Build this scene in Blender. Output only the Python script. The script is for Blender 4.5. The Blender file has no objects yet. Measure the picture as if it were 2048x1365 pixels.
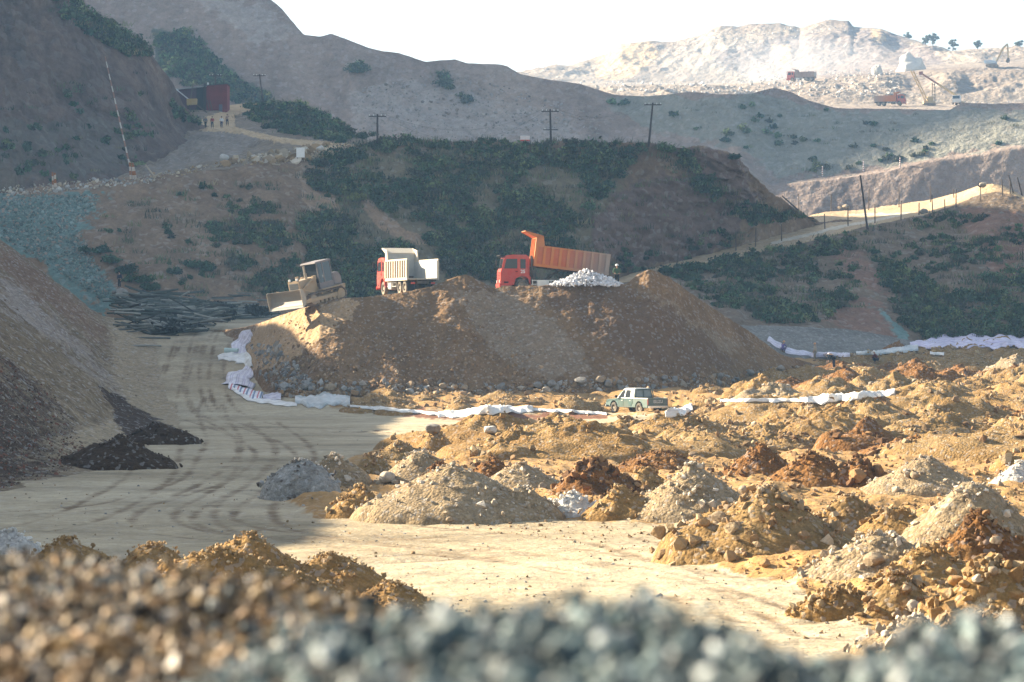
import bpy, bmesh, math, random
import numpy as np
from mathutils import Vector, Matrix, Euler

# ------------------------------------------------------------------ camera, sky, sun, exposure
S = bpy.context.scene
C = S.collection
F = 2048 * 100.0 / 36.0            # focal length in photo pixels (2048 wide)
CAM = np.array([0.0, 0.0, 6.0])
PITCH = -22.5 / F
cam_d = bpy.data.cameras.new('camera')
cam = bpy.data.objects.new('camera', cam_d); C.objects.link(cam)
cam_d.lens = 100; cam_d.sensor_width = 36; cam_d.clip_start = 0.2; cam_d.clip_end = 6000
cam.location = CAM; cam.rotation_euler = (math.pi / 2 + PITCH, 0, 0)
cam_d.dof.use_dof = True; cam_d.dof.focus_distance = 150; cam_d.dof.aperture_fstop = 3.7
S.camera = cam

SUN_EL = math.radians(24); SUN_AZ = math.radians(26)      # azimuth: ahead of straight left
SUN_DIR = Vector((-math.cos(SUN_AZ) * math.cos(SUN_EL), math.sin(SUN_AZ) * math.cos(SUN_EL), math.sin(SUN_EL)))
W = bpy.data.worlds.new('World'); S.world = W; W.use_nodes = True
wn = W.node_tree.nodes; wl = W.node_tree.links
bg = wn['Background']
sky = wn.new('ShaderNodeTexSky'); sky.sky_type = 'NISHITA'; sky.sun_disc = False
sky.sun_elevation = SUN_EL; sky.sun_rotation = math.atan2(SUN_DIR.x, SUN_DIR.y)
sky.air_density = 1.2; sky.dust_density = 2.0; sky.ozone_density = 1.0; sky.altitude = 300
hs = wn.new('ShaderNodeHueSaturation'); hs.inputs['Saturation'].default_value = 0.6
wl.new(sky.outputs[0], hs.inputs['Color']); wl.new(hs.outputs[0], bg.inputs[0])
bg.inputs[1].default_value = 0.058
sun_d = bpy.data.lights.new('sun', 'SUN'); sun_d.energy = 5.0; sun_d.angle = math.radians(0.5); sun_d.color = (1.0, 0.86, 0.64)
sun = bpy.data.objects.new('sun', sun_d); C.objects.link(sun)
sun.rotation_euler = SUN_DIR.to_track_quat('Z', 'Y').to_euler()
sun.location = (-100, 60, 120)
S.view_settings.view_transform = 'Standard'; S.view_settings.look = 'None'
S.view_settings.exposure = 2.25; S.view_settings.gamma = 1
S.render.engine = 'CYCLES'
S.cycles.use_denoising = True
S.cycles.max_bounces = 6; S.cycles.volume_bounces = 1; S.cycles.transparent_max_bounces = 6
S.cycles.sample_clamp_indirect = 6

# ------------------------------------------------------------------ helpers: pixels <-> world, noise
def P(u, v, d):
    """point(s) seen at photo pixel (u, v) at distance d along the view axis"""
    u = np.asarray(u, float); v = np.asarray(v, float); d = np.asarray(d, float)
    x = (u - 1024) / F * d; up = (682.5 - v) / F * d
    c, s = math.cos(PITCH), math.sin(PITCH)
    return np.stack([x + CAM[0], CAM[1] + d * c - up * s, CAM[2] + d * s + up * c], -1)
def proj(p):
    p = np.asarray(p, float) - CAM
    c, s = math.cos(PITCH), math.sin(PITCH)
    d = np.maximum(p[..., 1] * c + p[..., 2] * s, 0.05); up = -p[..., 1] * s + p[..., 2] * c
    return 1024 + p[..., 0] / d * F, 682.5 - up / d * F, d
rng = np.random.default_rng(11)
random.seed(5)
def _h(ix, iy, iz, seed):
    h = (ix.astype(np.uint32) * np.uint32(374761393)) ^ (iy.astype(np.uint32) * np.uint32(668265263)) ^ (iz.astype(np.uint32) * np.uint32(2147483647 - 58)) ^ np.uint32((seed * 1274126177) & 0xffffffff)
    h = (h ^ (h >> np.uint32(13))) * np.uint32(1274126177)
    h = (h ^ (h >> np.uint32(15))) * np.uint32(2246822519)
    return h ^ (h >> np.uint32(16))
def pn(p, seed=0):
    with np.errstate(over='ignore'):
        f = np.floor(p); i = f.astype(np.int64); r = (p - f).astype(np.float32)
        w = r * r * r * (r * (r * 6 - 15) + 10)
        out = 0
        for dx in (0, 1):
            wx = w[..., 0] if dx else 1 - w[..., 0]
            for dy in (0, 1):
                wy = w[..., 1] if dy else 1 - w[..., 1]
                for dz in (0, 1):
                    wz = w[..., 2] if dz else 1 - w[..., 2]
                    h = _h(i[..., 0] + dx, i[..., 1] + dy, i[..., 2] + dz, seed)
                    gx = (h & np.uint32(1023)).astype(np.float32) / 511.5 - 1
                    gy = ((h >> np.uint32(10)) & np.uint32(1023)).astype(np.float32) / 511.5 - 1
                    gz_ = ((h >> np.uint32(20)) & np.uint32(1023)).astype(np.float32) / 511.5 - 1
                    out = out + wx * wy * wz * (gx * (r[..., 0] - dx) + gy * (r[..., 1] - dy) + gz_ * (r[..., 2] - dz))
        return out * 1.3
def fbm(p, size, octv=4, seed=0, gain=0.5, ridged=False, billow=False):
    """fractal noise in about -1..1; size = metres of the largest feature"""
    q = np.asarray(p, float) / size; a = 1.0; o = 0; tot = 0
    for k in range(octv):
        n = pn(q + k * 17.3, seed + k)
        if ridged: n = 1 - 2 * np.abs(n) * 1.4
        if billow: n = np.abs(n) * 2.2 - 0.5
        o = o + a * n; tot += a; a *= gain; q = q * 2.03
    return o / tot * (1.0 if (ridged or billow) else 1.5)
def smooth(a, b, x):
    t = np.clip((np.asarray(x, float) - a) / (b - a), 0, 1); return t * t * (3 - 2 * t)
def inpoly(u, v, poly):
    r = np.zeros(np.shape(u), bool); n = len(poly); j = n - 1
    for i in range(n):
        (xi, yi), (xj, yj) = poly[i], poly[j]
        if yi != yj:
            r ^= ((yi > v) != (yj > v)) & (u < (xj - xi) * (v - yi) / (yj - yi) + xi)
        j = i
    return r
def pmask(p, polys, wob=12, wsize=6.0, seed=3):
    """soft-edged mask: world points whose picture position falls in a polygon, its edge broken by noise"""
    u, v, d = proj(p)
    m = np.zeros(np.shape(u), np.float32)
    bu = u + wob * fbm(p, wsize, 3, seed); bv = v + wob * fbm(p, wsize, 3, seed + 9); sm = [fbm(p, wsize * .18, 2, seed + 31 + 7 * r) for r in range(3)]
    for r in range(4):
        a = bu + wob * sm[r % 3] * (0.9 if r < 3 else -.9); b = bv + wob * sm[(r + 1) % 3] * 0.9
        h = np.zeros(np.shape(u), bool)
        for q in polys: h |= inpoly(a, b, q)
        m += h * 0.25
    return m

# ------------------------------------------------------------------ mesh + tagging helpers
def tag(o, label=None, cat=None, group=None, kind=None):
    if label: o['label'] = label
    if cat: o['category'] = cat
    if group: o['group'] = group
    if kind: o['kind'] = kind
    return o
def mesh_np(name, V, Fc, mats, smooth_=True, attrs=None, mi=None, parent=None, loc=None):
    """object from numpy vertices (n,3) and quads/tris (m,k)"""
    me = bpy.data.meshes.new(name)
    V = np.ascontiguousarray(V, np.float32).reshape(-1, 3); Fc = np.ascontiguousarray(Fc, np.int32)
    n, k = Fc.shape
    me.vertices.add(len(V)); me.vertices.foreach_set('co', V.ravel())
    me.loops.add(n * k); me.loops.foreach_set('vertex_index', Fc.ravel())
    me.polygons.add(n); me.polygons.foreach_set('loop_start', np.arange(0, n * k, k, dtype=np.int32))
    try: me.polygons.foreach_set('loop_total', np.full(n, k, np.int32))
    except Exception: pass
    me.polygons.foreach_set('use_smooth', np.full(n, bool(smooth_)))
    if mi is not None: me.polygons.foreach_set('material_index', np.ascontiguousarray(mi, np.int32))
    me.update(calc_edges=True)
    for an, arr in (attrs or {}).items():
        arr = np.asarray(arr, np.float32)
        if arr.ndim == 1:
            a = me.attributes.new(an, 'FLOAT', 'POINT'); a.data.foreach_set('value', arr.ravel())
        else:
            a = me.attributes.new(an, 'FLOAT_COLOR', 'POINT'); a.data.foreach_set('color', np.concatenate([arr, np.ones((len(arr), 1), np.float32)], 1).ravel())
    for m in (mats if isinstance(mats, (list, tuple)) else [mats]): me.materials.append(m)
    o = bpy.data.objects.new(name, me); C.objects.link(o)
    if loc is not None: o.location = loc
    if parent: o.parent = parent
    return o
def gridfaces(nr, nc):
    i = np.arange((nr - 1) * nc).reshape(nr - 1, nc)[:, :-1].ravel()
    return np.stack([i, i + 1, i + nc + 1, i + nc], 1)
def empty(name, loc, rot=(0, 0, 0)):
    o = bpy.data.objects.new(name, None); C.objects.link(o); o.location = loc; o.rotation_euler = rot
    o.empty_display_size = 0.3
    return o

# ------------------------------------------------------------------ materials
def lin(h):
    c = [int(h[i:i + 2], 16) / 255 for i in (0, 2, 4)]
    return tuple(x / 12.92 if x <= .04045 else ((x + .055) / 1.055) ** 2.4 for x in c)
def nd(nt, typ, **kw):
    n = nt.nodes.new(typ)
    for k, v in kw.items():
        if k in n.inputs: n.inputs[k].default_value = v
        else: setattr(n, k, v)
    return n
def mix(nt, f, a, b, blend='MIX'):
    n = nt.nodes.new('ShaderNodeMix'); n.data_type = 'RGBA'; n.blend_type = blend; n.clamp_factor = True
    for s, x in ((n.inputs[0], f), (n.inputs[6], a), (n.inputs[7], b)):
        if hasattr(x, 'is_output'): nt.links.new(x, s)
        elif isinstance(x, (int, float)): s.default_value = x
        else: s.default_value = (*x, 1)
    return n.outputs[2]
def ramp(nt, fac, stops):
    r = nt.nodes.new('ShaderNodeValToRGB'); e = r.color_ramp.elements
    while len(e) < len(stops): e.new(0.5)
    for el, (p, c) in zip(e, stops):
        el.position = p; el.color = (*c, 1) if len(c) == 3 else c
    nt.links.new(fac, r.inputs[0]); return r.outputs[0]
def noise(nt, vec, scale, detail=4, rough=0.55, dist=0.0):
    n = nd(nt, 'ShaderNodeTexNoise', Scale=scale, Detail=detail, Roughness=rough, Distortion=dist)
    nt.links.new(vec, n.inputs['Vector']); return n.outputs[0]
def newmat(name):
    m = bpy.data.materials.new(name); m.use_nodes = True
    b = m.node_tree.nodes['Principled BSDF']; b.inputs['Roughness'].default_value = 0.9
    b.inputs['Specular IOR Level'].default_value = 0.2
    return m, m.node_tree, b
def g1(x): return (x, x, x)
def dirt(name, cols, size=6.0, peb=0.25, pebamt=0.5, bump=0.6, masks=(), stretch=(1, 1, 1), rough=0.95, colattr=None, fine=0.5, mott=0.45):
    """earth: cols blended by large noise, broken by finer noise and by pebbles of two sizes"""
    m, nt, b = newmat(name)
    L = nt.links
    geo = nt.nodes.new('ShaderNodeNewGeometry'); pos = geo.outputs['Position']
    mp = nt.nodes.new('ShaderNodeMapping'); mp.inputs['Scale'].default_value = stretch
    L.new(pos, mp.inputs[0]); sv = mp.outputs[0]
    n1 = noise(nt, sv, 1 / size, 6, 0.62, 0.4)
    k = len(cols)
    col = ramp(nt, n1, [(0.28 + 0.44 * i / max(1, k - 1), c) for i, c in enumerate(cols)])
    col = mix(nt, mott, col, ramp(nt, noise(nt, sv, 1 / (size * 0.28), 5, 0.65, 0.3), [(0.3, g1(0.38)), (0.52, g1(0.8)), (0.72, g1(1.0))]), 'MULTIPLY')
    if colattr:
        at = nd(nt, 'ShaderNodeAttribute', attribute_name=colattr)
        col = mix(nt, 1.0, col, at.outputs[0], 'MULTIPLY') if colattr == 'tint' else mix(nt, 0.85, col, at.outputs[0])
    mfacs = []
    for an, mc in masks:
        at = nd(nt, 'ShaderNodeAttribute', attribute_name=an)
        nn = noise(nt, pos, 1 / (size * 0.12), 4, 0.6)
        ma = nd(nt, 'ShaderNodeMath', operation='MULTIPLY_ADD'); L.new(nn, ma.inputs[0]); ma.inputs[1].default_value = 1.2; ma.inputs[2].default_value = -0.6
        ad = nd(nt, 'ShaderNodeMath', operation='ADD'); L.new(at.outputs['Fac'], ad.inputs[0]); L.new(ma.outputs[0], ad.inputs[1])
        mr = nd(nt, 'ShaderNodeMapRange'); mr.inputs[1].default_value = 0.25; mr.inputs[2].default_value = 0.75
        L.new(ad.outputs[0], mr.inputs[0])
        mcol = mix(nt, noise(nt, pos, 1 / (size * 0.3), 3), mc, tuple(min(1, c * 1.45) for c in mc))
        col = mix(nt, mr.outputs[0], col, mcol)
    n2 = noise(nt, pos, 1 / (size * 0.09), 5, 0.7)
    col = mix(nt, fine, col, ramp(nt, n2, [(0.3, g1(0.42)), (0.7, g1(1.0))]), 'MULTIPLY')
    vo = nd(nt, 'ShaderNodeTexVoronoi', Scale=1 / peb); L.new(pos, vo.inputs['Vector'])
    vo2 = nd(nt, 'ShaderNodeTexVoronoi', Scale=2.7 / peb); L.new(pos, vo2.inputs['Vector'])
    sep = nt.nodes.new('ShaderNodeSeparateColor'); L.new(vo.outputs['Color'], sep.inputs[0])
    sep2 = nt.nodes.new('ShaderNodeSeparateColor'); L.new(vo2.outputs['Color'], sep2.inputs[0])
    col = mix(nt, pebamt, col, ramp(nt, sep.outputs[0], [(0.0, g1(0.55)), (0.6, g1(0.95)), (0.9, g1(1.0))]), 'MULTIPLY')
    col = mix(nt, pebamt, col, ramp(nt, sep2.outputs[1], [(0.0, g1(0.6)), (0.8, g1(1.0))]), 'MULTIPLY')
    br = ramp(nt, sep.outputs[1], [(0.86, g1(0.0)), (0.9, g1(1.0))])
    col = mix(nt, mix(nt, pebamt * 0.8, g1(0), br), col, mix(nt, 0.45, col, g1(0.6)))
    L.new(col, b.inputs['Base Color']); b.inputs['Roughness'].default_value = rough
    b.inputs['Specular IOR Level'].default_value = 0.15
    # bump: lumps + pebbles
    h1 = nd(nt, 'ShaderNodeMath', operation='MULTIPLY'); L.new(n2, h1.inputs[0]); h1.inputs[1].default_value = size * 0.05
    h2 = nd(nt, 'ShaderNodeMath', operation='MULTIPLY'); L.new(vo.outputs['Distance'], h2.inputs[0]); h2.inputs[1].default_value = -peb * 0.8 * pebamt
    hh = nd(nt, 'ShaderNodeMath', operation='ADD'); L.new(h1.outputs[0], hh.inputs[0]); L.new(h2.outputs[0], hh.inputs[1])
    bp = nd(nt, 'ShaderNodeBump', Strength=bump, Distance=1.0); L.new(hh.outputs[0], bp.inputs['Height'])
    L.new(bp.outputs[0], b.inputs['Normal'])
    return m
def attrmat(name, attr='col', rough=0.85, bump=0.0, bsize=0.1, var=0.0, spec=0.2, trans=0.0):
    """colour carried per piece by an attribute (the pieces' own colour)"""
    m, nt, b = newmat(name)
    at = nd(nt, 'ShaderNodeAttribute', attribute_name=attr); col = at.outputs[0]
    geo = nt.nodes.new('ShaderNodeNewGeometry')
    if var:
        col = mix(nt, var, col, ramp(nt, noise(nt, geo.outputs['Position'], 1 / bsize, 4), [(0.3, g1(0.45)), (0.7, g1(1.0))]), 'MULTIPLY')
    nt.links.new(col, b.inputs['Base Color']); b.inputs['Roughness'].default_value = rough; b.inputs['Specular IOR Level'].default_value = spec
    if bump:
        bp = nd(nt, 'ShaderNodeBump', Strength=bump, Distance=bsize); nt.links.new(noise(nt, geo.outputs['Position'], 1 / bsize, 3), bp.inputs['Height']); nt.links.new(bp.outputs[0], b.inputs['Normal'])
    if trans:
        tr = nd(nt, 'ShaderNodeBsdfTranslucent'); nt.links.new(col, tr.inputs[0])
        mx = nt.nodes.new('ShaderNodeMixShader'); mx.inputs[0].default_value = trans
        nt.links.new(b.outputs[0], mx.inputs[1]); nt.links.new(tr.outputs[0], mx.inputs[2])
        nt.links.new(mx.outputs[0], nt.nodes['Material Output'].inputs[0])
    return m
def paint(name, c, rough=0.5, dust=0.35, dustc=(0.36, 0.28, 0.19), spec=0.4, metal=0.0, dsize=0.8, wear=None, grad=None):
    """painted or bare metal with dust and grime of uneven shape"""
    m, nt, b = newmat(name)
    tc = nt.nodes.new('ShaderNodeTexCoord'); v = tc.outputs['Object']
    col = mix(nt, 0.35, c, ramp(nt, noise(nt, v, 3.0, 5, 0.7), [(0.3, g1(0.6)), (0.7, g1(1.0))]), 'MULTIPLY')
    f = ramp(nt, noise(nt, v, 1 / dsize, 6, 0.65), [(0.35, g1(0.0)), (0.75, g1(min(1, dust * 1.6)))])
    col = mix(nt, f, col, dustc)
    if grad:
        sp = nt.nodes.new('ShaderNodeSeparateXYZ'); nt.links.new(v, sp.inputs[0]); ad = nd(nt, 'ShaderNodeMath', operation='MULTIPLY_ADD')
        nt.links.new(noise(nt, v, .9, 4), ad.inputs[0]); ad.inputs[1].default_value = 2.4; nt.links.new(sp.outputs[0], ad.inputs[2])
        mr = nd(nt, 'ShaderNodeMapRange'); nt.links.new(ad.outputs[0], mr.inputs[0])
        mr.inputs[1].default_value = 4.8; mr.inputs[2].default_value = 1.6; mr.inputs[3].default_value = 0; mr.inputs[4].default_value = .85
        col = mix(nt, mr.outputs[0], col, grad)
    if wear:
        col = mix(nt, ramp(nt, noise(nt, v, 5.0, 6, 0.75), [(0.56, g1(0)), (0.6, g1(1))]), col, wear)
    nt.links.new(col, b.inputs['Base Color']); b.inputs['Roughness'].default_value = rough
    b.inputs['Specular IOR Level'].default_value = spec; b.inputs['Metallic'].default_value = metal
    return m
HAZE_D = 0.000165
# ------------------------------------------------------------------ terrain: ground function and lofted hills
def gz(x, y):
    """height of the quarry floor: level yard, ramp up at the left, lined pad at the back"""
    x = np.asarray(x, float); y = np.asarray(y, float)
    ramp_z = np.interp(y, [194, 203, 213, 225, 240, 250, 285, 420], [0, 0.35, 1.5, 3.2, 5.35, 6.0, 7.2, 8])
    pad_z = np.interp(y, [196, 202, 209, 240, 280, 305, 335, 420], [0, 0.45, 1.5, 2.0, 3.0, 5.0, 6.5, 9])
    wr = smooth(2, 22, x); pad_z = pad_z * (1 - wr) + np.interp(y, [150, 230, 280, 305, 335, 420], [0, 1.6, 3.0, 5.0, 6.5, 9]) * wr
    pad_z = pad_z * (1 - np.exp(-(((x - 8.6) / 3.6) ** 4 + ((y - 200) / 5.0) ** 4)))
    w = smooth(-20, -13, x)
    return ramp_z * (1 - w) + pad_z * w
def G(u, v, it=12):
    """floor point(s) seen at pixel (u, v)"""
    d = np.asarray(34134.0 / np.maximum(np.asarray(v, float) - 660, 4))
    d = np.minimum(d, 330)
    for _ in range(it):
        p = P(u, v, d); dz = p[..., 2] - gz(p[..., 0], p[..., 1])
        d = np.clip(d + dz * 0.5 / np.maximum((np.asarray(v) - 640) / F, 0.006) * 0.25, 5, 330)
    p = P(u, v, d); p[..., 2] = gz(p[..., 0], p[..., 1]); return p
TER = []
def line(pts, us, sm=2):
    a = np.array(pts, float); o = [np.interp(us, a[:, 0], a[:, k]) for k in (1, 2)]
    if sm:
        k = np.exp(-np.linspace(-2, 2, 4 * sm + 1) ** 2); k /= k.sum()
        o = [np.convolve(np.pad(q, 2 * sm, mode='edge'), k, 'valid') for q in o]
    return P(us, o[0], o[1])
def loft(name, lines, rows, mat, nu=None, us=None, disp=None, attrs=None, kind='structure', label=None, cat=None):
    """surface through lines of world points; rows[k] = rows between line k and k+1; disp(p, t) displaces along the normal"""
    pts = [l if isinstance(l, np.ndarray) else line(l, us) for l in lines]
    R, T = [], []
    for k in range(len(pts) - 1):
        n = rows[k]
        for j in range(n + (1 if k == len(pts) - 2 else 0)):
            t = j / n
            R.append(pts[k] * (1 - t) + pts[k + 1] * t); T.append(k + t)
    A = np.array(R); T = np.repeat(np.array(T)[:, None], A.shape[1], 1)
    if disp is not None:
        for fn in (disp if isinstance(disp, (list, tuple)) else [disp]):
            du = np.gradient(A, axis=1); dv = np.gradient(A, axis=0)
            N = np.cross(du, dv); N /= np.linalg.norm(N, axis=-1, keepdims=True) + 1e-9
            A = A + N * fn(A, T)[..., None]
    at = {k: fn(A, T).ravel() if fn(A, T).ndim == 2 else fn(A, T).reshape(-1, 3) for k, fn in (attrs or {}).items()}
    o = mesh_np(name, A.reshape(-1, 3), gridfaces(A.shape[0], A.shape[1]), mat, True, at)
    tag(o, label, cat, None, kind); TER.append(o)
    return o, A
def off(l, d=(0, 0, 0)): return l + np.array(d, float)

# colours (real-world base colours)
TAN = (0.36, 0.26, 0.155); TAN2 = (0.44, 0.34, 0.22); OCHRE = (0.36, 0.22, 0.09); BROWN = (0.20, 0.12, 0.06)
DKBROWN = (0.075, 0.04, 0.022); PALE = (0.52, 0.44, 0.33); CREAM = (0.62, 0.53, 0.38); GREY = (0.30, 0.28, 0.25); ROCK = (0.27, 0.20, 0.16)
TEAL = (0.13, 0.20, 0.19); PURP = (0.17, 0.115, 0.10)

# ---- ground sheet: out to the horizon, fine where the yard is seen
uu = np.concatenate([np.linspace(-9000, -700, 40)[:-1], np.linspace(-700, 2700, 760), np.linspace(2700, 9000, 30)[1:]])
dd = np.concatenate([np.linspace(-40, 30, 15)[:-1], 34134.0 / np.linspace(34134 / 30 , 34134 / 340, 520), np.linspace(345, 1480, 40)])
UU, DD = np.meshgrid(uu, dd)
GX = (UU - 1024) / F * np.maximum(np.abs(DD), 45); GY = DD
GX = np.clip(GX, -900, 900)
FIELD = [(640, 1035), (700, 1030), (1400, 1050), (1330, 1115), (1590, 1170), (1690, 1240), (2000, 1330), (2800, 1600), (2800, 640), (1500, 660), (700, 700), (660, 812), (1000, 828), (1345, 836), (1200, 852), (980, 872), (840, 885), (650, 940), (560, 1000)]
GP = np.stack([GX, GY, gz(GX, GY)], -1)
fieldm = pmask(GP, [FIELD], 10, 4.0)
GP[..., 2] += 0.05 * fbm(GP, 9, 3, 1) + 0.025 * fbm(GP, 1.2, 4, 2)
fm = fieldm.copy()
for _ in range(4):
    fm[:, 2:-2] = (fm[:, :-4] + fm[:, 1:-3] + fm[:, 2:-2] + fm[:, 3:-1] + fm[:, 4:]) / 5
    fm[2:-2] = (fm[:-4] + fm[1:-3] + fm[2:-2] + fm[3:-1] + fm[4:]) / 5
lump = fm * (0.16 + 0.55 * fbm(GP, 3.2, 5, 5)) + fm * 0.12 * fbm(GP, 0.7, 3, 8)
GP[..., 2] += lump
far = smooth(300, 420, GP[..., 1]); GP[..., 2] -= far * 8
REDM = [[(690, 800), (900, 822), (1215, 826), (1215, 838), (1050, 840), (860, 838), (700, 822)], [(1100, 828), (1210, 828), (1210, 840), (1060, 838)]]
# tyre tracks: paired ruts that swing off the ramp into the yard
def rutmask(p):
    m = np.zeros(p.shape[:-1], np.float32)
    for px in ([(430, 650), (395, 720), (390, 790), (440, 840), (520, 880), (510, 930), (420, 985), (310, 1030), (345, 1065), (520, 1080)],
               [(400, 680), (340, 760), (360, 820), (470, 860), (560, 900), (540, 940), (460, 990), (390, 1030), (450, 1062), (640, 1075)],
               [(640, 1080), (1000, 1060), (1400, 1065)], [(760, 1120), (1100, 1100), (1500, 1170), (1700, 1270)], [(560, 1060), (900, 1095), (1300, 1150), (1560, 1240)], [(620, 860), (900, 868), (1200, 848)], [(460, 655), (420, 730), (430, 800), (520, 850), (680, 870), (900, 850)], [(380, 690), (320, 800), (330, 880), (300, 960), (150, 1040), (0, 1070)], [(420, 800), (450, 880), (420, 960), (250, 1010), (0, 1030)], [(520, 840), (600, 900), (560, 960), (480, 1010), (500, 1060), (700, 1090), (1100, 1120), (1450, 1200)], [(900, 1050), (1200, 1075), (1500, 1150)]):
        c = np.array([G(a, b) for a, b in px])[:, :2]
        t = np.linspace(0, len(c) - 1, 60); c = np.stack([np.interp(t, range(len(c)), c[:, k]) for k in (0, 1)], 1)
        c = np.stack([np.convolve(np.pad(c[:, k], 3, mode='edge'), np.ones(7) / 7, 'valid') for k in (0, 1)], 1)
        a, b = c[:-1], c[1:]; ab = b - a
        best = np.full(p.shape[:-1], 1e9); side = 0
        sel = (p[..., 1] > 30) & (p[..., 1] < 290) & (np.abs(p[..., 0]) < 60)
        q = p[sel][:, :2]; bs = np.full(len(q), 1e9)
        for i in range(len(a)):
            tt = np.clip(((q - a[i]) @ ab[i]) / (ab[i] @ ab[i] + 1e-9), 0, 1)
            bs = np.minimum(bs, np.hypot(*(q - a[i] - tt[:, None] * ab[i]).T))
        best[sel] = bs
        m = np.maximum(m, np.exp(-((best - 0.95) / 0.24) ** 2))
    return m
ruts = rutmask(GP) * (0.55 + 0.6 * fbm(GP, 5, 3, 77)).clip(0, 1) * (1 - fieldm)
GP[..., 2] -= 0.05 * ruts
M_ground = dirt('packed_earth', [(0.38, 0.30, 0.185), (0.55, 0.45, 0.30), (0.63, 0.53, 0.37)], size=12, peb=0.16, pebamt=0.3, bump=0.35, fine=0.55, mott=0.6, stretch=(0.5, 0.8, 1),
                masks=[('rut', (0.17, 0.115, 0.065)), ('field', (0.33, 0.195, 0.075)), ('red', (0.17, 0.07, 0.035))])
ground = mesh_np('ground', GP.reshape(-1, 3), gridfaces(len(dd), len(uu)), M_ground, True,
                 {'rut': ruts.ravel() * 0.95, 'field': fieldm.ravel(), 'red': (pmask(GP, REDM, 5, 3.0)).ravel()})
tag(ground, 'packed tan earth floor of the quarry yard with tyre tracks', 'ground', kind='structure'); TER.append(ground)

# ---- near-left spoil slope (in its own shade), a ridge that runs away from the camera
fy = np.array([20, 70, 100, 105, 124, 163, 190, 201, 225, 250, 262, 274, 290])
fx = np.array([-24, -20, -20, -19, -17.8, -19.4, -22.6, -24, -28, -32, -34.5, -37, -41])
ys = np.concatenate([np.linspace(20, 90, 90)[:-1], np.linspace(90, 292, 560)])
xf = np.interp(ys, fy, fx); k = np.ones(21) / 21; xf = np.convolve(np.pad(xf, 10, mode='edge'), k, 'valid')
xf = xf - 1.6 + 0.5 * fbm(np.stack([ys * 0, ys, ys * 0], -1), 14, 3, 21)
foot = np.stack([xf, ys, gz(xf, ys) - 0.25], -1)
rh = np.interp(ys, [20, 60, 130, 200, 240, 258, 275, 292], [18, 22, 23.5, 26.5, 25, 20, 9, 1]) + 1.2 * fbm(np.stack([ys * 0, ys, ys * 0], -1), 30, 3, 22)
ridge = np.stack([xf - rh / 0.74, ys, foot[:, 2] + rh], -1)
back = np.stack([xf - rh / 0.74 - 25, ys, foot[:, 2] + rh * 0.6], -1)
SL_PALE = [[(0, 540), (60, 580), (150, 680), (250, 780), (330, 840), (300, 845), (200, 770), (90, 680), (0, 610)]]
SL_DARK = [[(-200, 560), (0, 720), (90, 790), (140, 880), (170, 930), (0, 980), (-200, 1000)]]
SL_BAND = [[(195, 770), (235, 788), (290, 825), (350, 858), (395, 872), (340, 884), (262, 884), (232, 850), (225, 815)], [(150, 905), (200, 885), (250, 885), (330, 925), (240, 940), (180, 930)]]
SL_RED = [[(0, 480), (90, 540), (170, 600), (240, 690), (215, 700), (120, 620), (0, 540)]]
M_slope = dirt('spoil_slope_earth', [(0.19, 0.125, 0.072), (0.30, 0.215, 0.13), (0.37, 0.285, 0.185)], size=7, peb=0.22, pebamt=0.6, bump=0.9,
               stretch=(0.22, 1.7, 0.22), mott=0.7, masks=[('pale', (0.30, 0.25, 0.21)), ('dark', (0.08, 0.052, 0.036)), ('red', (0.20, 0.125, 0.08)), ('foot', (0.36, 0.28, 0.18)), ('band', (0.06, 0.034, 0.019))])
def d_slope(p, t):
    gull = fbm(np.stack([p[..., 2] * 0.12, p[..., 1], p[..., 1] * 0], -1), 9, 4, 31)
    return (0.55 * gull + 0.35 * fbm(p, 3, 4, 32) + 0.12 * fbm(p, 0.6, 3, 33)) * smooth(0.0, 2.2, t) + 0.03 * fbm(p, 0.5, 3, 34)
apron = foot + np.array([2.6, 0, 0]); apron[:, 2] = gz(apron[:, 0], apron[:, 1]) - 0.10
knee = foot + np.array([-2.4, 0, 1.15]); foot[:, 2] += 0.42
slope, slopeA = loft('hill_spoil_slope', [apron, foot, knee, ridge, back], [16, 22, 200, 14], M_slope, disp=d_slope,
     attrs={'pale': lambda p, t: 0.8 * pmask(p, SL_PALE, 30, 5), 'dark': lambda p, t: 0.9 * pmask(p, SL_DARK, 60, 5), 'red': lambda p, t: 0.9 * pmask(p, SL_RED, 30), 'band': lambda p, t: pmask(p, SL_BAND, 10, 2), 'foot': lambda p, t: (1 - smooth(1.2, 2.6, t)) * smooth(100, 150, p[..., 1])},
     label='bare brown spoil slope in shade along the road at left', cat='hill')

# ---- central spoil mound with its flat tipping top
us = np.linspace(400, 1720, 920)
ufoot = [(400, 664, 248), (450, 668, 242), (478, 690, 233), (495, 724, 223), (525, 762, 211), (555, 774, 207), (600, 780, 206), (760, 780, 206), (1000, 777, 207), (1200, 770, 208), (1400, 762, 212), (1560, 744, 222), (1650, 737, 234), (1720, 733, 246)]
crest_l = [(400, 662, 250), (450, 661, 247), (492, 655, 240), (525, 645, 229), (560, 632, 220), (640, 606, 215), (680, 598, 215), (760, 592, 216), (800, 586, 216), (860, 574, 216.5), (895, 560, 217), (930, 549, 217.5), (955, 560, 217.5), (985, 575, 217.5), (1100, 571, 218), (1200, 567, 218), (1250, 569, 218), (1275, 550, 219), (1300, 539, 219), (1335, 553, 220), (1400, 600, 224), (1500, 664, 230), (1560, 709, 234), (1640, 733, 242), (1720, 731, 250)]
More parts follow.
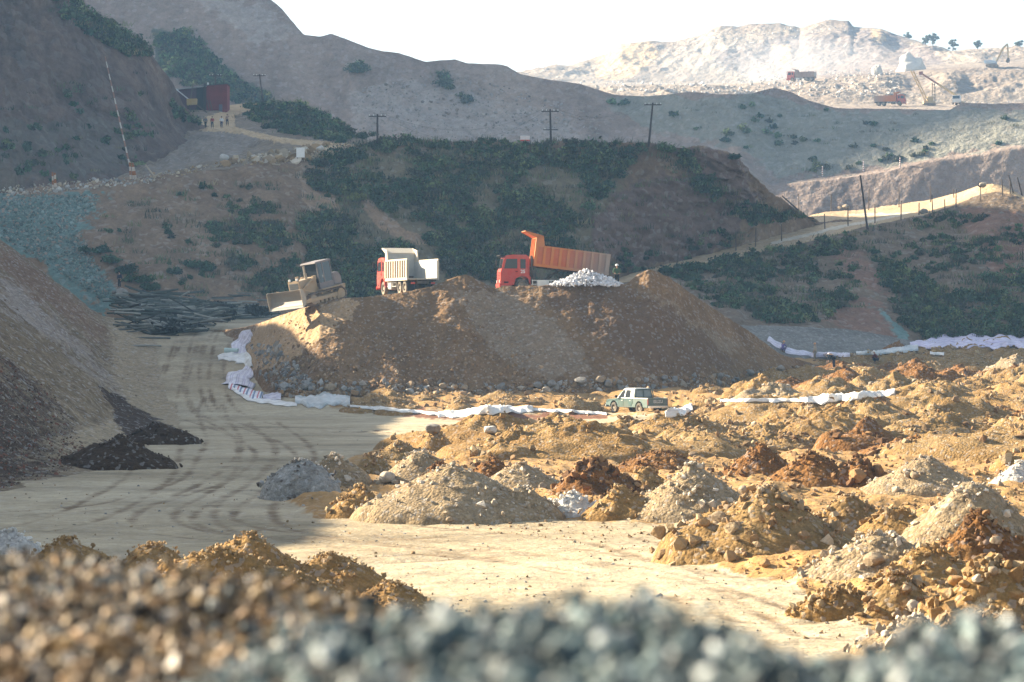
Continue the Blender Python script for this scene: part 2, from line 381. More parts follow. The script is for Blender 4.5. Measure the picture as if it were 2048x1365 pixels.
flat_l = [(400, 662, 254), (450, 661, 251), (492, 655.5, 245), (525, 646, 235), (560, 634, 226), (640, 606, 220), (680, 599, 219.5), (760, 594.5, 220), (800, 590, 220), (860, 585, 220), (930, 585, 220.5), (985, 584, 220.5), (1100, 584, 220.5), (1200, 583, 220.5), (1250, 583, 220.5), (1300, 582, 222.5), (1335, 583, 223), (1400, 606, 226), (1500, 666, 233), (1560, 709, 237), (1640, 732, 245), (1720, 730, 252)]
flat2 = [(u, v + (0.5 if 500 < u < 1350 else 0), d + 17) for u, v, d in flat_l]
lf = line(ufoot, us); lf[:, 2] = gz(lf[:, 0], lf[:, 1]) - 0.25
lc = line(crest_l, us, 1); lp = line(flat_l, us); lp2 = lp + np.array([0, 17, -0.3])
lb = lp2 + np.array([0, 13, 0]); lb[:, 2] = gz(lb[:, 0], lb[:, 1]) - 0.6
MD_PALE = [[(480, 670), (560, 625), (690, 590), (720, 610), (640, 680), (560, 740), (500, 740)]]
MD_GREY = [[(900, 590), (1000, 575), (1120, 640), (1200, 740), (1100, 770), (980, 700)], [(1250, 580), (1330, 600), (1500, 700), (1440, 720), (1330, 640)]]
MD_DARK = [[(1080, 580), (1260, 580), (1420, 660), (1480, 740), (1300, 760), (1220, 700)]]
M_mound = dirt('tipped_earth', [(0.19, 0.108, 0.052), (0.27, 0.16, 0.078), (0.34, 0.21, 0.108)], size=4.5, peb=0.17, pebamt=0.45, bump=0.7, stretch=(1, .5, .35),
               masks=[('pale', (0.38, 0.25, 0.135)), ('grey', (0.24, 0.17, 0.11)), ('dark', (0.15, 0.088, 0.048))])
def d_mound(p, t):
    gull = fbm(np.stack([p[..., 0], p[..., 1] * 0.15, p[..., 2] * 0.12], -1), 4.0, 4, 41)
    face = smooth(0.02, 0.2, t) * (1 - smooth(0.85, 1.0, t)) + 0.25
    return (0.3 * gull + 0.13 * fbm(p, 1.6, 3, 42)) * face * (t < 1.0) + 0.05 * fbm(p, 0.5, 3, 43) * (t < 1.3) + 0.05 * fbm(p, 0.8, 2, 44)
mound, moundA = loft('terrain_mound', [lf, lc, lp, lp2, lb], [170, 14, 24, 12], M_mound, disp=d_mound,
     attrs={'pale': lambda p, t: pmask(p, MD_PALE, 14, 2.5), 'grey': lambda p, t: 0.8 * pmask(p, MD_GREY, 25, 3), 'dark': lambda p, t: 0.8 * pmask(p, MD_DARK, 25, 3)},
     label='large flat topped mound of tipped brown earth in the middle', cat='mound')

# ---- brown hill with scrub behind the yard
us = np.linspace(-260, 1760, 1000)
h_foot = [(-260, 640, 281), (0, 640, 281), (250, 640, 283), (530, 640, 286), (700, 622, 296), (1000, 600, 305), (1200, 575, 316), (1260, 548, 323), (1400, 514, 331), (1550, 474, 341), (1640, 448, 350), (1760, 440, 362)]
h_mid = [(-260, 480, 296), (0, 490, 296), (250, 480, 299), (530, 455, 303), (700, 440, 312), (1000, 430, 319), (1200, 420, 324), (1300, 410, 328), (1400, 415, 332), (1550, 425, 343), (1640, 444, 352), (1760, 438, 366)]
h_crest = [(-260, 400, 308), (0, 388, 310), (60, 378, 310), (120, 374, 310), (200, 364, 311), (270, 357, 312), (330, 350, 313), (440, 333, 316), (520, 322, 318), (600, 318, 320), (640, 312, 322), (700, 292, 325), (740, 285, 326), (830, 281, 328), (900, 284, 329), (1000, 281, 330), (1060, 288, 330), (1130, 285, 331), (1220, 285, 331), (1300, 287, 331), (1380, 298, 331), (1430, 301, 331), (1465, 315, 332), (1500, 346, 336), (1540, 385, 340), (1600, 424, 347), (1640, 442, 354), (1760, 436, 370)]
lh0, lh1, lh2 = line(h_foot, us), line(h_mid, us), line(h_crest, us, 1)
lh0[:, 2] = np.minimum(lh0[:, 2], gz(lh0[:, 0], lh0[:, 1])) - 0.5
lh3 = lh2 + np.array([0, 12, -1.0]); lh4 = lh3 + np.array([0, 18, -7])
H_TEAL = [[(-300, 380), (0, 385), (120, 385), (200, 385), (190, 410), (150, 440), (165, 500), (215, 570), (235, 640), (150, 600), (60, 520), (-300, 520)]]
H_SLIDE = [[(720, 392), (740, 400), (800, 450), (850, 480), (870, 492), (820, 490), (760, 455), (725, 415)], [(600, 350), (660, 380), (700, 450), (640, 440), (600, 400)]]
H_ROCK = [[(1180, 430), (1290, 360), (1440, 330), (1520, 390), (1480, 470), (1400, 520), (1270, 540), (1180, 520)], [(1330, 290), (1460, 305), (1500, 350), (1440, 360)]]
H_DARK = [[(700, 300), (1000, 300), (1250, 320), (1200, 560), (1000, 600), (700, 600), (600, 480), (620, 360)]]
M_hill = dirt('hill_earth', [(0.21, 0.13, 0.08), (0.29, 0.19, 0.12), (0.36, 0.25, 0.165)], size=9, peb=0.5, pebamt=0.3, bump=0.8, stretch=(1, 0.6, 0.6),
              masks=[('dark', (0.17, 0.135, 0.085)), ('teal', (0.125, 0.185, 0.165)), ('rock', (0.16, 0.105, 0.085)), ('slide', (0.30, 0.20, 0.13))])
def d_hill(p, t):
    gull = fbm(np.stack([p[..., 0] + p[..., 2] * 0.35, p[..., 1] * 0.2, p[..., 2] * 0.15], -1), 9, 5, 51)
    rk = pmask(p, H_ROCK, 20)
    e = smooth(0.0, 0.15, t) * (1 - 0.5 * smooth(1.75, 2.0, t))
    st = fbm(np.stack([p[..., 0] * 0.6 + p[..., 2] * 1.6, p[..., 1], p[..., 2] * 0.5 - p[..., 0] * 0.3], -1), 3.0, 4, 53, ridged=True)
    return (1.1 * gull + 0.5 * fbm(p, 3, 4, 52) + rk * 0.9 * st) * e + 0.22 * fbm(p, 1.6, 4, 54)
hill, hillA = loft('hill', [lh0, lh1, lh2, lh3, lh4], [90, 90, 10, 8], M_hill, disp=d_hill,
     attrs={'teal': lambda p, t: pmask(p, H_TEAL, 45, 5), 'rock': lambda p, t: pmask(p, H_ROCK, 20, 5), 'slide': lambda p, t: pmask(p, H_SLIDE, 8, 4), 'dark': lambda p, t: 0.9 * pmask(p, H_DARK, 30, 8)},
     label='brown hill with dark scrub behind the mound', cat='hill')

# ---- hillside at the right, below the climbing road
us = np.linspace(1200, 2650, 760)
r_foot = [(1200, 640, 280), (1480, 648, 286), (1520, 655, 290), (1700, 668, 297), (1850, 684, 300), (2048, 690, 300), (2650, 705, 295)]
r_mid = [(1200, 570, 312), (1400, 570, 312), (1520, 560, 316), (1700, 545, 322), (1900, 530, 327), (2048, 530, 327), (2650, 560, 315)]
r_top = [(1200, 574, 315), (1260, 562, 316), (1400, 531, 324), (1550, 497, 332), (1650, 475, 337), (1720, 455, 342), (1800, 438, 347), (1860, 426, 350), (1920, 404, 352), (1955, 388, 352), (1990, 380, 352), (2020, 386, 351), (2048, 396, 350), (2200, 425, 346), (2650, 500, 335)]
lr0, lr1, lr2 = line(r_foot, us), line(r_mid, us), line(r_top, us)
lr0[:, 2] -= 0.5
rt2 = [(1200, 571, 319), (1260, 549, 323), (1400, 512, 332), (1550, 473, 342), (1650, 449, 352), (1720, 440, 362), (1800, 424, 372), (1860, 412, 376), (1920, 392, 365), (1960, 371, 356), (1985, 368, 355), (2005, 372, 355), (2048, 394, 354), (2200, 424, 350), (2650, 498, 342)]
rt3 = [(1200, 571, 326), (1260, 549, 330), (1400, 512, 339), (1550, 474, 350), (1590, 440, 372), (1650, 424, 384), (1720, 420, 392), (1800, 409, 396), (1860, 400, 396), (1920, 385, 380), (1960, 371, 362), (1985, 368, 360), (2005, 372, 360), (2048, 394, 360), (2200, 424, 356), (2650, 498, 348)]
lr3 = line(rt2, us); lr4 = line(rt3, us); lr5 = lr4 + np.array([0, 16, -7])
R_STK = [[(1540, 492), (1600, 478), (1690, 455), (1790, 436), (1830, 425), (1700, 428), (1690, 432), (1780, 432), (1680, 450), (1600, 470), (1540, 486)]]
R_LIT = [[(1560, 400), (1700, 405), (1900, 375), (1960, 360), (2012, 365), (2000, 380), (1950, 385), (1910, 405), (1850, 420), (1690, 430), (1600, 440)]]
R_TEAL = [[(1725, 605), (1750, 610), (1815, 665), (1820, 685), (1780, 680), (1740, 630)]]
R_RED = [[(1700, 590), (1760, 600), (1800, 680), (1720, 680), (1650, 640)], [(1650, 480), (1720, 500), (1800, 600), (1700, 560)], [(1900, 420), (2048, 420), (2100, 560), (1980, 540)]]
M_right = dirt('right_hill_earth', [(0.17, 0.125, 0.085), (0.24, 0.17, 0.115), (0.29, 0.21, 0.145)], size=8, peb=0.5, pebamt=0.3, bump=0.8, stretch=(1, 0.6, 0.6),
               masks=[('road', (0.45, 0.32, 0.19)), ('streak', (0.55, 0.47, 0.36)), ('teal', (0.15, 0.23, 0.21)), ('red', (0.22, 0.125, 0.085))])
def d_right(p, t):
    gull = fbm(np.stack([p[..., 0] - p[..., 2] * 0.8, p[..., 1] * 0.2, p[..., 2] * 0.15], -1), 7, 5, 61)
    e = smooth(0.0, 0.15, t) * (1 - 0.9 * smooth(1.7, 2.0, t))
    return (0.9 * gull + 0.4 * fbm(p, 2.5, 4, 62)) * e + 0.1 * fbm(p, 1.0, 3, 64)
rhill, rhillA = loft('hill_right', [lr0, lr1, lr2, lr3, lr4, lr5], [90, 80, 20, 26, 10], M_right, disp=d_right,
     attrs={'road': lambda p, t: ((t > 1.98) & (t < 4.4)).astype(np.float32), 'streak': lambda p, t: 0.8 * pmask(p, R_STK, 3, 6), 'teal': lambda p, t: pmask(p, R_TEAL, 6, 3), 'red': lambda p, t: 0.8 * pmask(p, R_RED, 20, 5)},
     label='dark scrubby hillside with a dirt road on its crest at right', cat='hill')

# ---- grey bank between mound and right hill
us = np.linspace(1380, 1960, 260)
b0 = line([(1380, 740, 262), (1540, 722, 272), (1640, 716, 276), (1760, 705, 282), (1850, 697, 286), (1960, 696, 290)], us)
b1 = line([(1380, 650, 282), (1500, 651, 283), (1600, 654, 285), (1700, 660, 288), (1780, 672, 290), (1850, 688, 291), (1960, 694, 292)], us)
b2 = b1 + np.array([0, 6, -0.5]); b0[:, 2] = gz(b0[:, 0], b0[:, 1]) - 0.2
M_bank = dirt('grey_bank_gravel', [(0.21, 0.19, 0.17), (0.27, 0.25, 0.225), (0.31, 0.285, 0.25)], size=5, peb=0.22, pebamt=0.4, bump=0.5, stretch=(1, 1, 4))
bank, bankA = loft('terrain_grey_bank', [b0, b1, b2], [40, 6], M_bank, disp=lambda p, t: 0.16 * fbm(p, 1.5, 4, 66) * smooth(0, .1, t),
     label='smooth grey gravel bank behind the mound at right', cat='bank')

# ---- big cliff at far left
us = np.linspace(-1500, 470, 760)
c_foot = [(-1500, 470, 283), (-700, 430, 308), (0, 402, 330), (120, 392, 340), (260, 374, 352), (330, 352, 358), (380, 335, 368), (430, 300, 395), (470, 290, 420)]
c_mid = [(-1500, -420, 304), (-700, -80, 332), (-300, 100, 345), (0, 180, 352), (120, 190, 360), (260, 215, 372), (320, 235, 385), (360, 255, 398), (400, 264, 412), (440, 285, 424), (470, 288, 428)]
c_crest = [(-1500, -1300, 365), (-900, -1150, 370), (-450, -760, 380), (-150, -360, 385), (0, -110, 385), (90, -30, 384), (140, 15, 384), (200, 48, 386), (240, 62, 388), (285, 88, 392), (305, 112, 394), (330, 152, 398), (345, 186, 402), (362, 220, 406), (385, 244, 412), (420, 270, 420), (470, 286, 430)]  # out of view at left the crest is raised to shade the brown hill
lk0, lk1, lk2 = line(c_foot, us), line(c_mid, us), line(c_crest, us, 1)
lk3 = lk2 + np.array([-6, 40, 3]); lk4 = lk3 + np.array([-10, 70, -25])
C_VEG = [[(120, -20), (200, 20), (280, 60), (310, 110), (250, 120), (180, 80), (120, 40)]]
C_DARK = [[(-300, 200), (60, 240), (200, 230), (280, 260), (250, 350), (60, 380), (-300, 400)]]
M_cliff = dirt('cliff_rock', [(0.13, 0.09, 0.08), (0.23, 0.15, 0.12), (0.34, 0.22, 0.165)], size=11, peb=1.2, pebamt=0.15, bump=1.4, mott=0.75, fine=0.7, stretch=(1, 0.6, 0.3),
               masks=[('dark', (0.15, 0.12, 0.10))])
def d_cliff(p, t):
    q = np.stack([p[..., 0] + p[..., 2] * 0.25, p[..., 1], p[..., 2] * 0.4], -1)
    r = fbm(q, 22, 6, 71, ridged=True, gain=0.55)
    e = smooth(0.0, 0.15, t) * (1 - 0.85 * smooth(1.85, 2.0, t))
    return (4.2 * r + 1.6 * fbm(p, 5, 4, 72, ridged=True) + 1.1 * fbm(q, 3.2, 5, 73, ridged=True)) * e * np.interp(p[..., 0], [-64, -52], [1, 0.22]) + 0.25 * fbm(p, 1.5, 3, 74)
cliff, cliffA = loft('mountain_cliff', [lk0, lk1, lk2, lk3, lk4], [100, 110, 8, 8], M_cliff, disp=d_cliff,
     attrs={'dark': lambda p, t: 0.7 * pmask(p, C_DARK, 40, 15)}, label='steep reddish brown rock cliff at upper left', cat='cliff')

# ---- bench with path, shed and walkers
us = np.linspace(180, 1250, 620)
e0 = line([(180, 420, 336), (300, 380, 338), (450, 350, 340), (600, 330, 342), (700, 308, 345), (1000, 305, 350), (1250, 310, 350)], us)
e1 = line([(180, 385, 345), (300, 350, 350), (450, 306, 355), (520, 296, 356), (600, 292, 358), (700, 296, 362), (1000, 303, 362), (1250, 308, 360)], us)
e2 = line([(180, 345, 395), (300, 290, 405), (350, 266, 410), (400, 259, 412), (460, 259, 414), (520, 268, 410), (600, 280, 400), (700, 297, 382), (1000, 304, 372), (1250, 309, 370)], us)
e3 = line([(180, 250, 440), (300, 225, 440), (380, 222, 440), (450, 212, 452), (500, 206, 458), (540, 210, 458), (580, 206, 452), (620, 216, 444), (660, 240, 432), (700, 266, 415), (760, 292, 398), (1000, 305, 385), (1250, 310, 380)], us)
e4 = e3 + np.array([0, 22, 0.5]); e5 = e4 + np.array([0, 30, -12])
B_GREY = [[(280, 350), (390, 265), (470, 262), (540, 270), (470, 310), (330, 350)]]
B_PATH = [[(385, 245), (440, 225), (455, 205), (500, 200), (535, 208), (470, 232), (470, 255), (560, 275), (720, 290), (720, 300), (560, 287), (480, 268), (400, 262)]]
M_bench = dirt('bench_earth', [(0.23, 0.165, 0.115), (0.31, 0.23, 0.16), (0.37, 0.28, 0.2)], size=8, peb=0.6, pebamt=0.3, bump=0.8,
               masks=[('grey', (0.24, 0.19, 0.15)), ('path', (0.50, 0.35, 0.20))])
def d_bench(p, t):
    e = smooth(0, 0.3, t) * (0.35 + 0.65 * ((t > 1) & (t < 1.85))) * (1 - 0.7 * smooth(2.7, 3, t))
    return e * (1.2 * fbm(np.stack([p[..., 0] + p[..., 2] * .8, p[..., 1] * .4, p[..., 2] * .3], -1), 6, 5, 81, ridged=True) * (1 - pmask(p, B_PATH, 4)) + 0.15 * fbm(p, 1.5, 3, 82))
bench, benchA = loft('terrain_bench', [e0, e1, e2, e3, e4, e5], [14, 50, 60, 10, 8], M_bench, disp=d_bench,
     attrs={'grey': lambda p, t: pmask(p, B_GREY, 10), 'path': lambda p, t: pmask(p, B_PATH, 3, 4)}, label='rocky bench with a winding path below the red shed', cat='terrain')

# ---- long back mountain
us = np.linspace(-1400, 2700, 1500)
def slope_d(v, v0, d0, deg):
    z0 = (660 - v0) / F * d0; k = math.tan(math.radians(deg))
    return (k * d0 - z0) / (k - (660 - v) / F)
m_crest = [(-1400, -1250, 640), (-500, -860, 640), (-200, -540, 640), (0, -330, 640), (200, -190, 640), (400, -60, 632), (500, -25, 628), (540, -2, 624), (560, 14, 622), (580, 38, 622), (608, 70, 624), (640, 74, 628), (662, 68, 630), (700, 82, 632), (735, 96, 634), (765, 103, 634), (800, 107, 634), (850, 124, 632), (880, 121, 632), (910, 119, 632), (935, 127, 632), (960, 128, 632), (1003, 130, 632), (1015, 133, 632), (1040, 149, 630), (1100, 160, 626), (1160, 168, 622), (1200, 181, 618), (1230, 190, 612), (1280, 193, 606), (1330, 190, 602), (1380, 184, 600), (1440, 189, 600), (1500, 188, 600), (1530, 180, 600), (1550, 176, 600), (1580, 184, 600), (1620, 203, 602), (1670, 213, 606), (1750, 214, 612), (1900, 217, 616), (1925, 206, 614), (1980, 208, 612), (2048, 207, 610), (2700, 190, 610)]  # unseen left end heightened to cast shade along the mountain face
m_mid = [(-1400, 0, 560), (-500, 40, 560), (0, 80, 560), (300, 100, 556), (500, 150, 556), (700, 215, 560), (1000, 240, 562), (1250, 262, 560), (1480, 300, 552), (1540, 372, 520), (1700, 350, 530), (1850, 322, 540), (2048, 292, 548), (2700, 270, 550)]
m_mid2 = [(-1400, 20, 560), (-500, 56, 552), (0, 95, 552), (300, 115, 548), (500, 165, 548), (700, 228, 552), (1000, 252, 554), (1250, 280, 552), (1480, 330, 540), (1540, 378, 512), (1700, 357, 518), (1850, 329, 526), (2048, 299, 535), (2700, 278, 540)]
m_foot = [(-1400, 330, 490), (-500, 330, 490), (0, 340, 490), (700, 355, 492), (1000, 360, 498), (1300, 400, 495), (1540, 450, 470), (2048, 470, 465), (2700, 470, 460)]
D0 = lambda u: np.interp(u, [0, 1300, 1500, 2700], [540, 540, 525, 515])
FV = lambda u: np.interp(u, [0, 700, 1300, 1540, 2700], [345, 355, 400, 450, 470])
m_foot = [(u, v, D0(u)) for u, v, d in m_foot]
vm = lambda u, v: v if u < 1500 else 352
m_mid2 = [(u, v, slope_d(vm(u, v), FV(u), D0(u), 46)) for u, v, d in m_mid2]
m_mid = [(u, v, slope_d(vm(u, v - 6), FV(u), D0(u), 46) + np.interp(u, [1400, 1540], [0.3, 5])) for u, v, d in m_mid]
m_crest = [(u, v + (4 if 1660 < u < 1910 else 0), slope_d(v, FV(u), D0(u), 46) + np.interp(u, [1400, 1540], [0.6, 10])) for u, v, d in m_crest]
lm0, lm1, lm2, lm3 = line(m_foot, us), line(m_mid2, us), line(m_mid, us), line(m_crest, us, 1)
lm4 = lm3 + np.array([0, 20, -1.5]); lm5 = lm4 + np.array([0, 40, -14])
M_VEG = [[(300, 60), (380, 70), (440, 130), (520, 190), (560, 220), (480, 210), (400, 160), (320, 150)]]
M_RUB = [[(700, 180), (860, 160), (1000, 200), (1150, 240), (1180, 290), (900, 290), (700, 260)], [(380, 0), (540, 0), (600, 70), (520, 80), (430, 40)]]
M_GRN = [[(1180, 195), (1500, 190), (1700, 220), (2048, 220), (2800, 210), (2800, 320), (2048, 290), (1560, 365), (1480, 300), (1300, 260)]]
M_mtn = dirt('mountain_earth', [(0.25, 0.185, 0.16), (0.35, 0.265, 0.22), (0.43, 0.335, 0.275)], size=24, peb=0.8, pebamt=0.25, bump=1.0, stretch=(1, 0.5, 0.35),
             masks=[('veg', (0.10, 0.11, 0.085)), ('rub', (0.32, 0.27, 0.24)), ('grn', (0.22, 0.21, 0.175))])
def d_mtn(p, t):
    k = np.interp(p[..., 0], [-10, 45], [0.5, -0.6])
    gull = fbm(np.stack([p[..., 0] + p[..., 2] * k, p[..., 1] * 0.3, p[..., 2] * 0.3], -1), 22, 6, 91, ridged=True)
    e = smooth(0, 0.1, t) * (1 - 0.85 * smooth(2.6, 3.0, t))
    return (0.6 * gull + 0.3 * fbm(p, 7, 5, 92)) * e + 0.1 * fbm(p, 2.2, 4, 93)
mtn, mtnA = loft('mountain', [lm0, lm1, lm2, lm3, lm4, lm5], [70, 6, 120, 8, 6], M_mtn, disp=d_mtn,
     attrs={'veg': lambda p, t: pmask(p, M_VEG, 14, 12), 'rub': lambda p, t: 0.7 * pmask(p, M_RUB, 30, 14), 'grn': lambda p, t: 0.85 * pmask(p, M_GRN, 20, 14)},
     label='long hazy grey brown mountainside behind the hills', cat='mountain')

# ---- pale quarry far right
us = np.linspace(880, 2750, 820)
q0 = line([(880, 228, 690), (1700, 226, 690), (2750, 222, 690)], us)
q1 = line([(880, 200, 800), (1300, 206, 800), (1700, 209, 800), (1900, 209, 800), (2048, 205, 800), (2750, 198, 800)], us)
q2 = line([(880, 172, 905), (1100, 176, 900), (1250, 176, 890), (1400, 172, 880), (1600, 165, 868), (1650, 156, 860), (1720, 150, 850), (1850, 142, 842), (1950, 136, 840), (2048, 133, 840), (2750, 130, 840)], us)
q3 = line([(880, 158, 1060), (1050, 160, 1060), (1150, 163, 1060), (1300, 166, 1055), (1500, 166, 1040), (1620, 152, 1010), (1750, 140, 985), (1850, 130, 960), (1950, 127, 950), (2048, 122, 950), (2750, 118, 950)], us)
q4 = line([(880, 152, 1100), (1030, 152, 1100), (1080, 140, 1100), (1112, 128, 1105), (1135, 133, 1105), (1180, 120, 1105), (1215, 106, 1105), (1240, 88, 1105), (1300, 82, 1105), (1350, 84, 1105), (1400, 70, 1105), (1440, 52, 1105), (1475, 54, 1105), (1500, 48, 1105), (1560, 47, 1105), (1600, 56, 1105), (1630, 46, 1100), (1660, 39, 1100), (1698, 42, 1100), (1706, 54, 1098), (1760, 58, 1090), (1800, 72, 1080), (1840, 84, 1065), (1870, 97, 1045), (1900, 103, 1025), (1940, 100, 1010), (2048, 98, 1005), (2750, 90, 1005)], us, 1)
q5 = q4 + np.array([0, 30, -2]); q6 = q5 + np.array([0, 60, -25])
Q_BR = [[(1420, 100), (1560, 70), (1760, 60), (1880, 100), (1900, 130), (1700, 160), (1560, 160), (1450, 150)]]
Q_ORG = [[(1200, 90), (1300, 88), (1320, 110), (1260, 160), (1190, 158)], [(1540, 95), (1585, 90), (1575, 135), (1555, 138)], [(1740, 60), (1770, 65), (1770, 88), (1745, 80)]]
M_quarry = dirt('quarry_rock', [(0.27, 0.205, 0.165), (0.37, 0.295, 0.235), (0.46, 0.375, 0.295)], size=26, peb=1.6, pebamt=0.3, bump=0.8, stretch=(1, 0.5, 0.5),
                masks=[('br', (0.19, 0.15, 0.135)), ('org', (0.44, 0.31, 0.19))])
def d_q(p, t):
    gull = fbm(np.stack([p[..., 0] - p[..., 2] * .4, p[..., 1] * 0.3, p[..., 2] * 0.5], -1), 28, 6, 101, ridged=True)
    face = ((t > 1) & (t < 2)) * np.sin(np.pi * np.clip(t - 1, 0, 1)) + ((t > 3) & (t < 4)) * np.sin(np.pi * np.clip(t - 3, 0, 1)) ** 0.6
    return (2.6 * gull + 1.3 * fbm(p, 9, 5, 102)) * face + 0.35 * fbm(p, 5, 5, 103)
quarry, quarryA = loft('hill_quarry', [q0, q1, q2, q3, q4, q5, q6], [14, 70, 20, 110, 6, 6], M_quarry, disp=d_q,
     attrs={'br': lambda p, t: 0.8 * pmask(p, Q_BR, 18, 20), 'org': lambda p, t: pmask(p, Q_ORG, 10, 12)}, label='pale terraced quarry hill in bright haze at upper right', cat='quarry')
# ------------------------------------------------------------------ ray casts onto the terrain
bpy.context.view_layer.update()
DG = bpy.context.evaluated_depsgraph_get()
CV = Vector(CAM)
def hit(u, v):
    d = Vector(P(u, v, 1.0)) - CV
    ok, p, n, i, o, m = S.ray_cast(DG, CV, d.normalized())
    return (np.array(p), np.array(n), o) if ok else (None, None, None)
def drop(x, y, z=60.0):
    ok, p, n, i, o, m = S.ray_cast(DG, Vector((x, y, z)), Vector((0, 0, -1)))
    return p.z if ok else float(gz(x, y))
def sample_poly(poly, n):
    a = np.array(poly, float); lo, hi = a.min(0), a.max(0); out = []
    while len(out) < n:
        q = rng.uniform(lo, hi, (n * 3, 2)); q = q[inpoly(q[:, 0], q[:, 1], poly)]; out += list(q)
    return np.array(out[:n])

# ------------------------------------------------------------------ stones
def ico_variants(n, npts, seed):
    """angular broken stones: hulls of a few random points"""
    out = []; r = np.random.default_rng(seed)
    for k in range(n):
        p = r.normal(size=(npts, 3)); p /= np.linalg.norm(p, axis=1)[:, None]; p *= r.uniform(.75, 1.1, (npts, 1)) * r.uniform(0.6, 1.15, 3)
        bm = bmesh.new(); vs = [bm.verts.new(q) for q in p]; res = bmesh.ops.convex_hull(bm, input=vs)
        bmesh.ops.delete(bm, geom=[g for g in res['geom_interior'] if isinstance(g, bmesh.types.BMVert)], context='VERTS')
        bmesh.ops.triangulate(bm, faces=bm.faces); bm.verts.index_update(); bmesh.ops.recalc_face_normals(bm, faces=bm.faces)
        V = np.array([v.co[:] for v in bm.verts]); Fc = np.array([[v.index for v in f.verts] for f in bm.faces]); bm.free(); out.append((V, Fc))
    return out
ICO1 = ico_variants(14, 14, 1); ICO2 = ico_variants(10, 22, 2)
def rots(n):
    q = rng.normal(size=(n, 4)); q /= np.linalg.norm(q, axis=1)[:, None]; w, x, y, z = q.T
    return np.stack([np.stack([1 - 2 * (y * y + z * z), 2 * (x * y - z * w), 2 * (x * z + y * w)], -1),
                     np.stack([2 * (x * y + z * w), 1 - 2 * (x * x + z * z), 2 * (y * z - x * w)], -1),
                     np.stack([2 * (x * z - y * w), 2 * (y * z + x * w), 1 - 2 * (x * x + y * y)], -1)], 1)
def stones_np(pts, sizes, cols, variants=ICO1, sink=0.35):
    pts = np.asarray(pts); n = len(pts); R = rots(n); vs, fs, cs = [], [], []; base = 0
    kind = rng.integers(0, len(variants), n)
    for k, (V, Fc) in enumerate(variants):
        i = np.where(kind == k)[0]
        if not len(i): continue
        X = np.einsum('nij,vj->nvi', R[i], V) * np.asarray(sizes)[i][:, None, None]
        X = X + pts[i][:, None, :]; X[..., 2] += (np.asarray(sizes)[i] * (0.5 - sink))[:, None]
        vs.append(X.reshape(-1, 3)); m = len(V)
        fs.append((Fc[None] + (np.arange(len(i)) * m)[:, None, None] + base).reshape(-1, 3)); base += len(i) * m
        cs.append(np.repeat(np.asarray(cols)[i], m, 0))
    return np.concatenate(vs), np.concatenate(fs), np.concatenate(cs)
def pick(pal, n, var=0.25):
    pal = np.array(pal); c = pal[rng.integers(0, len(pal), n)]
    return np.clip(c * rng.uniform(1 - var, 1 + var, (n, 1)), 0, 0.9)
M_stone = attrmat('loose_stone', rough=0.9, bump=0.5, bsize=0.08, var=0.5)
ST_BROWN = [(0.33, 0.23, 0.125), (0.40, 0.29, 0.17), (0.26, 0.165, 0.08), (0.31, 0.2, 0.10), (0.45, 0.36, 0.25)]
ST_GREY = [(0.30, 0.29, 0.27), (0.4, 0.38, 0.35), (0.22, 0.21, 0.2), (0.34, 0.29, 0.23)]
ST_PALE = [(0.46, 0.38, 0.28), (0.38, 0.30, 0.21), (0.54, 0.47, 0.38)]
def stuff_stones(name, poly, n, smin, smax, pal, only=None, grow=None, label=None):
    pts, sz = [], []
    for u, v in sample_poly(poly, n):
        p, nn, o = hit(u, v)
        if p is None or (only and o not in only): continue
        s = smin * (smax / smin) ** (rng.random() ** 2.2)
        if grow: s *= grow(u, v)
        pts.append(p); sz.append(s)
    V, Fc, c = stones_np(pts, np.array(sz), pick(pal, len(pts)))
    o = mesh_np(name, V, Fc, M_stone, False, {'col': c}); tag(o, label, None, None, 'stuff'); return o
MOUND_POLY = [(470, 690), (560, 630), (700, 600), (930, 552), (1250, 572), (1300, 545), (1400, 605), (1620, 738), (1400, 765), (1000, 780), (560, 785)]
ST_SOIL = [(0.26, 0.16, 0.08), (0.32, 0.205, 0.11), (0.22, 0.13, 0.065), (0.36, 0.26, 0.165), (0.29, 0.185, 0.095)]
stuff_stones('mound_rubble', [(500, 680), (640, 610), (760, 595), (930, 560), (1000, 590), (1040, 700), (1150, 780), (560, 785)], 1500, 0.04, 0.18, ST_SOIL, [mound], lambda u, v: 0.7 + 0.8 * smooth(600, 770, v), 'loose stones on the left face of the mound')
stuff_stones('mound_rubble', MOUND_POLY, 600, 0.035, 0.12, ST_SOIL, [mound], lambda u, v: 0.7 + 0.8 * smooth(600, 770, v), 'small stones scattered over the whole mound')
stuff_stones('mound_rubble', [(500, 690), (560, 690), (640, 780), (560, 790), (520, 750)], 420, 0.06, 0.36, ST_GREY, [mound], None, 'grey rubble at the shaded left foot of the mound')
stuff_stones('mound_rubble', [(540, 762), (1000, 768), (1400, 752), (1640, 730), (1660, 745), (1400, 775), (1000, 790), (700, 794), (560, 798)], 1100, 0.06, 0.42, ST_SOIL + ST_GREY, None, None, 'rubble along the foot of the mound')
stuff_stones('slope_rubble', [(-20, 690), (110, 790), (190, 930), (-20, 985)], 2200, 0.03, 0.11, [(0.10, 0.065, 0.045), (0.16, 0.11, 0.08), (0.22, 0.18, 0.14), (0.2, 0.09, 0.06)], [slope], None, 'dark rubble low on the spoil slope')
stuff_stones('slope_rubble', [(-20, 480), (230, 660), (330, 850), (180, 940), (-20, 990)], 700, 0.03, 0.10, [(0.3, 0.23, 0.16), (0.22, 0.15, 0.1), (0.34, 0.3, 0.25)], [slope], None, 'small stones strewn over the spoil slope')
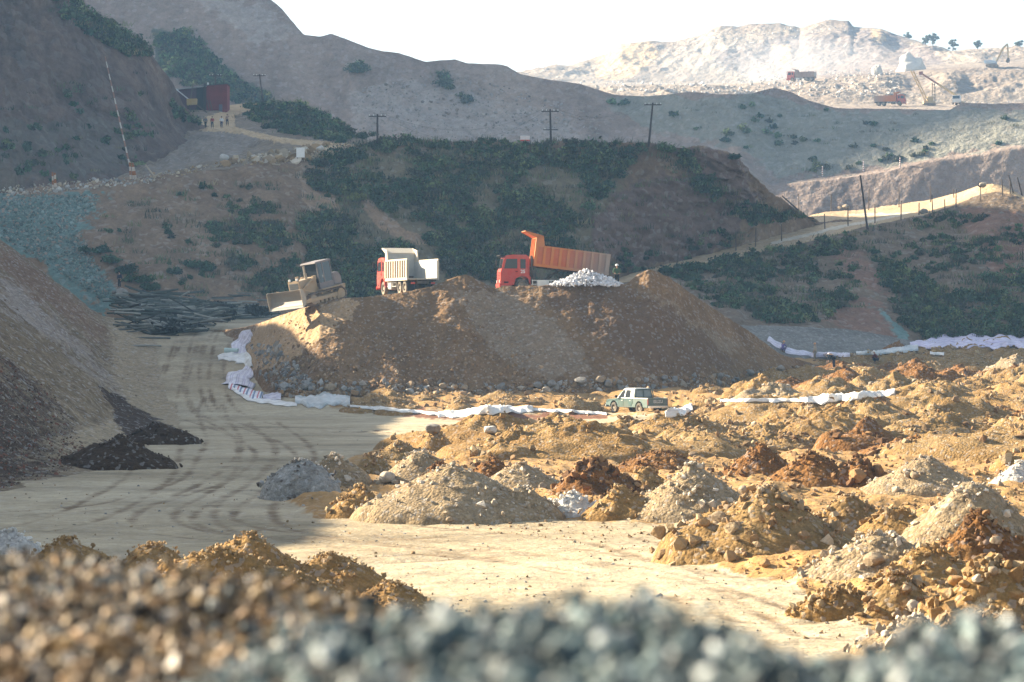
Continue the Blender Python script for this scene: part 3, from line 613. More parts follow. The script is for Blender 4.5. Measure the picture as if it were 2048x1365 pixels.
stuff_stones('scree', [(-10, 390), (195, 390), (190, 420), (150, 450), (230, 590), (200, 600), (60, 510), (-10, 470)], 3800, 0.06, 0.28, [(0.15, 0.205, 0.185), (0.22, 0.275, 0.25), (0.11, 0.15, 0.135), (0.28, 0.23, 0.19)], [hill], None, 'blue grey scree on the brown hill')
stuff_stones('hill_rubble', [(300, 350), (640, 290), (720, 285), (720, 310), (640, 320), (440, 335), (300, 365)], 700, 0.1, 0.55, ST_PALE + ST_BROWN, None, lambda u, v: 0.6 + 0.9 * (450 < u < 660), 'pale rubble along the rim of the bench')
stuff_stones('hill_rubble', [(0, 375), (120, 366), (300, 350), (310, 366), (120, 385), (0, 395)], 380, 0.08, 0.35, ST_PALE + ST_GREY, None, None, 'pale rubble on the crest of the brown hill')
stuff_stones('mountain_rubble', [(700, 180), (860, 150), (1000, 170), (1200, 230), (1200, 300), (1000, 290), (720, 270)], 1200, 0.12, 0.5, [(0.27, 0.24, 0.22), (0.33, 0.3, 0.28), (0.2, 0.17, 0.15)], [mtn], None, 'boulder rubble on the back mountain')
stuff_stones('quarry_rubble', [(1150, 165), (1400, 165), (1660, 140), (1800, 140), (1800, 200), (1500, 190), (1150, 180)], 700, 0.25, 0.9, [(0.5, 0.45, 0.4), (0.6, 0.55, 0.5), (0.42, 0.37, 0.33)], [quarry], None, 'broken rock on the quarry benches')
stuff_stones('quarry_rubble', [(1240, 90), (1440, 58), (1600, 55), (1700, 45), (1720, 60), (1500, 90), (1300, 130)], 200, 0.2, 0.7, [(0.5, 0.45, 0.4), (0.6, 0.55, 0.5), (0.42, 0.37, 0.33)], [quarry], None, 'broken rock on top of the quarry hill')
stuff_stones('yard_pebbles', [(0, 1000), (330, 870), (700, 850), (1200, 850), (700, 960), (640, 1040), (1400, 1055), (1330, 1120), (1600, 1170), (1700, 1280), (900, 1280), (560, 1080), (0, 1080)], 900, 0.015, 0.07, ST_BROWN + ST_GREY, [ground], None, 'scattered pebbles on the yard floor')
FPOLY = [(700, 1025), (1330, 1115), (1590, 1170), (1690, 1240), (2060, 1350), (2060, 700), (1700, 735), (1350, 780), (720, 785), (720, 812), (1340, 840), (900, 880), (660, 960)]
stuff_stones('field_rubble', FPOLY, 6500, 0.05, 0.34, ST_SOIL + [(0.36, 0.24, 0.11)], [ground], lambda u, v: 1.0 - 0.72 * smooth(820, 1080, v), 'clods and stones between the heaps')

# ------------------------------------------------------------------ scrub: clumps of small leaves and tall grass
M_leaf = attrmat('scrub_leaves', rough=0.8, trans=0.25, spec=0.15)
def leaves_np(cs, rs, hs, cols, nl, ls):
    """leaf quads spread through squat clumps"""
    n = len(cs); N = n * nl; k = np.repeat(np.arange(n), nl)
    d = rng.normal(size=(N, 3)); d /= np.linalg.norm(d, axis=1)[:, None]; d[:, 2] = np.abs(d[:, 2])
    lob = 0.75 + 0.35 * np.sin(d[:, 0] * 5 + k) * np.cos(d[:, 1] * 4 + k * 1.7)
    rad = rng.random(N) ** 0.4 * lob
    c = cs[k] + d * rad[:, None] * np.stack([rs[k], rs[k], hs[k]], 1)
    nrm = d + rng.normal(size=(N, 3)) * 0.7; nrm /= np.linalg.norm(nrm, axis=1)[:, None]
    a = np.cross(nrm, rng.normal(size=(N, 3))); a /= np.linalg.norm(a, axis=1)[:, None]; b = np.cross(nrm, a)
    s = ls * rng.uniform(0.5, 1.3, N)[:, None]
    V = np.stack([c - a * s, c - b * s * .45, c + a * s, c + b * s * .45], 1).reshape(-1, 3)
    col = np.clip(cols[k] * rng.uniform(0.45, 1.75, (N, 1)), 0, 1)
    return V, np.arange(N * 4).reshape(-1, 4), np.repeat(col, 4, 0)
def grass_np(cs, hs, cols, nb, spread):
    n = len(cs); N = n * nb; k = np.repeat(np.arange(n), nb)
    c = cs[k] + np.concatenate([rng.normal(size=(N, 2)) * spread, np.zeros((N, 1))], 1)
    up = np.stack([rng.normal(size=N) * .35, rng.normal(size=N) * .35, np.ones(N)], 1) * (hs[k] * rng.uniform(.5, 1.2, N))[:, None]
    w = np.stack([rng.normal(size=N), rng.normal(size=N) * .4, np.zeros(N)], 1); w /= np.linalg.norm(w, axis=1)[:, None]; w *= 0.05
    V = np.stack([c - w, c + w, c + up + w * .3, c + up - w * .3], 1).reshape(-1, 3)
    return V, np.arange(N * 4).reshape(-1, 4), np.repeat(np.clip(cols[k] * rng.uniform(.7, 1.4, (N, 1)), 0, 1), 4, 0)
def join_np(parts):
    vs, fs, cs = [], [], []; b = 0
    for V, Fc, c in parts:
        vs.append(V); fs.append(Fc + b); cs.append(c); b += len(V)
    return np.concatenate(vs), np.concatenate(fs), np.concatenate(cs)
GREEN = [(0.028, 0.058, 0.03), (0.055, 0.095, 0.042), (0.045, 0.07, 0.042), (0.11, 0.13, 0.055), (0.065, 0.066, 0.045), (0.08, 0.115, 0.06)]
DRY = [(0.16, 0.13, 0.075), (0.12, 0.105, 0.065), (0.2, 0.16, 0.09), (0.09, 0.085, 0.05)]
def scrub(name, regions, only, label, leaf=0.24, nl=130):
    pc, pr, pg = [], [], []
    for poly, n, rmin, rmax, keep in regions:
        for u, v in sample_poly(poly, n):
            p, nn, o = hit(u, v)
            if p is None or (only and o not in only): continue
            cover = float(fbm(p[None], 7.0, 3, 140)[0])
            if cover < keep: 
                if rng.random() < 0.5: pg.append(p)
                continue
            pc.append(p); pr.append(rng.uniform(rmin, rmax) * (0.8 + 0.4 * max(0, cover)))
            if rng.random() < 0.6: pg.append(p + rng.normal(size=3) * [1, 0.4, 0])
    pc = np.array(pc); pr = np.array(pr)
    parts = [leaves_np(pc - [0, 0, 0.1], pr, pr * rng.uniform(0.7, 1.25, len(pr)), pick(GREEN, len(pc), 0.4), nl, leaf)]
    if pg:
        pg = np.array(pg); parts.append(grass_np(pg, rng.uniform(0.3, 0.75, len(pg)), pick(DRY + GREEN[2:] * 2, len(pg), .3), 16, 0.5))
    V, Fc, c = join_np(parts)
    o = mesh_np(name, V, Fc, M_leaf, False, {'col': c}); tag(o, label, None, None, 'stuff'); return o
scrub('scrub', [
    ([(612, 345), (640, 315), (700, 300), (760, 284), (860, 282), (1000, 300), (1110, 298), (1230, 300), (1290, 300), (1260, 340), (1200, 400), (1180, 470), (1220, 540), (1150, 566), (990, 570), (900, 560), (870, 500), (800, 440), (725, 390), (690, 420), (620, 370)], 1250, 0.45, 1.8, -0.2),
    ([(600, 420), (700, 400), (760, 460), (820, 500), (800, 575), (700, 600), (640, 570), (600, 480)], 380, 0.45, 1.7, -0.25),
    ([(410, 450), (500, 395), (560, 410), (570, 460), (600, 540), (540, 590), (490, 560), (430, 490)], 200, 0.5, 1.2, -0.1),
    ([(470, 560), (560, 555), (700, 580), (640, 610), (500, 605)], 110, 0.5, 1.1, -0.3),
    ([(1290, 290), (1370, 295), (1400, 340), (1480, 400), (1560, 425), (1610, 436), (1500, 450), (1420, 400), (1330, 340)], 220, 0.5, 1.3, -0.15),
    ([(1180, 430), (1290, 360), (1440, 360), (1520, 420), (1480, 480), (1400, 520), (1270, 545), (1180, 540)], 170, 0.4, 1.0, 0.05),
    ([(200, 400), (600, 340), (640, 420), (480, 470), (560, 600), (300, 590), (220, 500)], 150, 0.25, 0.7, 0.1),
    ([(700, 300), (1300, 292), (1300, 282), (1000, 276), (760, 280)], 120, 0.3, 0.8, -0.3)], [hill], 'dark green scrub and dry grass covering the hill behind the mound')
scrub('scrub', [
    ([(1310, 545), (1480, 512), (1640, 484), (1700, 474), (1720, 600), (1650, 645), (1500, 645), (1400, 600)], 400, 0.4, 1.7, -0.1),
    ([(1700, 474), (1900, 425), (2060, 440), (2060, 540), (1850, 550), (1780, 560)], 260, 0.4, 0.9, -0.05),
    ([(1740, 500), (1850, 560), (2060, 540), (2060, 690), (1860, 684), (1800, 640)], 400, 0.45, 1.8, -0.22),
    ([(1260, 556), (1550, 492), (1720, 458), (1860, 430), (1900, 412), (1880, 440), (1700, 476), (1450, 530), (1300, 568)], 40, 0.25, 0.6, -0.2)], [rhill], 'dark scrub and grass on the hillside below the road at right')
scrub('scrub', [([(485, 212), (540, 207), (600, 203), (650, 226), (705, 272), (690, 286), (600, 272), (530, 256), (490, 236)], 260, 0.7, 1.6, -0.4)], [bench], 'blue green scrub on the knoll beside the winding path', 0.32, 110)
scrub('scrub', [([(115, -10), (200, 40), (285, 85), (300, 110), (250, 112), (180, 70), (110, 20)], 170, 0.8, 1.9, -0.3), ([(330, 190), (400, 250), (350, 240)], 30, .5, 1.2, -.2), ([(-20, 200), (280, 140), (330, 330), (-20, 380)], 110, 0.4, 1.1, 0.0)], [cliff], 'bushes along the top edge and ledges of the cliff', 0.32, 110)
scrub('scrub', [([(310, 70), (380, 66), (430, 120), (520, 185), (560, 215), (480, 212), (400, 165), (330, 150)], 380, 0.9, 2.1, -0.25), ([(705, 125), (730, 130), (730, 150), (708, 150)], 10, 1, 2, -1),
    ([(870, 145), (890, 150), (905, 180), (890, 178)], 16, 1, 2.0, -1), ([(920, 190), (945, 200), (930, 208)], 7, 1, 1.8, -1), ([(1180, 200), (1500, 195), (1700, 225), (2048, 230), (2048, 285), (1560, 360), (1480, 300)], 110, 0.5, 1.4, 0.05), ([(330, 170), (480, 175), (420, 160)], 30, 1, 2, -.5)], [mtn], 'scattered scrub on the long back mountain', 0.45, 60)
# ------------------------------------------------------------------ dumped heaps: each one a thing of its own
M_hp = {
 'pale': dirt('heap_pale_gravel', [(0.33, 0.23, 0.125), (0.41, 0.30, 0.175), (0.48, 0.37, 0.235)], size=1.6, peb=0.10, pebamt=0.6, bump=0.8),
 'tan': dirt('heap_tan_earth', [(0.27, 0.155, 0.055), (0.36, 0.225, 0.088), (0.44, 0.30, 0.145)], size=1.5, peb=0.12, pebamt=0.55, bump=0.9),
 'ochre': dirt('heap_ochre_earth', [(0.28, 0.155, 0.05), (0.38, 0.225, 0.08), (0.43, 0.275, 0.115)], size=1.3, peb=0.12, pebamt=0.5, bump=1.0),
 'rust': dirt('heap_rust_earth', [(0.16, 0.07, 0.02), (0.27, 0.125, 0.036), (0.34, 0.175, 0.058)], size=1.0, peb=0.14, pebamt=0.5, bump=1.1),
 'dark': dirt('heap_dark_earth', [(0.055, 0.03, 0.015), (0.09, 0.05, 0.026)], size=1.2, peb=0.15, pebamt=0.5, bump=1.0),
 'grey': dirt('heap_grey_gravel', [(0.34, 0.33, 0.31), (0.44, 0.43, 0.40), (0.17, 0.14, 0.11)], size=1.4, peb=0.12, pebamt=0.6, bump=0.9),
 'white': dirt('heap_white_gravel', [(0.55, 0.52, 0.48), (0.66, 0.63, 0.58)], size=1.4, peb=0.12, pebamt=0.5, bump=0.8)}
PAL = {'pale': ST_PALE, 'tan': ST_BROWN + ST_SOIL, 'ochre': [(0.34, 0.22, 0.10), (0.42, 0.31, 0.18), (0.28, 0.17, 0.07)], 'rust': [(0.2, 0.1, 0.04), (0.28, 0.16, 0.07), (0.14, 0.07, 0.03)],
       'dark': [(0.08, 0.05, 0.03), (0.06, 0.035, 0.02)], 'grey': [(0.18, 0.16, 0.14), (0.4, 0.39, 0.37), (0.12, 0.1, 0.09)], 'white': [(0.62, 0.6, 0.56)]}
hseed = [0]
def heap(cx, cy, R, H, kind, lobes=2, rough=0.12, clod=0.0, nst=120, res=(26, 64), ang=None, stretch=1.0, smax=0.16, label=None, group=None, z0=None, tipr=0.12):
    """a tipped load: overlapping cones at the angle of repose, slumped, broken by clods and loose stones"""
    hseed[0] += 1; sd = 300 + hseed[0] * 7
    r = np.random.default_rng(sd)
    nr, na = res
    ang = r.uniform(0, np.pi) if ang is None else ang
    rr = np.linspace(0, 1.12, nr)[:, None]; th = np.linspace(0, 2 * np.pi, na, endpoint=False)[None]
    q = np.stack([np.cos(th) * 1.1, np.sin(th) * 1.1, th * 0 + sd], -1)
    edge = 1 + 0.16 * fbm(q, 1.0, 3, sd)
    X = rr * np.cos(th) * edge * R * stretch; Y = rr * np.sin(th) * edge * R
    h = np.zeros(X.shape); e0 = np.hypot(X / (R * stretch), Y / R) / edge
    L = [(0, 0, 1.0)] + [(r.uniform(-.5, .5) * R * stretch, r.uniform(-.4, .4) * R, r.uniform(.45, .85)) for _ in range(lobes - 1)]
    for lx, ly, k in L:
        dd_ = np.hypot((X - lx) / stretch, Y - ly) / (R * (0.45 + 0.55 * k))
        dd_ = np.sqrt(dd_ ** 2 + tipr ** 2) - tipr
        h = np.maximum(h, k * H * (1 - np.clip(dd_, 0, 1.0)) ** 1.08)
    ca, sa = np.cos(ang), np.sin(ang)
    PX = X * ca - Y * sa; PY = X * sa + Y * ca
    pw = np.stack([PX + cx, PY + cy, h], -1)
    fall = np.clip(1.12 - e0, 0, 1) ** 0.6
    n = 0.55 * fbm(pw, R * 0.9, 4, sd) + 0.3 * fbm(pw, R * .3, 3, sd + 5)
    h = h + H * rough * 2.0 * n * fall
    if clod: h = h + clod * fall * (0.8 * fbm(pw, 0.8, 5, sd + 9, gain=.65) + 0.5 * fbm(pw, 0.4, 3, sd + 11, ridged=True))
    else: h = h + 0.05 * fall * fbm(pw, 0.3, 3, sd + 9)
    z0 = drop(cx, cy) if z0 is None else z0
    zz = h + z0 - 0.7 * smooth(0.88, 1.12, e0) - 0.06
    jx = 0.06 * fbm(pw, 0.5, 2, sd + 3) * R * .3
    V = np.stack([PX + jx, PY + jx, zz - z0], -1)
    idx = np.arange(nr * na).reshape(nr, na)
    a = idx[:-1]; b = idx[1:]; a2 = np.roll(a, -1, 1); b2 = np.roll(b, -1, 1)
    Fq = np.stack([a.ravel(), b.ravel(), b2.ravel(), a2.ravel()], 1)
    VV = V.reshape(-1, 3); mi = np.zeros(len(Fq), int)
    Ft = np.concatenate([Fq[:, [0, 1, 2]], Fq[:, [0, 2, 3]]]); mi = np.zeros(len(Ft), int)
    col = np.full((len(VV), 3), 0.3)
    if nst:
        nst = int(nst * (1.0 if not clod else 1.5)); i = r.integers(0, len(VV), nst); pts = VV[i] + r.normal(size=(nst, 3)) * [0.1, 0.1, 0]
        sz = 0.022 * (smax / 0.022) ** (r.random(nst) ** 1.8) * (0.7 + 0.6 * e0.ravel()[i])
        SV, SF, SC = stones_np(pts, sz, pick(PAL[kind], nst), ICO1)
        Ft = np.concatenate([Ft, SF + len(VV)]); mi = np.concatenate([mi, np.ones(len(SF), int)])
        VV = np.concatenate([VV, SV]); col = np.concatenate([col, SC])
    nfl = len(Ft)
    o = mesh_np('dirt_heap' if kind not in ('pale', 'grey', 'white') else 'gravel_heap', VV, Ft, [M_hp[kind], M_stone], True, {'col': col}, mi, loc=(cx, cy, z0))
    o.data.polygons.foreach_set('use_smooth', mi == 0)
    tag(o, label, 'heap', group); return o
def heap_px(u, vb, hw, vt, kind, label, group='heaps dumped at the edge of the yard', **kw):
    f = G(u, vb); d = f[1]; pm = F / d; R = hw / pm
    dep = kw.pop('depth', 0.85) * R
    cy = d + dep; cx = (u - 1024) / F * cy
    st = R / dep if dep else 1
    z0 = float(gz(cx, cy)); top = 6 + (660 - vt) * cy / F
    kw.setdefault('nst', int(min(700, 2.2 * hw))); kw.setdefault('res', (int(np.clip(hw / 4, 22, 46)), int(np.clip(hw * 0.9, 60, 150))))
    return heap(cx, cy, dep, top - z0, kind, stretch=st, ang=0.0, label=label, group=group, z0=z0, **kw)
HP = [
 (604, 1002, 84, 918, 'grey', 'grey white gravel heap with dark clods at the left tip of the heap field', dict(clod=.10, tipr=.5, lobes=3)),
 (668, 985, 80, 903, 'pale', 'pale gravel heap on the shade edge beside the grey white heap', {}),
 (745, 955, 62, 908, 'tan', 'small brown heap behind the pale heap on the shade edge', dict(clod=.12)),
 (800, 930, 70, 880, 'tan', 'tan heap with a dark crusted side near the balanced boulder', dict(clod=.1)),
 (872, 918, 60, 862, 'ochre', 'ochre heap that carries the big grey boulder', dict(clod=.12)),
 (720, 1040, 74, 966, 'ochre', 'small brown cone at the left front corner of the heaps', dict(clod=.06)),
 (845, 985, 120, 898, 'pale', 'pale grey gravel cone behind the widest front gravel heap', {}),
 (880, 990, 60, 922, 'rust', 'rusty orange clod heap wedged between two pale gravel cones', dict(clod=.2)),
 (985, 965, 70, 918, 'rust', 'low rusty crest heap behind the pale front gravel', dict(clod=.2)),
 (1040, 985, 110, 925, 'pale', 'pale heap with a rounded top behind the middle of the front row', {}),
 (905, 1050, 215, 928, 'pale', 'widest pale gravel heap at the front edge of the yard', dict(lobes=3)),
 (1045, 1044, 95, 962, 'pale', 'short pale gravel heap joined to the right of the widest one', {}),
 (1150, 1040, 80, 985, 'white', 'low whitish heap with stones under the dark clod heap', dict(clod=.14)),
 (1190, 1005, 108, 918, 'rust', 'dark rusty heap of coarse clods in the front rows', dict(clod=.28, smax=.3)),
 (1240, 1046, 88, 966, 'ochre', 'smooth ochre heap between dark clods and the pale cone', {}),
 (1290, 1000, 90, 935, 'ochre', 'ochre heap rising behind the smooth ochre one', dict(clod=.16)),
 (1385, 1050, 165, 928, 'pale', 'tall smooth pale cone with a whitish foot in the front row', dict(lobes=1)),
 (1320, 950, 110, 898, 'rust', 'rusty clod ridge behind the tall smooth pale cone', dict(clod=.2)),
 (1520, 965, 95, 893, 'rust', 'steep rust brown heap behind the tall pale cone', dict(clod=.2)),
 (1625, 985, 120, 908, 'rust', 'rust brown peaked heap left of the chunky dark pile', dict(clod=.14)),
 (1715, 985, 90, 920, 'rust', 'chunky dark pile of broken slabs beside the large pale dome', dict(clod=.3, smax=.35)),
 (1850, 1000, 150, 912, 'pale', 'large pale dome of fine gravel in the middle of the right side', dict(lobes=1)),
 (2040, 985, 80, 920, 'white', 'bright whitish heap cut by the right edge of the picture', {}),
 (1540, 1138, 240, 972, 'tan', 'big brown stony heap with a pale crest facing the lit yard', dict(lobes=3, smax=.2, clod=.05)),
 (1700, 1070, 110, 985, 'tan', 'stony tan heap behind the big brown one', {}),
 (1790, 1110, 130, 1008, 'ochre', 'ochre slope heap between the big brown heap and the pale peak', dict(clod=.06)),
 (1945, 1120, 190, 966, 'pale', 'sharp pale peak of gravel near the right edge', dict(lobes=2)),
 (1760, 1180, 190, 1060, 'pale', 'long pale gravel spur running down to the yard', dict(lobes=2)),
 (1960, 1170, 150, 1028, 'rust', 'dark rust hollow heap with a round boulder in it', dict(clod=.22)),
 (1860, 1190, 140, 1085, 'ochre', 'ochre heap in front of the dark rust hollow', dict(clod=.1)),
 (1680, 1240, 110, 1168, 'ochre', 'low lumpy brown tongue of earth lying on the lit floor', dict(clod=.22, depth=.6)),
 (1800, 1245, 110, 1140, 'tan', 'tan heap behind the low lumpy tongue', dict(clod=.06)),
 (1985, 1290, 200, 1118, 'ochre', 'wide ochre bank with boulders at lower right', dict(lobes=3, clod=.1, smax=.22)),
 (1830, 1320, 150, 1225, 'pale', 'low pale heap by the blurred gravel at lower right', dict(lobes=2)),
 (1960, 1370, 180, 1215, 'tan', 'tan heap nearest to the camera at lower right', dict(lobes=2, clod=.05)),
 (1288, 872, 80, 842, 'rust', 'dark clod heap hiding the rear wheels of the pickup', dict(clod=.16, smax=.3)),
 (130, 1160, 120, 1074, 'ochre', 'small ochre heap behind the blurred gravel at left', dict(clod=.08, smax=.085)),
 (310, 1185, 130, 1082, 'ochre', 'ochre heap left of the main lump behind the blurred gravel', dict(clod=.08, smax=.085)),
 (500, 1215, 190, 1062, 'ochre', 'main lump of ochre clods behind the blurred gravel', dict(clod=.1, lobes=3, smax=.09)),
 (660, 1215, 170, 1098, 'ochre', 'right shoulder of the ochre bank running down to the lit floor', dict(clod=.09, lobes=2, smax=.085)),
 (440, 1260, 400, 1098, 'ochre', 'broad ochre bank under the clod lumps at left', dict(clod=.1, lobes=4, depth=.28, smax=.09)),
 (780, 1235, 130, 1160, 'ochre', 'low right tip of the ochre bank beside the lit floor', dict(clod=.08, lobes=2, smax=.08)),
 (15, 1110, 80, 1053, 'white', 'whitish gravel heap at the left edge of the picture', {}),
 (238, 942, 130, 884, 'dark', 'almost black earth heap at the foot of the spoil slope', dict(clod=.16, lobes=4, rough=.3)),
 (318, 890, 90, 846, 'dark', 'dark brown earth heap running down the spoil slope', dict(clod=.14, lobes=4, rough=.3)),
]
for u, vb, hw, vt, kind, lab, kw in HP:
    heap_px(u, vb, hw, vt, kind, lab, 'dark heaps beside the road' if kind == 'dark' else 'heaps dumped at the edge of the yard', **dict(kw))
RAND = [(890, 905), (985, 884), (1200, 862), (1350, 846), (1400, 800), (1500, 785), (1620, 765), (1720, 735), (1800, 712), (2400, 700), (2400, 985), (2048, 940), (1700, 905), (1480, 912), (1200, 925), (1000, 925)]
nh = 0
for yy in np.arange(92, 285, 4.7):
    for xx in np.arange(-14, 58, 4.3):
        x = xx + rng.uniform(-1.6, 1.6); y = yy + rng.uniform(-1.8, 1.8)
        z = float(gz(x, y)); u, v, d = proj(np.array([x, y, z]))
        if not inpoly(np.array([u]), np.array([v]), RAND)[0] or u > 2190: continue
        if 1170 < u < 1400 and 160 < y < 216: continue
        zone = 'back' if y > 200 else ('middle' if y > 140 else 'near')
        kd = rng.choice(['tan', 'ochre', 'pale', 'rust'], p=[.44, .36, .05, .15])
        R = rng.uniform(2.2, 3.9); H = R * rng.uniform(.32, .58) * (0.85 if y > 215 else 1)
        w = {'tan': 'tan', 'ochre': 'ochre', 'pale': 'pale grey', 'rust': 'rusty'}[kd]
        if 1090 < u < 1520 and 150 < y < 218: R = rng.uniform(1.1, 1.7); H = R * .4
        heap(x, y, R, H, kd, lobes=int(rng.integers(2, 5)), rough=.36, clod=rng.choice([.06, .14, .22]) + (0.08 if kd == 'rust' else 0), nst=60 if y > 150 else 110,
             res=(22, 66) if y > 150 else (28, 84), smax=.3, stretch=rng.uniform(1.0, 1.9),
             label={'near': 'one of the %s dumped heaps just behind the front rows', 'middle': 'one of the %s dumped heaps halfway back in the heap field', 'back': 'one of the low %s heaps in the farthest rows of the heap field'}[zone] % w,
             group='%s heaps in the %s rows of the heap field' % (w, zone))
        nh += 1
for k in range(46):
    u = rng.uniform(700, 1420); v = rng.uniform(788, 826) if u < 1200 else rng.uniform(775, 815)
    p, n_, o_ = hit(u, v); R = rng.uniform(.7, 1.7)
    if o_ is not ground or 1180 < u < 1390: continue
    heap(p[0], p[1], R, R * rng.uniform(.3, .5), rng.choice(['tan', 'ochre']), lobes=2, rough=.25, clod=.12, nst=40, res=(14, 36), smax=.25, stretch=1.3,
         label='low lump of earth on the strip in front of the mound', group='low lumps of earth in front of the mound')


# ------------------------------------------------------------------ near gravel ridge in front of the camera (far out of focus)
M_near = dirt('near_gravel_bed', [(0.05, 0.045, 0.04), (0.09, 0.07, 0.05)], size=0.4, peb=0.03, pebamt=0.6, bump=0.8)  # bed darkened, shadow gaps between the stones are put into its colour
us = np.linspace(-700, 2750, 260)
def ridge_sheet(name, crest, dn, dc, label):
    l1 = line([(a, b + 26, dc) for a, b in crest], us, 2); l0 = line([(a, max(1470, b + 190), dn) for a, b in crest], us, 2)
    lm1 = l0 + np.array([0, -1.2, -0.5]); l2 = l1 + np.array([0, 0.9, -0.55]); l3 = l1 + np.array([0, 9, -6.4])
    return loft(name, [lm1, l0, l1, l2, l3], [6, 30, 14, 20], M_near, disp=lambda p, t: 0.06 * fbm(p, 0.4, 4, 120) + 0.02 * fbm(p, 0.09, 2, 121), label=label)
CR_L = [(-700, 1080), (0, 1088), (100, 1096), (200, 1106), (330, 1126), (430, 1132), (520, 1150), (650, 1164), (760, 1186), (830, 1225), (900, 1330), (1000, 1480), (2750, 1700)]
CR_R = [(-700, 1600), (350, 1440), (480, 1345), (600, 1295), (750, 1245), (850, 1220), (950, 1206), (1100, 1210), (1200, 1216), (1330, 1226), (1430, 1238), (1500, 1262), (1560, 1295), (1620, 1330), (1680, 1330), (1740, 1305), (1800, 1285), (1850, 1268), (1900, 1254), (1950, 1244), (2048, 1268), (2750, 1290)]
nearL, nA = ridge_sheet('terrain_gravel_bank', CR_L, 4.6, 7.2, 'brown and grey gravel bank close to the camera at left')
nearR, nB = ridge_sheet('terrain_gravel_bank', CR_R, 3.0, 4.6, 'grey gravel bank close to the camera at right')
M_nstone = attrmat('near_gravel_stone', rough=0.6, bump=0.3, bsize=0.01, var=0.45, spec=0.3)
def near_stones(A, n, pal, label, smin, smax):
    sel = A[6:48]; i = rng.integers(0, sel.shape[0], n); j = rng.integers(0, sel.shape[1], n)
    pts = sel[i, j] + rng.normal(size=(n, 3)) * [0.02, 0.03, 0.014]
    u, v, d = proj(pts); k = (u > -150) & (u < 2200) & (v < 1520); pts = pts[k]
    V, Fc, c = stones_np(pts, smin * (smax / smin) ** (rng.random(len(pts)) ** 1.6), pick(pal, len(pts), .4), ICO1, 0.2)
    o = mesh_np('gravel', V, Fc, M_nstone, False, {'col': c}); tag(o, label, None, None, 'stuff')
near_stones(nA, 19000, [(0.27, 0.18, 0.085), (0.35, 0.24, 0.12), (0.17, 0.10, 0.045), (0.14, 0.10, 0.06), (0.11, 0.13, 0.13), (0.42, 0.34, 0.25), (0.27, 0.15, 0.06), (0.22, 0.13, 0.055), (0.06, 0.052, 0.045), (0.22, 0.15, 0.075), (0.05, 0.04, 0.03), (0.45, 0.40, 0.34)], 'blurred brown and grey gravel in the left foreground', .006, .027)
near_stones(nB, 20000, [(0.06, 0.095, 0.105), (0.10, 0.145, 0.15), (0.04, 0.06, 0.07), (0.2, 0.26, 0.255), (0.45, 0.48, 0.46), (0.025, 0.036, 0.045), (0.055, 0.08, 0.09), (0.14, 0.185, 0.185)], 'blurred blue grey gravel in the right foreground', .005, .023)
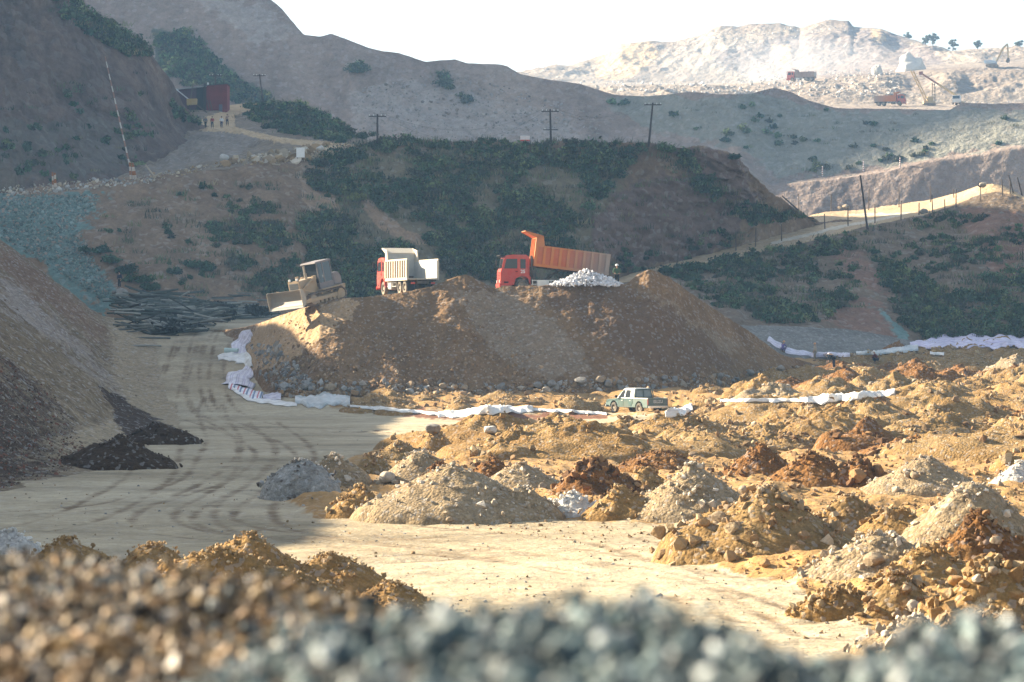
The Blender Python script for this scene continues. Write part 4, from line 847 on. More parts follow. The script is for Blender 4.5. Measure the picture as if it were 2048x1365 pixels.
# ------------------------------------------------------------------ mesh builder for machines and small things
class MB:
    def __init__(s): s.v = []; s.f = []
    def add(s, V, Fs, M=None):
        b = len(s.v)
        for p in V:
            p = Vector(p); s.v.append(tuple(M @ p if M else p))
        for f in Fs: s.f.append([i + b for i in f])
        return s
    def box(s, c, d, M=None, taper=1.0):
        x, y, z = [q / 2 for q in d]; t = taper
        V = [(-x, -y, -z), (x, -y, -z), (x, y, -z), (-x, y, -z), (-x * t, -y * t, z), (x * t, -y * t, z), (x * t, y * t, z), (-x * t, y * t, z)]
        V = [Vector(p) for p in V]
        if M: V = [M @ p for p in V]
        return s.add([p + Vector(c) for p in V], [(3, 2, 1, 0), (4, 5, 6, 7), (0, 1, 5, 4), (1, 2, 6, 5), (2, 3, 7, 6), (3, 0, 4, 7)])
    def span(s, a, b):
        return s.box([(p + q) / 2 for p, q in zip(a, b)], [abs(q - p) for p, q in zip(a, b)])
    def prism(s, poly, y0, y1, ax='y', inset=None):
        """polygon in (x,z) extruded along y (or in (y,z) along x, (x,y) along z)"""
        def pt(a, b, h): return {'y': (a, h, b), 'x': (h, a, b), 'z': (a, b, h)}[ax]
        n = len(poly); p2 = inset or poly
        V = [pt(a, b, y0) for a, b in poly] + [pt(a, b, y1) for a, b in p2]
        return s.add(V, [tuple(range(n))[::-1], tuple(range(n, 2 * n))] + [(i, (i + 1) % n, n + (i + 1) % n, n + i) for i in range(n)])
    def cyl(s, a, b, r, r2=None, n=14, caps=True):
        a, b = Vector(a), Vector(b); r2 = r if r2 is None else r2; d = (b - a).normalized()
        u = d.orthogonal().normalized(); w = d.cross(u)
        V = [a + (u * math.cos(t) + w * math.sin(t)) * r for t in [2 * math.pi * i / n for i in range(n)]] + \
            [b + (u * math.cos(t) + w * math.sin(t)) * r2 for t in [2 * math.pi * i / n for i in range(n)]]
        return s.add(V, [(i, (i + 1) % n, n + (i + 1) % n, n + i) for i in range(n)] + ([tuple(range(n))[::-1], tuple(range(n, 2 * n))] if caps else []))
    def tube(s, path, r, n=8):
        for a, b in zip(path[:-1], path[1:]): s.cyl(a, b, r, n=n)
        return s
    def lathe(s, prof, c, ax='y', n=20):
        V = []; m = len(prof)
        for i in range(n):
            t = 2 * math.pi * i / n
            for r, h in prof:
                q = (r * math.cos(t), h, r * math.sin(t)) if ax == 'y' else (r * math.cos(t), r * math.sin(t), h)
                V.append(tuple(a + b for a, b in zip(q, c)))
        return s.add(V, [(i * m + j, i * m + j + 1, ((i + 1) % n) * m + j + 1, ((i + 1) % n) * m + j) for i in range(n) for j in range(m - 1)])
    def ball(s, c, r, sc=(1, 1, 1)):
        V, Fc = ICO2[0]
        bm = bmesh.new(); bmesh.ops.create_icosphere(bm, subdivisions=2, radius=r)
        V = [(v.co.x * sc[0] + c[0], v.co.y * sc[1] + c[1], v.co.z * sc[2] + c[2]) for v in bm.verts]; Fs = [[v.index for v in f.verts] for f in bm.faces]; bm.free()
        return s.add(V, Fs)
    def build(s, name, mat, parent=None, bevel=0.0, sm=False, loc=(0, 0, 0), rot=(0, 0, 0)):
        me = bpy.data.meshes.new(name); me.from_pydata(s.v, [], s.f)
        bm = bmesh.new(); bm.from_mesh(me); bmesh.ops.recalc_face_normals(bm, faces=bm.faces)
        if bevel:
            ed = [e for e in bm.edges if len(e.link_faces) == 2 and e.calc_face_angle(0) > 0.5]
            bmesh.ops.bevel(bm, geom=ed, offset=bevel, segments=2, affect='EDGES', clamp_overlap=True)
        bm.to_mesh(me); bm.free()
        if sm: me.polygons.foreach_set('use_smooth', np.ones(len(me.polygons), bool))
        me.materials.append(mat)
        o = bpy.data.objects.new(name, me); C.objects.link(o); o.location = loc; o.rotation_euler = rot
        if parent: o.parent = parent
        return o
def text_obj(name, body, size, mat, parent, M, depth=0.004):
    cu = bpy.data.curves.new(name, 'FONT'); cu.body = body; cu.size = size; cu.extrude = depth; cu.align_x = 'CENTER'; cu.align_y = 'CENTER'; cu.offset = size * 0.02
    t = bpy.data.objects.new(name, cu); C.objects.link(t); bpy.context.view_layer.update()
    me = bpy.data.meshes.new_from_object(t.evaluated_get(bpy.context.evaluated_depsgraph_get())); bpy.data.objects.remove(t)
    me.materials.clear(); me.materials.append(mat); me.name = name
    o = bpy.data.objects.new(name, me); C.objects.link(o); o.parent = parent; o.matrix_local = M
    return o
def flat(name, c, rough=0.7, spec=0.3, var=0.3, vs=4.0, metal=0.0):
    m, nt, b = newmat(name); tc = nt.nodes.new('ShaderNodeTexCoord')
    col = mix(nt, var, c, ramp(nt, noise(nt, tc.outputs['Object'], vs, 4), [(0.3, g1(0.5)), (0.7, g1(1.0))]), 'MULTIPLY')
    nt.links.new(col, b.inputs['Base Color']); b.inputs['Roughness'].default_value = rough; b.inputs['Specular IOR Level'].default_value = spec; b.inputs['Metallic'].default_value = metal
    return m
def Rz(a): return Matrix.Rotation(a, 4, 'Z')
M_red = paint('cab_red_paint', (0.52, 0.032, 0.02), rough=0.4, dust=0.3, dustc=(0.42, 0.2, 0.13))
M_redfar = paint('faded_red_paint', (0.50, 0.07, 0.04), rough=0.6, dust=0.3)
M_orange = paint('bed_orange_paint', (0.56, 0.165, 0.03), rough=0.6, dust=0.28, dustc=(0.40, 0.24, 0.12), dsize=2.2, grad=(0.33, 0.29, 0.25))
M_cream = paint('bed_cream_paint', (0.58, 0.50, 0.38), rough=0.65, dust=0.3, dustc=(0.42, 0.35, 0.26), dsize=1.5)
M_steel = paint('worn_bed_steel', (0.30, 0.29, 0.28), rough=0.5, dust=0.35, dsize=1.5)
M_black = flat('black_rubber', (0.03, 0.028, 0.026), 0.85, 0.2)
M_tyre = paint('dusty_tyre', (0.045, 0.042, 0.04), rough=0.9, dust=0.7, dustc=(0.34, 0.27, 0.19), dsize=0.9)
M_rim = paint('dusty_rim', (0.30, 0.26, 0.2), rough=0.6, dust=0.5)
M_glass = flat('dark_window_glass', (0.025, 0.03, 0.035), 0.12, 0.6, 0.2)
M_chas = paint('chassis_metal', (0.05, 0.045, 0.042), rough=0.8, dust=0.35)
M_chrome = flat('pale_metal', (0.62, 0.60, 0.57), 0.35, 0.5, 0.2, metal=0.6)
M_white = flat('white_paint', (0.78, 0.77, 0.74), 0.5, 0.4, 0.15)
M_lamp = flat('lamp_lens', (0.72, 0.70, 0.66), 0.2, 0.6, 0.1)
M_amber = flat('red_lens', (0.5, 0.05, 0.03), 0.3, 0.5, 0.1)

def wheel(parent, x, y, r=0.53, w=0.3, out=1, name='wheel'):
    wlo = empty(name, (x, y, r)); wlo.parent = parent
    MB().lathe([(r * .62, -w / 2), (r * .93, -w / 2), (r, -w * .38), (r, w * .38), (r * .93, w / 2), (r * .62, w / 2)], (0, 0, 0), n=28).build('tyre', M_tyre, wlo, sm=False)
    m = MB().lathe([(0.02, out * w * .30), (r * .22, out * w * .34), (r * .26, out * w * .12), (r * .52, out * w * .08), (r * .58, out * w * .46), (r * .64, out * w * .46)], (0, 0, 0), n=24)
    for k in range(8):
        t = k * math.pi / 4; m.cyl((r * .38 * math.cos(t), out * w * .08, r * .38 * math.sin(t)), (r * .38 * math.cos(t), out * w * .16, r * .38 * math.sin(t)), .025, n=6)
    m.build('rim', M_rim, wlo)
    return wlo

def dump_truck(loc, heading, bed_deg, cabm, bedm, label, group=None, number=None, inner=None, tilt=(0, 0), panel=None, hz=1.12):
    """forward-control tipper: x forward, y left"""
    t = empty('dump_truck', loc, (tilt[0], tilt[1], heading)); tag(t, label, 'truck', group)
    arch = [(2.7 + .70 * math.cos(a), .56 + .70 * math.sin(a)) for a in np.linspace(math.pi * .98, .02, 11)]
    side = [(2.08, .75)] + [(x, max(z, .6)) for x, z in arch] + [(3.45, .55), (4.30, .55), (4.36, 1.0), (4.36, 1.55), (4.28, 1.85), (4.06, 2.72), (3.9, 2.88), (3.4, 2.95), (2.35, 2.93), (2.12, 2.75)]
    MB().prism(side, -1.2, 1.2).build('cab', cabm, t, bevel=0.04)
    for s in (1, -1):
        yo = 1.203 * s
        d = MB().prism([(2.95, 1.18), (3.5, 1.18), (3.62, 1.3), (4.15, 1.3), (4.2, 1.85), (4.0, 2.72), (2.95, 2.76)], yo, yo + .025 * s).build('door', cabm, t, bevel=.008)
        MB().prism([(3.06, 1.86), (4.09, 1.86), (3.91, 2.6), (3.06, 2.62)], yo + .026 * s, yo + .034 * s).build('window', M_glass, d)
        MB().span((3.04, yo + .027 * s, 1.6), (3.2, yo + .055 * s, 1.66)).build('handle', M_black, d)
        MB().prism([(2.4, 1.86), (2.82, 1.86), (2.82, 2.62), (2.4, 2.58)], yo, yo + .012 * s).build('window', M_glass, t)
        MB().prism([(2.0, 1.2), (2.05, .72), (2.13, .72), (2.2, 1.05), (2.42, 1.26), (2.7, 1.34), (3.0, 1.26), (3.22, 1.05), (3.3, .6), (3.42, .6), (3.36, 1.1), (3.1, 1.4), (2.7, 1.46), (2.3, 1.4)], yo, yo + .05 * s).build('wheel_arch', cabm, t, bevel=.012)
        mir = MB().tube([(4.15, 1.22 * s, 2.75), (4.38, 1.42 * s, 2.7), (4.38, 1.42 * s, 2.05), (4.25, 1.22 * s, 1.95)], .018, 6); mir.box((4.38, 1.44 * s, 2.38), (.06, .2, .42)); mir.build('mirror', M_black, t)
        MB().box((4.40, .86 * s, .86), (.06, .36, .22)).build('headlight', M_lamp, t, bevel=.02)
        MB().span((3.75, yo, .74), (4.1, yo + .02 * s, .86)).build('step', M_black, t)
    MB().prism([(-1.08, 1.9), (1.08, 1.9), (1.0, 2.66), (-1.0, 2.66)], 4.27, 4.28, 'x').v
    ws = MB().add([(4.285, -1.1, 1.86), (4.285, 1.1, 1.86), (4.105, 1.04, 2.66), (4.105, -1.04, 2.66), (4.25, -1.1, 1.86), (4.25, 1.1, 1.86), (4.05, 1.04, 2.66), (4.05, -1.04, 2.66)], [(0, 1, 2, 3), (7, 6, 5, 4), (0, 4, 5, 1), (1, 5, 6, 2), (2, 6, 7, 3), (3, 7, 4, 0)])
    ws.build('windscreen', M_glass, t)
    gr = MB()
    for k in range(5): gr.box((4.375, 0, 1.1 + k * .12), (.03, 1.5, .05))
    gr.build('grille', M_black, t)
    MB().span((4.3, -1.24, .42), (4.46, 1.24, .72)).build('bumper', cabm, t, bevel=.03)
    MB().prism([(4.1, 2.78), (4.42, 2.86), (4.42, 2.92), (3.95, 2.93)], -1.1, 1.1).build('sun_visor', M_black, t, bevel=.01)
    bc = MB(); bc.span((1.62, -1.0, .95), (2.02, 1.0, 1.5)); bc.tube([(1.9, .95, 1.4), (1.9, 1.05, 2.6), (1.95, 1.0, 2.85)], .10, 10); bc.tube([(1.85, -.95, 1.4), (1.85, -1.05, 2.7)], .08, 10)
    bc.cyl((1.75, .95, 1.15), (1.75, .95, 1.75), .2); bc.build('air_intake', M_chas, t)
    ch = MB()
    for s in (1, -1): ch.span((-4.1, .38 * s, .78), (3.9, .46 * s, 1.04))
    for x in (-3.9, -2.3, -.8, .6, 1.7): ch.span((x - .06, -.4, .8), (x + .06, .4, 1.0))
    for x in (2.7, -1.55, -2.92): ch.cyl((x, -.95, .53), (x, .95, .53), .09); ch.box((x, 0, .53), (.34, .4, .36))
    for s in (1, -1): ch.span((-3.6, .52 * s, .72), (-.9, .64 * s, .84))
    ch.build('chassis', M_chas, t)
    for s in (1, -1):
        f = MB(); f.span((.55, .62 * s, .42), (1.5, 1.14 * s, .98)) if s > 0 else f.cyl((.5, -.86, .7), (1.6, -.86, .7), .29)
        f.build('fuel_tank', M_chrome if s > 0 else M_chas, t, bevel=.04 if s > 0 else 0)
        g = MB(); g.span((-.55, 1.02 * s, .62), (1.9, 1.08 * s, .68)); g.span((-.55, 1.02 * s, .92), (1.9, 1.08 * s, .98))
        for x in (-.5, .4, 1.85): g.span((x - .03, 1.03 * s, .6), (x + .03, 1.07 * s, 1.0))
        g.build('side_guard', M_chrome, t)
        MB().box((-4.12, .8 * s, .85), (.05, .32, .14)).build('tail_light', M_amber, t)
        MB().box((-3.6, .82 * s, .55), (.02, .56, .6)).build('mudflap', M_black, t)
        wheel(t, 2.7, 1.03 * s, out=s)
        for x in (-1.55, -2.92):
            wheel(t, x, .98 * s, out=s); wheel(t, x, .62 * s, out=s)
    # tipping bed, hinged at the rear
    bed = empty('bed', (-3.95, 0, hz), (0, -math.radians(bed_deg), 0)); bed.parent = t
    L, H, w = 5.75, 1.5, 1.2
    pan = MB(); b = MB(); b.span((-.15, -w, 0), (L, w, .07))
    for s in (1, -1):
        b.span((-.15, w * s, .0), (L, (w - .05) * s, H))
        b.span((-.15, (w + .0) * s, H - .02), (L, (w + .09) * s, H + .1)); b.span((-.15, w * s, -.06), (L, (w + .09) * s, .16))
        n = 9
        for k in range(n + 1):
            x = -.1 + (L - .0) * k / n * .985; b.span((x, w * s, .16), (x + (.22 if k else .3), (w + .11) * s, H - .02))
        pan.span((.1, w * s, .16), (L - .05, (w + .012) * s, H - .02))
        b.prism([(L - .66, H + .1), (L, H + .1), (L, 2.2), (L + .05, 2.34), (L - .48, 2.36)], (w + .07) * s, (w - .02) * s)
        b.prism([(L - .5, 2.36), (L - .05, 2.1), (L + 1.0, 2.52), (L + .95, 2.58)], (w + .07) * s, (w + .0) * s)
    b.span((L, -w - .05, -.06), (L + .06, w + .05, 2.2))
    for y in (-.8, 0, .8): b.span((L + .06, y - .07, 0), (L + .15, y + .07, 2.1))
    b.add([(L - .02, -w, 2.12), (L + 1.0, -w, 2.54), (L + 1.0, w, 2.54), (L - .02, w, 2.12), (L - .02, -w, 2.18), (L + .98, -w, 2.6), (L + .98, w, 2.6), (L - .02, w, 2.18)], [(0, 3, 2, 1), (4, 5, 6, 7), (0, 1, 5, 4), (1, 2, 6, 5), (2, 3, 7, 6), (3, 0, 4, 7)])
    b.build('bed_shell', bedm, bed, bevel=.012); pan.build('side_panel', panel or bedm, bed)
    li = MB(); li.span((-.12, -w + .055, .075), (L - .03, w - .055, .085))
    for s in (1, -1): li.span((-.12, (w - .055) * s, .09), (L - .03, (w - .066) * s, H - .03))
    li.span((L - .03, -w + .06, .09), (L - .012, w - .06, 2.1)); li.build('bed_lining', inner or M_steel, bed)
    un = MB()
    for s in (1, -1): un.span((0, .35 * s, -.14), (L - .1, .48 * s, -.002))
    for x in np.linspace(.3, L - .4, 7): un.span((x, -w + .02, -.1), (x + .1, w - .02, -.002))
    un.build('bed_frame', M_chas, bed)
    if bed_deg > 2:
        tip = Matrix.Rotation(-math.radians(bed_deg), 4, 'Y') @ Vector((3.6, 0, -.1)) + Vector((-3.95, 0, hz))
        r = MB(); r.cyl((.9, 0, .9), Vector((.9, 0, .9)).lerp(tip, .55), .12); r.cyl(Vector((.9, 0, .9)).lerp(tip, .5), tip, .075)
        r.tube([(-.6, .5, 1.0), (-.1, .5, 1.55)], .05); r.build('hydraulic_ram', M_chas, t)
    if number:
        for s in (1, -1):
            M = Matrix.Translation((2.62, 1.225 * s, 1.62)) @ Matrix.Rotation(math.pi if s > 0 else 0, 4, 'Z') @ Matrix.Rotation(math.pi / 2, 4, 'X')
            text_obj('lettering', number, .36, M_white, t, M)
    return t
def put(o, u, d, dz=0.0):
    x = (u - 1024) / F * d; o.location = (x, d, drop(x, d) + dz); return o
bpy.context.view_layer.update(); DG = bpy.context.evaluated_depsgraph_get()
ZT = lambda x, y: drop(x, y)
# ---- tipper 25, bed up
x, y = 3.3, 222.2
dump_truck((x, y, ZT(x, y) - .05), math.pi + math.radians(7), 7.0, M_red, M_orange, 'red dump truck numbered 25 with its orange bed tipped up', 'dump trucks', '25', M_steel, panel=paint('bed_panel_red_orange', (0.52, 0.10, 0.022), .6, .25, (0.40, 0.24, 0.13), dsize=1.6, grad=(0.30, 0.26, 0.225)), hz=1.42)
# ---- cream tipper seen from behind
h = math.pi / 2 + math.radians(19)
x, y = -8.15, 221.6
dump_truck((x, y, ZT(x, y) - .02), h, 0.0, M_red, M_cream, 'red dump truck with an empty cream bed, its open rear towards the yard', 'dump trucks', None, paint('bed_pale_lining', (0.47, 0.46, 0.42), 0.6, 0.35, (0.2, 0.18, 0.16)), panel=paint('bed_panel_rust', (0.22, 0.13, 0.08), .7, .4))
# ---- far tippers in the quarry
p = P(1779, 214, 772.0)
dump_truck((p[0], 772, drop(p[0], 772, 200) + .1), math.radians(-14), 0.0, M_redfar, M_orange, 'far orange and red dump truck behind the ridge below the pale rock face', 'far dump trucks')
p, n, o = hit(1604, 163)
dump_truck(tuple(p), math.radians(158), 0.0, M_redfar, paint('dull_brown_bed', (0.22, 0.13, 0.1), .7, .5), 'far red dump truck in white dust on the upper quarry bench', 'far dump trucks')

# ---- bulldozer coming down the left end of the mound
M_yel = paint('dozer_yellow_paint', (0.37, 0.25, 0.13), rough=0.6, dust=0.75, dustc=(0.34, 0.27, 0.2))
M_blade = paint('dozer_blade_steel', (0.40, 0.33, 0.25), rough=0.45, dust=0.4, dustc=(0.3, 0.24, 0.18), dsize=1.2)
M_edge = flat('polished_cutting_edge', (0.75, 0.70, 0.62), 0.3, 0.6, 0.2, metal=0.3)
M_cabg = paint('dozer_cab_paint', (0.16, 0.14, 0.15), rough=0.6, dust=0.25)
M_track = paint('track_steel', (0.13, 0.10, 0.08), rough=0.8, dust=0.6, dustc=(0.33, 0.24, 0.16))
def bulldozer(loc, rot):
    t = empty('bulldozer', loc); t.rotation_euler = rot; tag(t, 'dusty yellow bulldozer with raised blade at the left end of the mound', 'bulldozer')
    for s in (1, -1):
        tr = empty('track', (0, 1.02 * s, 0)); tr.parent = t
        def path(k):   # loop round sprocket and idler
            L, r = 1.45, .46; per = 4 * L + 2 * math.pi * r; q = (k % 1) * per
            if q < 2 * L: return (-L + q, .02, 0, 1)
            q -= 2 * L
            if q < math.pi * r: a = q / r; return (L + r * math.sin(a), r - (r - .02) * math.cos(a), math.sin(a), math.cos(a))
            q -= math.pi * r
            if q < 2 * L: return (L - q, 2 * r - .02, 0, -1)
            q -= 2 * L; a = q / r; return (-L - r * math.sin(a), r + (r - .02) * math.cos(a), -math.sin(a), -math.cos(a))
        m = MB(); N = 38
        for k in range(N):
            xx, zz, nx, nz = path(k / N); xb, zb, _, _ = path((k + .96) / N)
            a = math.atan2(zb - zz, xb - xx); mid = ((xx + xb) / 2, 0, (zz + zb) / 2)
            R = Matrix.Rotation(-a, 3, 'Y'); ln = math.hypot(xb - xx, zb - zz)
            m.box(mid, (.20, .54, .05), R); nrm = Vector((math.sin(a), 0, -math.cos(a))); m.box(Vector(mid) + nrm * .05, (.03, .54, .07), R)
        m.build('track_shoes', M_track, tr)
        fr = MB(); fr.span((-1.35, -.14, .32), (1.35, .14, .62))
        for xx in np.linspace(-1.1, 1.1, 6): fr.cyl((xx, -.2, .22), (xx, .2, .22), .16)
        fr.cyl((1.45, -.2, .46), (1.45, .2, .46), .36, n=20); fr.cyl((-1.45, -.2, .46), (-1.45, .2, .46), .38, n=20)
        for xx in (-.5, .5): fr.cyl((xx, -.2, .8), (xx, .2, .8), .08)
        fr.build('track_frame', M_yel, tr)
        MB().prism([(1.2, .35), (2.9, .35), (2.9, .6), (1.2, .62), (-.3, .55), (-.3, .35)], 1.42 * s, 1.56 * s).build('push_arm', M_yel, t, bevel=.02)
        c = MB(); c.cyl((.55, .62 * s, 2.05), (1.7, .72 * s, 1.5), .10); c.cyl((1.6, .71 * s, 1.55), (2.75, .78 * s, 1.0), .055); c.box((.55, .62 * s, 2.05), (.3, .22, .3))
        c.build('hydraulic_cylinder', M_yel, t)
        MB().prism([(1.3, 1.0), (2.85, 1.45), (2.85, 1.55), (1.3, 1.12)], 1.2 * s, 1.28 * s).build('tilt_strut', M_yel, t)
        MB().span((-1.95, .74 * s, 1.02), (.5, 1.3 * s, 1.1)).build('fender', M_yel, t, bevel=.01)
        MB().box((2.12, .40 * s, 2.18), (.14, .2, .18)).build('headlight', M_lamp, t, bevel=.03)
    MB().prism([(.2, .75), (2.05, .75), (2.05, 2.02), (.2, 2.12)], -.52, .52).build('hood', M_yel, t, bevel=.05)
    g = MB(); g.span((2.05, -.62, .75), (2.16, .62, 2.1)); g.build('radiator_guard', M_yel, t, bevel=.03)
    g = MB(); g.span((2.162, -.48, .85), (2.172, .48, 1.92))
    for k in range(8): g.span((2.172, -.48, .9 + k * .13), (2.185, .48, .94 + k * .13))
    g.build('grille', flat('grille_mesh', (0.10, 0.10, 0.095), .7), t)
    MB().span((-1.9, -.55, .5), (.3, .55, 1.3)).build('hull', M_yel, t, bevel=.03)
    MB().cyl((1.0, .25, 2.05), (1.0, .25, 3.05), .07).cyl((1.0, .25, 2.05), (1.0, .25, 2.5), .11).build('exhaust_pipe', M_rim, t)
    MB().cyl((1.5, -.2, 2.0), (1.5, -.2, 2.35), .13).build('air_cleaner', M_yel, t)
    # cab: posts, roof, panels, glass
    cb = MB(); cb.span((-1.3, -.78, 1.1), (.2, .78, 1.55))
    for xx in (-1.3, -.45, .12):
        for s in (1, -1): cb.span((xx, .70 * s, 1.55), (xx + .09, .78 * s, 3.05))
    cb.build('cab', M_cabg, t, bevel=.01)
    MB().prism([(-1.4, 3.05), (.34, 3.05), (.3, 3.18), (-1.3, 3.2)], -.84, .84).build('roof', M_cabg, t, bevel=.03)
    MB().span((.125, -.7, 1.56), (.135, .7, 3.04)).build('windscreen', M_glass, t)
    MB().span((-1.29, -.7, 1.56), (-1.28, .7, 3.04)).build('window', M_glass, t)
    for s in (1, -1):
        d = MB().span((-.36, .735 * s, 1.56), (.12, .75 * s, 3.04)).build('door', M_glass, t)
        MB().span((-.3, .752 * s, 1.9), (-.26, .775 * s, 2.1)).build('handle', M_chrome, d)
        MB().span((-1.21, .735 * s, 1.56), (-.45, .75 * s, 3.04)).build('window', M_glass, t)
        MB().span((.13, .70 * s, 1.55), (.20, .78 * s, 3.05)).build('cab_post', flat('cab_post_cream', (.55, .48, .38)), t)
    MB().prism([(-2.15, 1.15), (-1.32, 1.15), (-1.32, 2.1), (-1.95, 2.1), (-2.2, 1.7)], -.75, .75).build('fuel_tank', M_cabg, t, bevel=.05)
    rp = MB(); rp.span((-2.3, -.9, .75), (-1.9, .9, 1.12)); rp.build('rear_frame', M_yel, t, bevel=.03)
    seat = MB(); seat.span((-.9, -.28, 1.55), (-.4, .28, 1.75)); seat.span((-.98, -.28, 1.7), (-.85, .28, 2.4)); seat.build('seat', M_black, t, bevel=.03)
    # blade
    bl = empty('blade', (2.95, 0, .22), (0, 0, 0)); bl.parent = t
    prof = [(.36, 0.12), (.16, .28), (.06, .55), (.08, .85), (.2, 1.12), (.36, 1.3)]; bk = [(q - .09, z) for q, z in prof]
    MB().prism(prof + bk[::-1], -1.85, 1.85).build('moldboard', M_blade, bl)
    MB().prism([(.38, -.06), (.34, .14), (.28, .14), (.30, -.06)], -1.88, 1.88).build('cutting_edge', M_edge, bl)
    for s in (1, -1):
        MB().prism([(.40, -.04), (.42, 1.3), (.2, 1.32), (-.02, .9), (-.04, .5), (.12, .1)], 1.851 * s, 1.90 * s).build('end_plate', M_blade, bl)
    r = MB()
    for z in (.3, .7, 1.05): r.span((-.14, -1.7, z), (.02, 1.7, z + .1))
    r.build('back_rib', M_yel, bl)
    return t
q = P(637, 607.5, 216.6)
R = Matrix.Rotation(math.radians(-11), 3, 'Y') @ Matrix.Rotation(math.radians(5), 3, 'X') @ Matrix.Rotation(math.radians(180 + 47), 3, 'Z')
dz = bulldozer(tuple(q), R.to_euler())

# ---- pickup
M_rimpale = flat('dull_white_letters', (.42, .43, .43))
M_pw = paint('pickup_white_paint', (0.72, 0.72, 0.68), .35, .12); M_pg = paint('pickup_green_paint', (0.05, 0.115, 0.11), .35, .2); M_pd = paint('pickup_shaded_green', (0.03, 0.075, 0.08), .35, .2)  # the darkest green puts the shade of the rear into its paint
def pickup(loc, heading):
    t = empty('pickup_truck', loc, (0, 0, heading)); tag(t, 'white and green double cab pickup parked by the dark clod heap', 'pickup')
    W2 = .84
    arch = lambda c: [(c + .42 * math.cos(a), .40 + .42 * math.sin(a)) for a in np.linspace(math.pi, 0, 9)]
    low = [(-2.42, .42), (-2.42, .92), (2.3, .92), (2.42, .85), (2.45, .42)] 
    side = [(-2.42, .40)] + arch(-1.42) + arch(1.5) + [(2.42, .40), (2.46, .62), (2.40, .80), (2.3, .9), (1.2, 1.0), (-.78, 1.0), (-2.42, 1.0)]
    MB().prism(side, -W2, W2).build('body', paint('pickup_pale_green', (0.11, 0.185, 0.18), .35, .25), t, bevel=.035)
    for s in (1, -1):
        yo = (W2 + .002) * s
        d1 = MB().prism([(.35, .5), (1.02, .5), (1.08, .98), (.35, .98)], yo, yo + .014 * s).build('door', M_pg, t, bevel=.004)
        MB().span((.42, yo + .015 * s, .84), (.56, yo + .035 * s, .87)).build('handle', M_white, d1)
        d2 = MB().prism([(-.55, .5), (.32, .5), (.32, .98), (-.72, .98), (-.72, .8)], yo, yo + .014 * s).build('door', M_pg, t, bevel=.004)
        MB().span((-.5, yo + .015 * s, .84), (-.36, yo + .035 * s, .87)).build('handle', M_white, d2)
        MB().prism([(1.95, .6), (2.38, .6), (2.3, .88), (1.1, .97), (1.1, .5), (1.06, .5), (1.06, .98)], yo, yo + .01 * s)
        MB().prism([(1.12, .84), (1.94, .84), (2.3, .70), (2.38, .74), (2.28, .88), (1.12, .97)], yo, yo + .01 * s).build('fender_stripe', M_pg, t)
        MB().span((1.15, (W2 + .0) * s, 1.03), (1.0, (W2 + .2) * s, 1.2)).build('mirror', M_black, t, bevel=.03)
        MB().span((-2.435, .70 * s, .62), (-2.41, .83 * s, .96)).build('tail_light', M_amber, t)
        MB().box((2.44, .62 * s, .72), (.05, .32, .16)).build('headlight', M_lamp, t, bevel=.02)
        wheel(t, 1.5, .74 * s, .36, .24, s); wheel(t, -1.42, .74 * s, .36, .24, s)
    # greenhouse
    cab = MB(); zb, zt = 1.0, 1.62
    B = [(1.2, .8), (-.78, .8), (-.78, -.8), (1.2, -.8)]; T = [(.55, .66), (-.68, .66), (-.68, -.66), (.55, -.66)]
    cab.add([(a, b, zb) for a, b in B] + [(a, b, zt) for a, b in T] + [(a * .9 - .02, b * .82, zt + .07) for a, b in T], [(0, 1, 5, 4), (1, 2, 6, 5), (2, 3, 7, 6), (3, 0, 4, 7), (4, 5, 9, 8), (5, 6, 10, 9), (6, 7, 11, 10), (7, 4, 8, 11), (8, 9, 10, 11), (3, 2, 1, 0)])
    cab.build('cab', M_pw, t, bevel=.02)
    def pane(name, quad, mat=M_glass, off=.006):
        q = [Vector(a) for a in quad]; n = (q[1] - q[0]).cross(q[3] - q[0]).normalized() * off
        c = sum(q, Vector()) / 4
        if n.dot(c - Vector((0, 0, 1.3))) < 0: n = -n
        MB().add([a + n for a in q] + [a - n for a in q], [(0, 1, 2, 3), (7, 6, 5, 4), (0, 4, 5, 1), (1, 5, 6, 2), (2, 6, 7, 3), (3, 7, 4, 0)]).build(name, mat, t)
    lerp = lambda a, b, k: tuple(p + (q - p) * k for p, q in zip(a, b))
    for s in (1, -1):
        f = lambda xb, xt, k: (xb + (xt - xb) * k, (.8 + (.66 - .8) * k) * s, zb + (zt - zb) * k)
        pane('window', [f(1.08, .5, .08), f(.38, .32, .08), f(.38, .32, .9), f(1.08, .5, .9)])
        pane('window', [f(.26, .22, .08), f(-.34, -.3, .08), f(-.34, -.3, .9), f(.26, .22, .9)])
    pane('windscreen', [(1.15, -.7, 1.06), (1.15, .7, 1.06), (.6, .6, 1.57), (.6, -.6, 1.57)])
    pane('rear_surround', [(-.775, -.78, 1.02), (-.775, .78, 1.02), (-.69, .66, 1.615), (-.69, -.66, 1.615)], M_pd, .02)
    pane('rear_window', [(-.79, -.62, 1.12), (-.79, .62, 1.12), (-.722, .54, 1.54), (-.722, -.54, 1.54)], flat('rear_glass', (.16, .18, .16), .15, .6), .02)
    bar = MB(); bar.span((-.86, -.02, 1.1), (-.8, .02, 1.56)); bar.tube([(-.86, -.8, 1.0), (-.86, -.66, 1.62), (-.86, .66, 1.62), (-.86, .8, 1.0)], .035); bar.build('roll_bar', M_pd, t)
    # load bed: black sheet stands for the shade in the hollow, with rails
    MB().span((-2.36, -.72, 1.001), (-.9, .72, 1.006)).build('bed_hollow_shade', M_black, t)
    rl = MB()
    for s in (1, -1): rl.span((-2.42, .74 * s, 1.0), (-.85, .84 * s, 1.06))
    rl.build('bed_rail', M_pw, t)
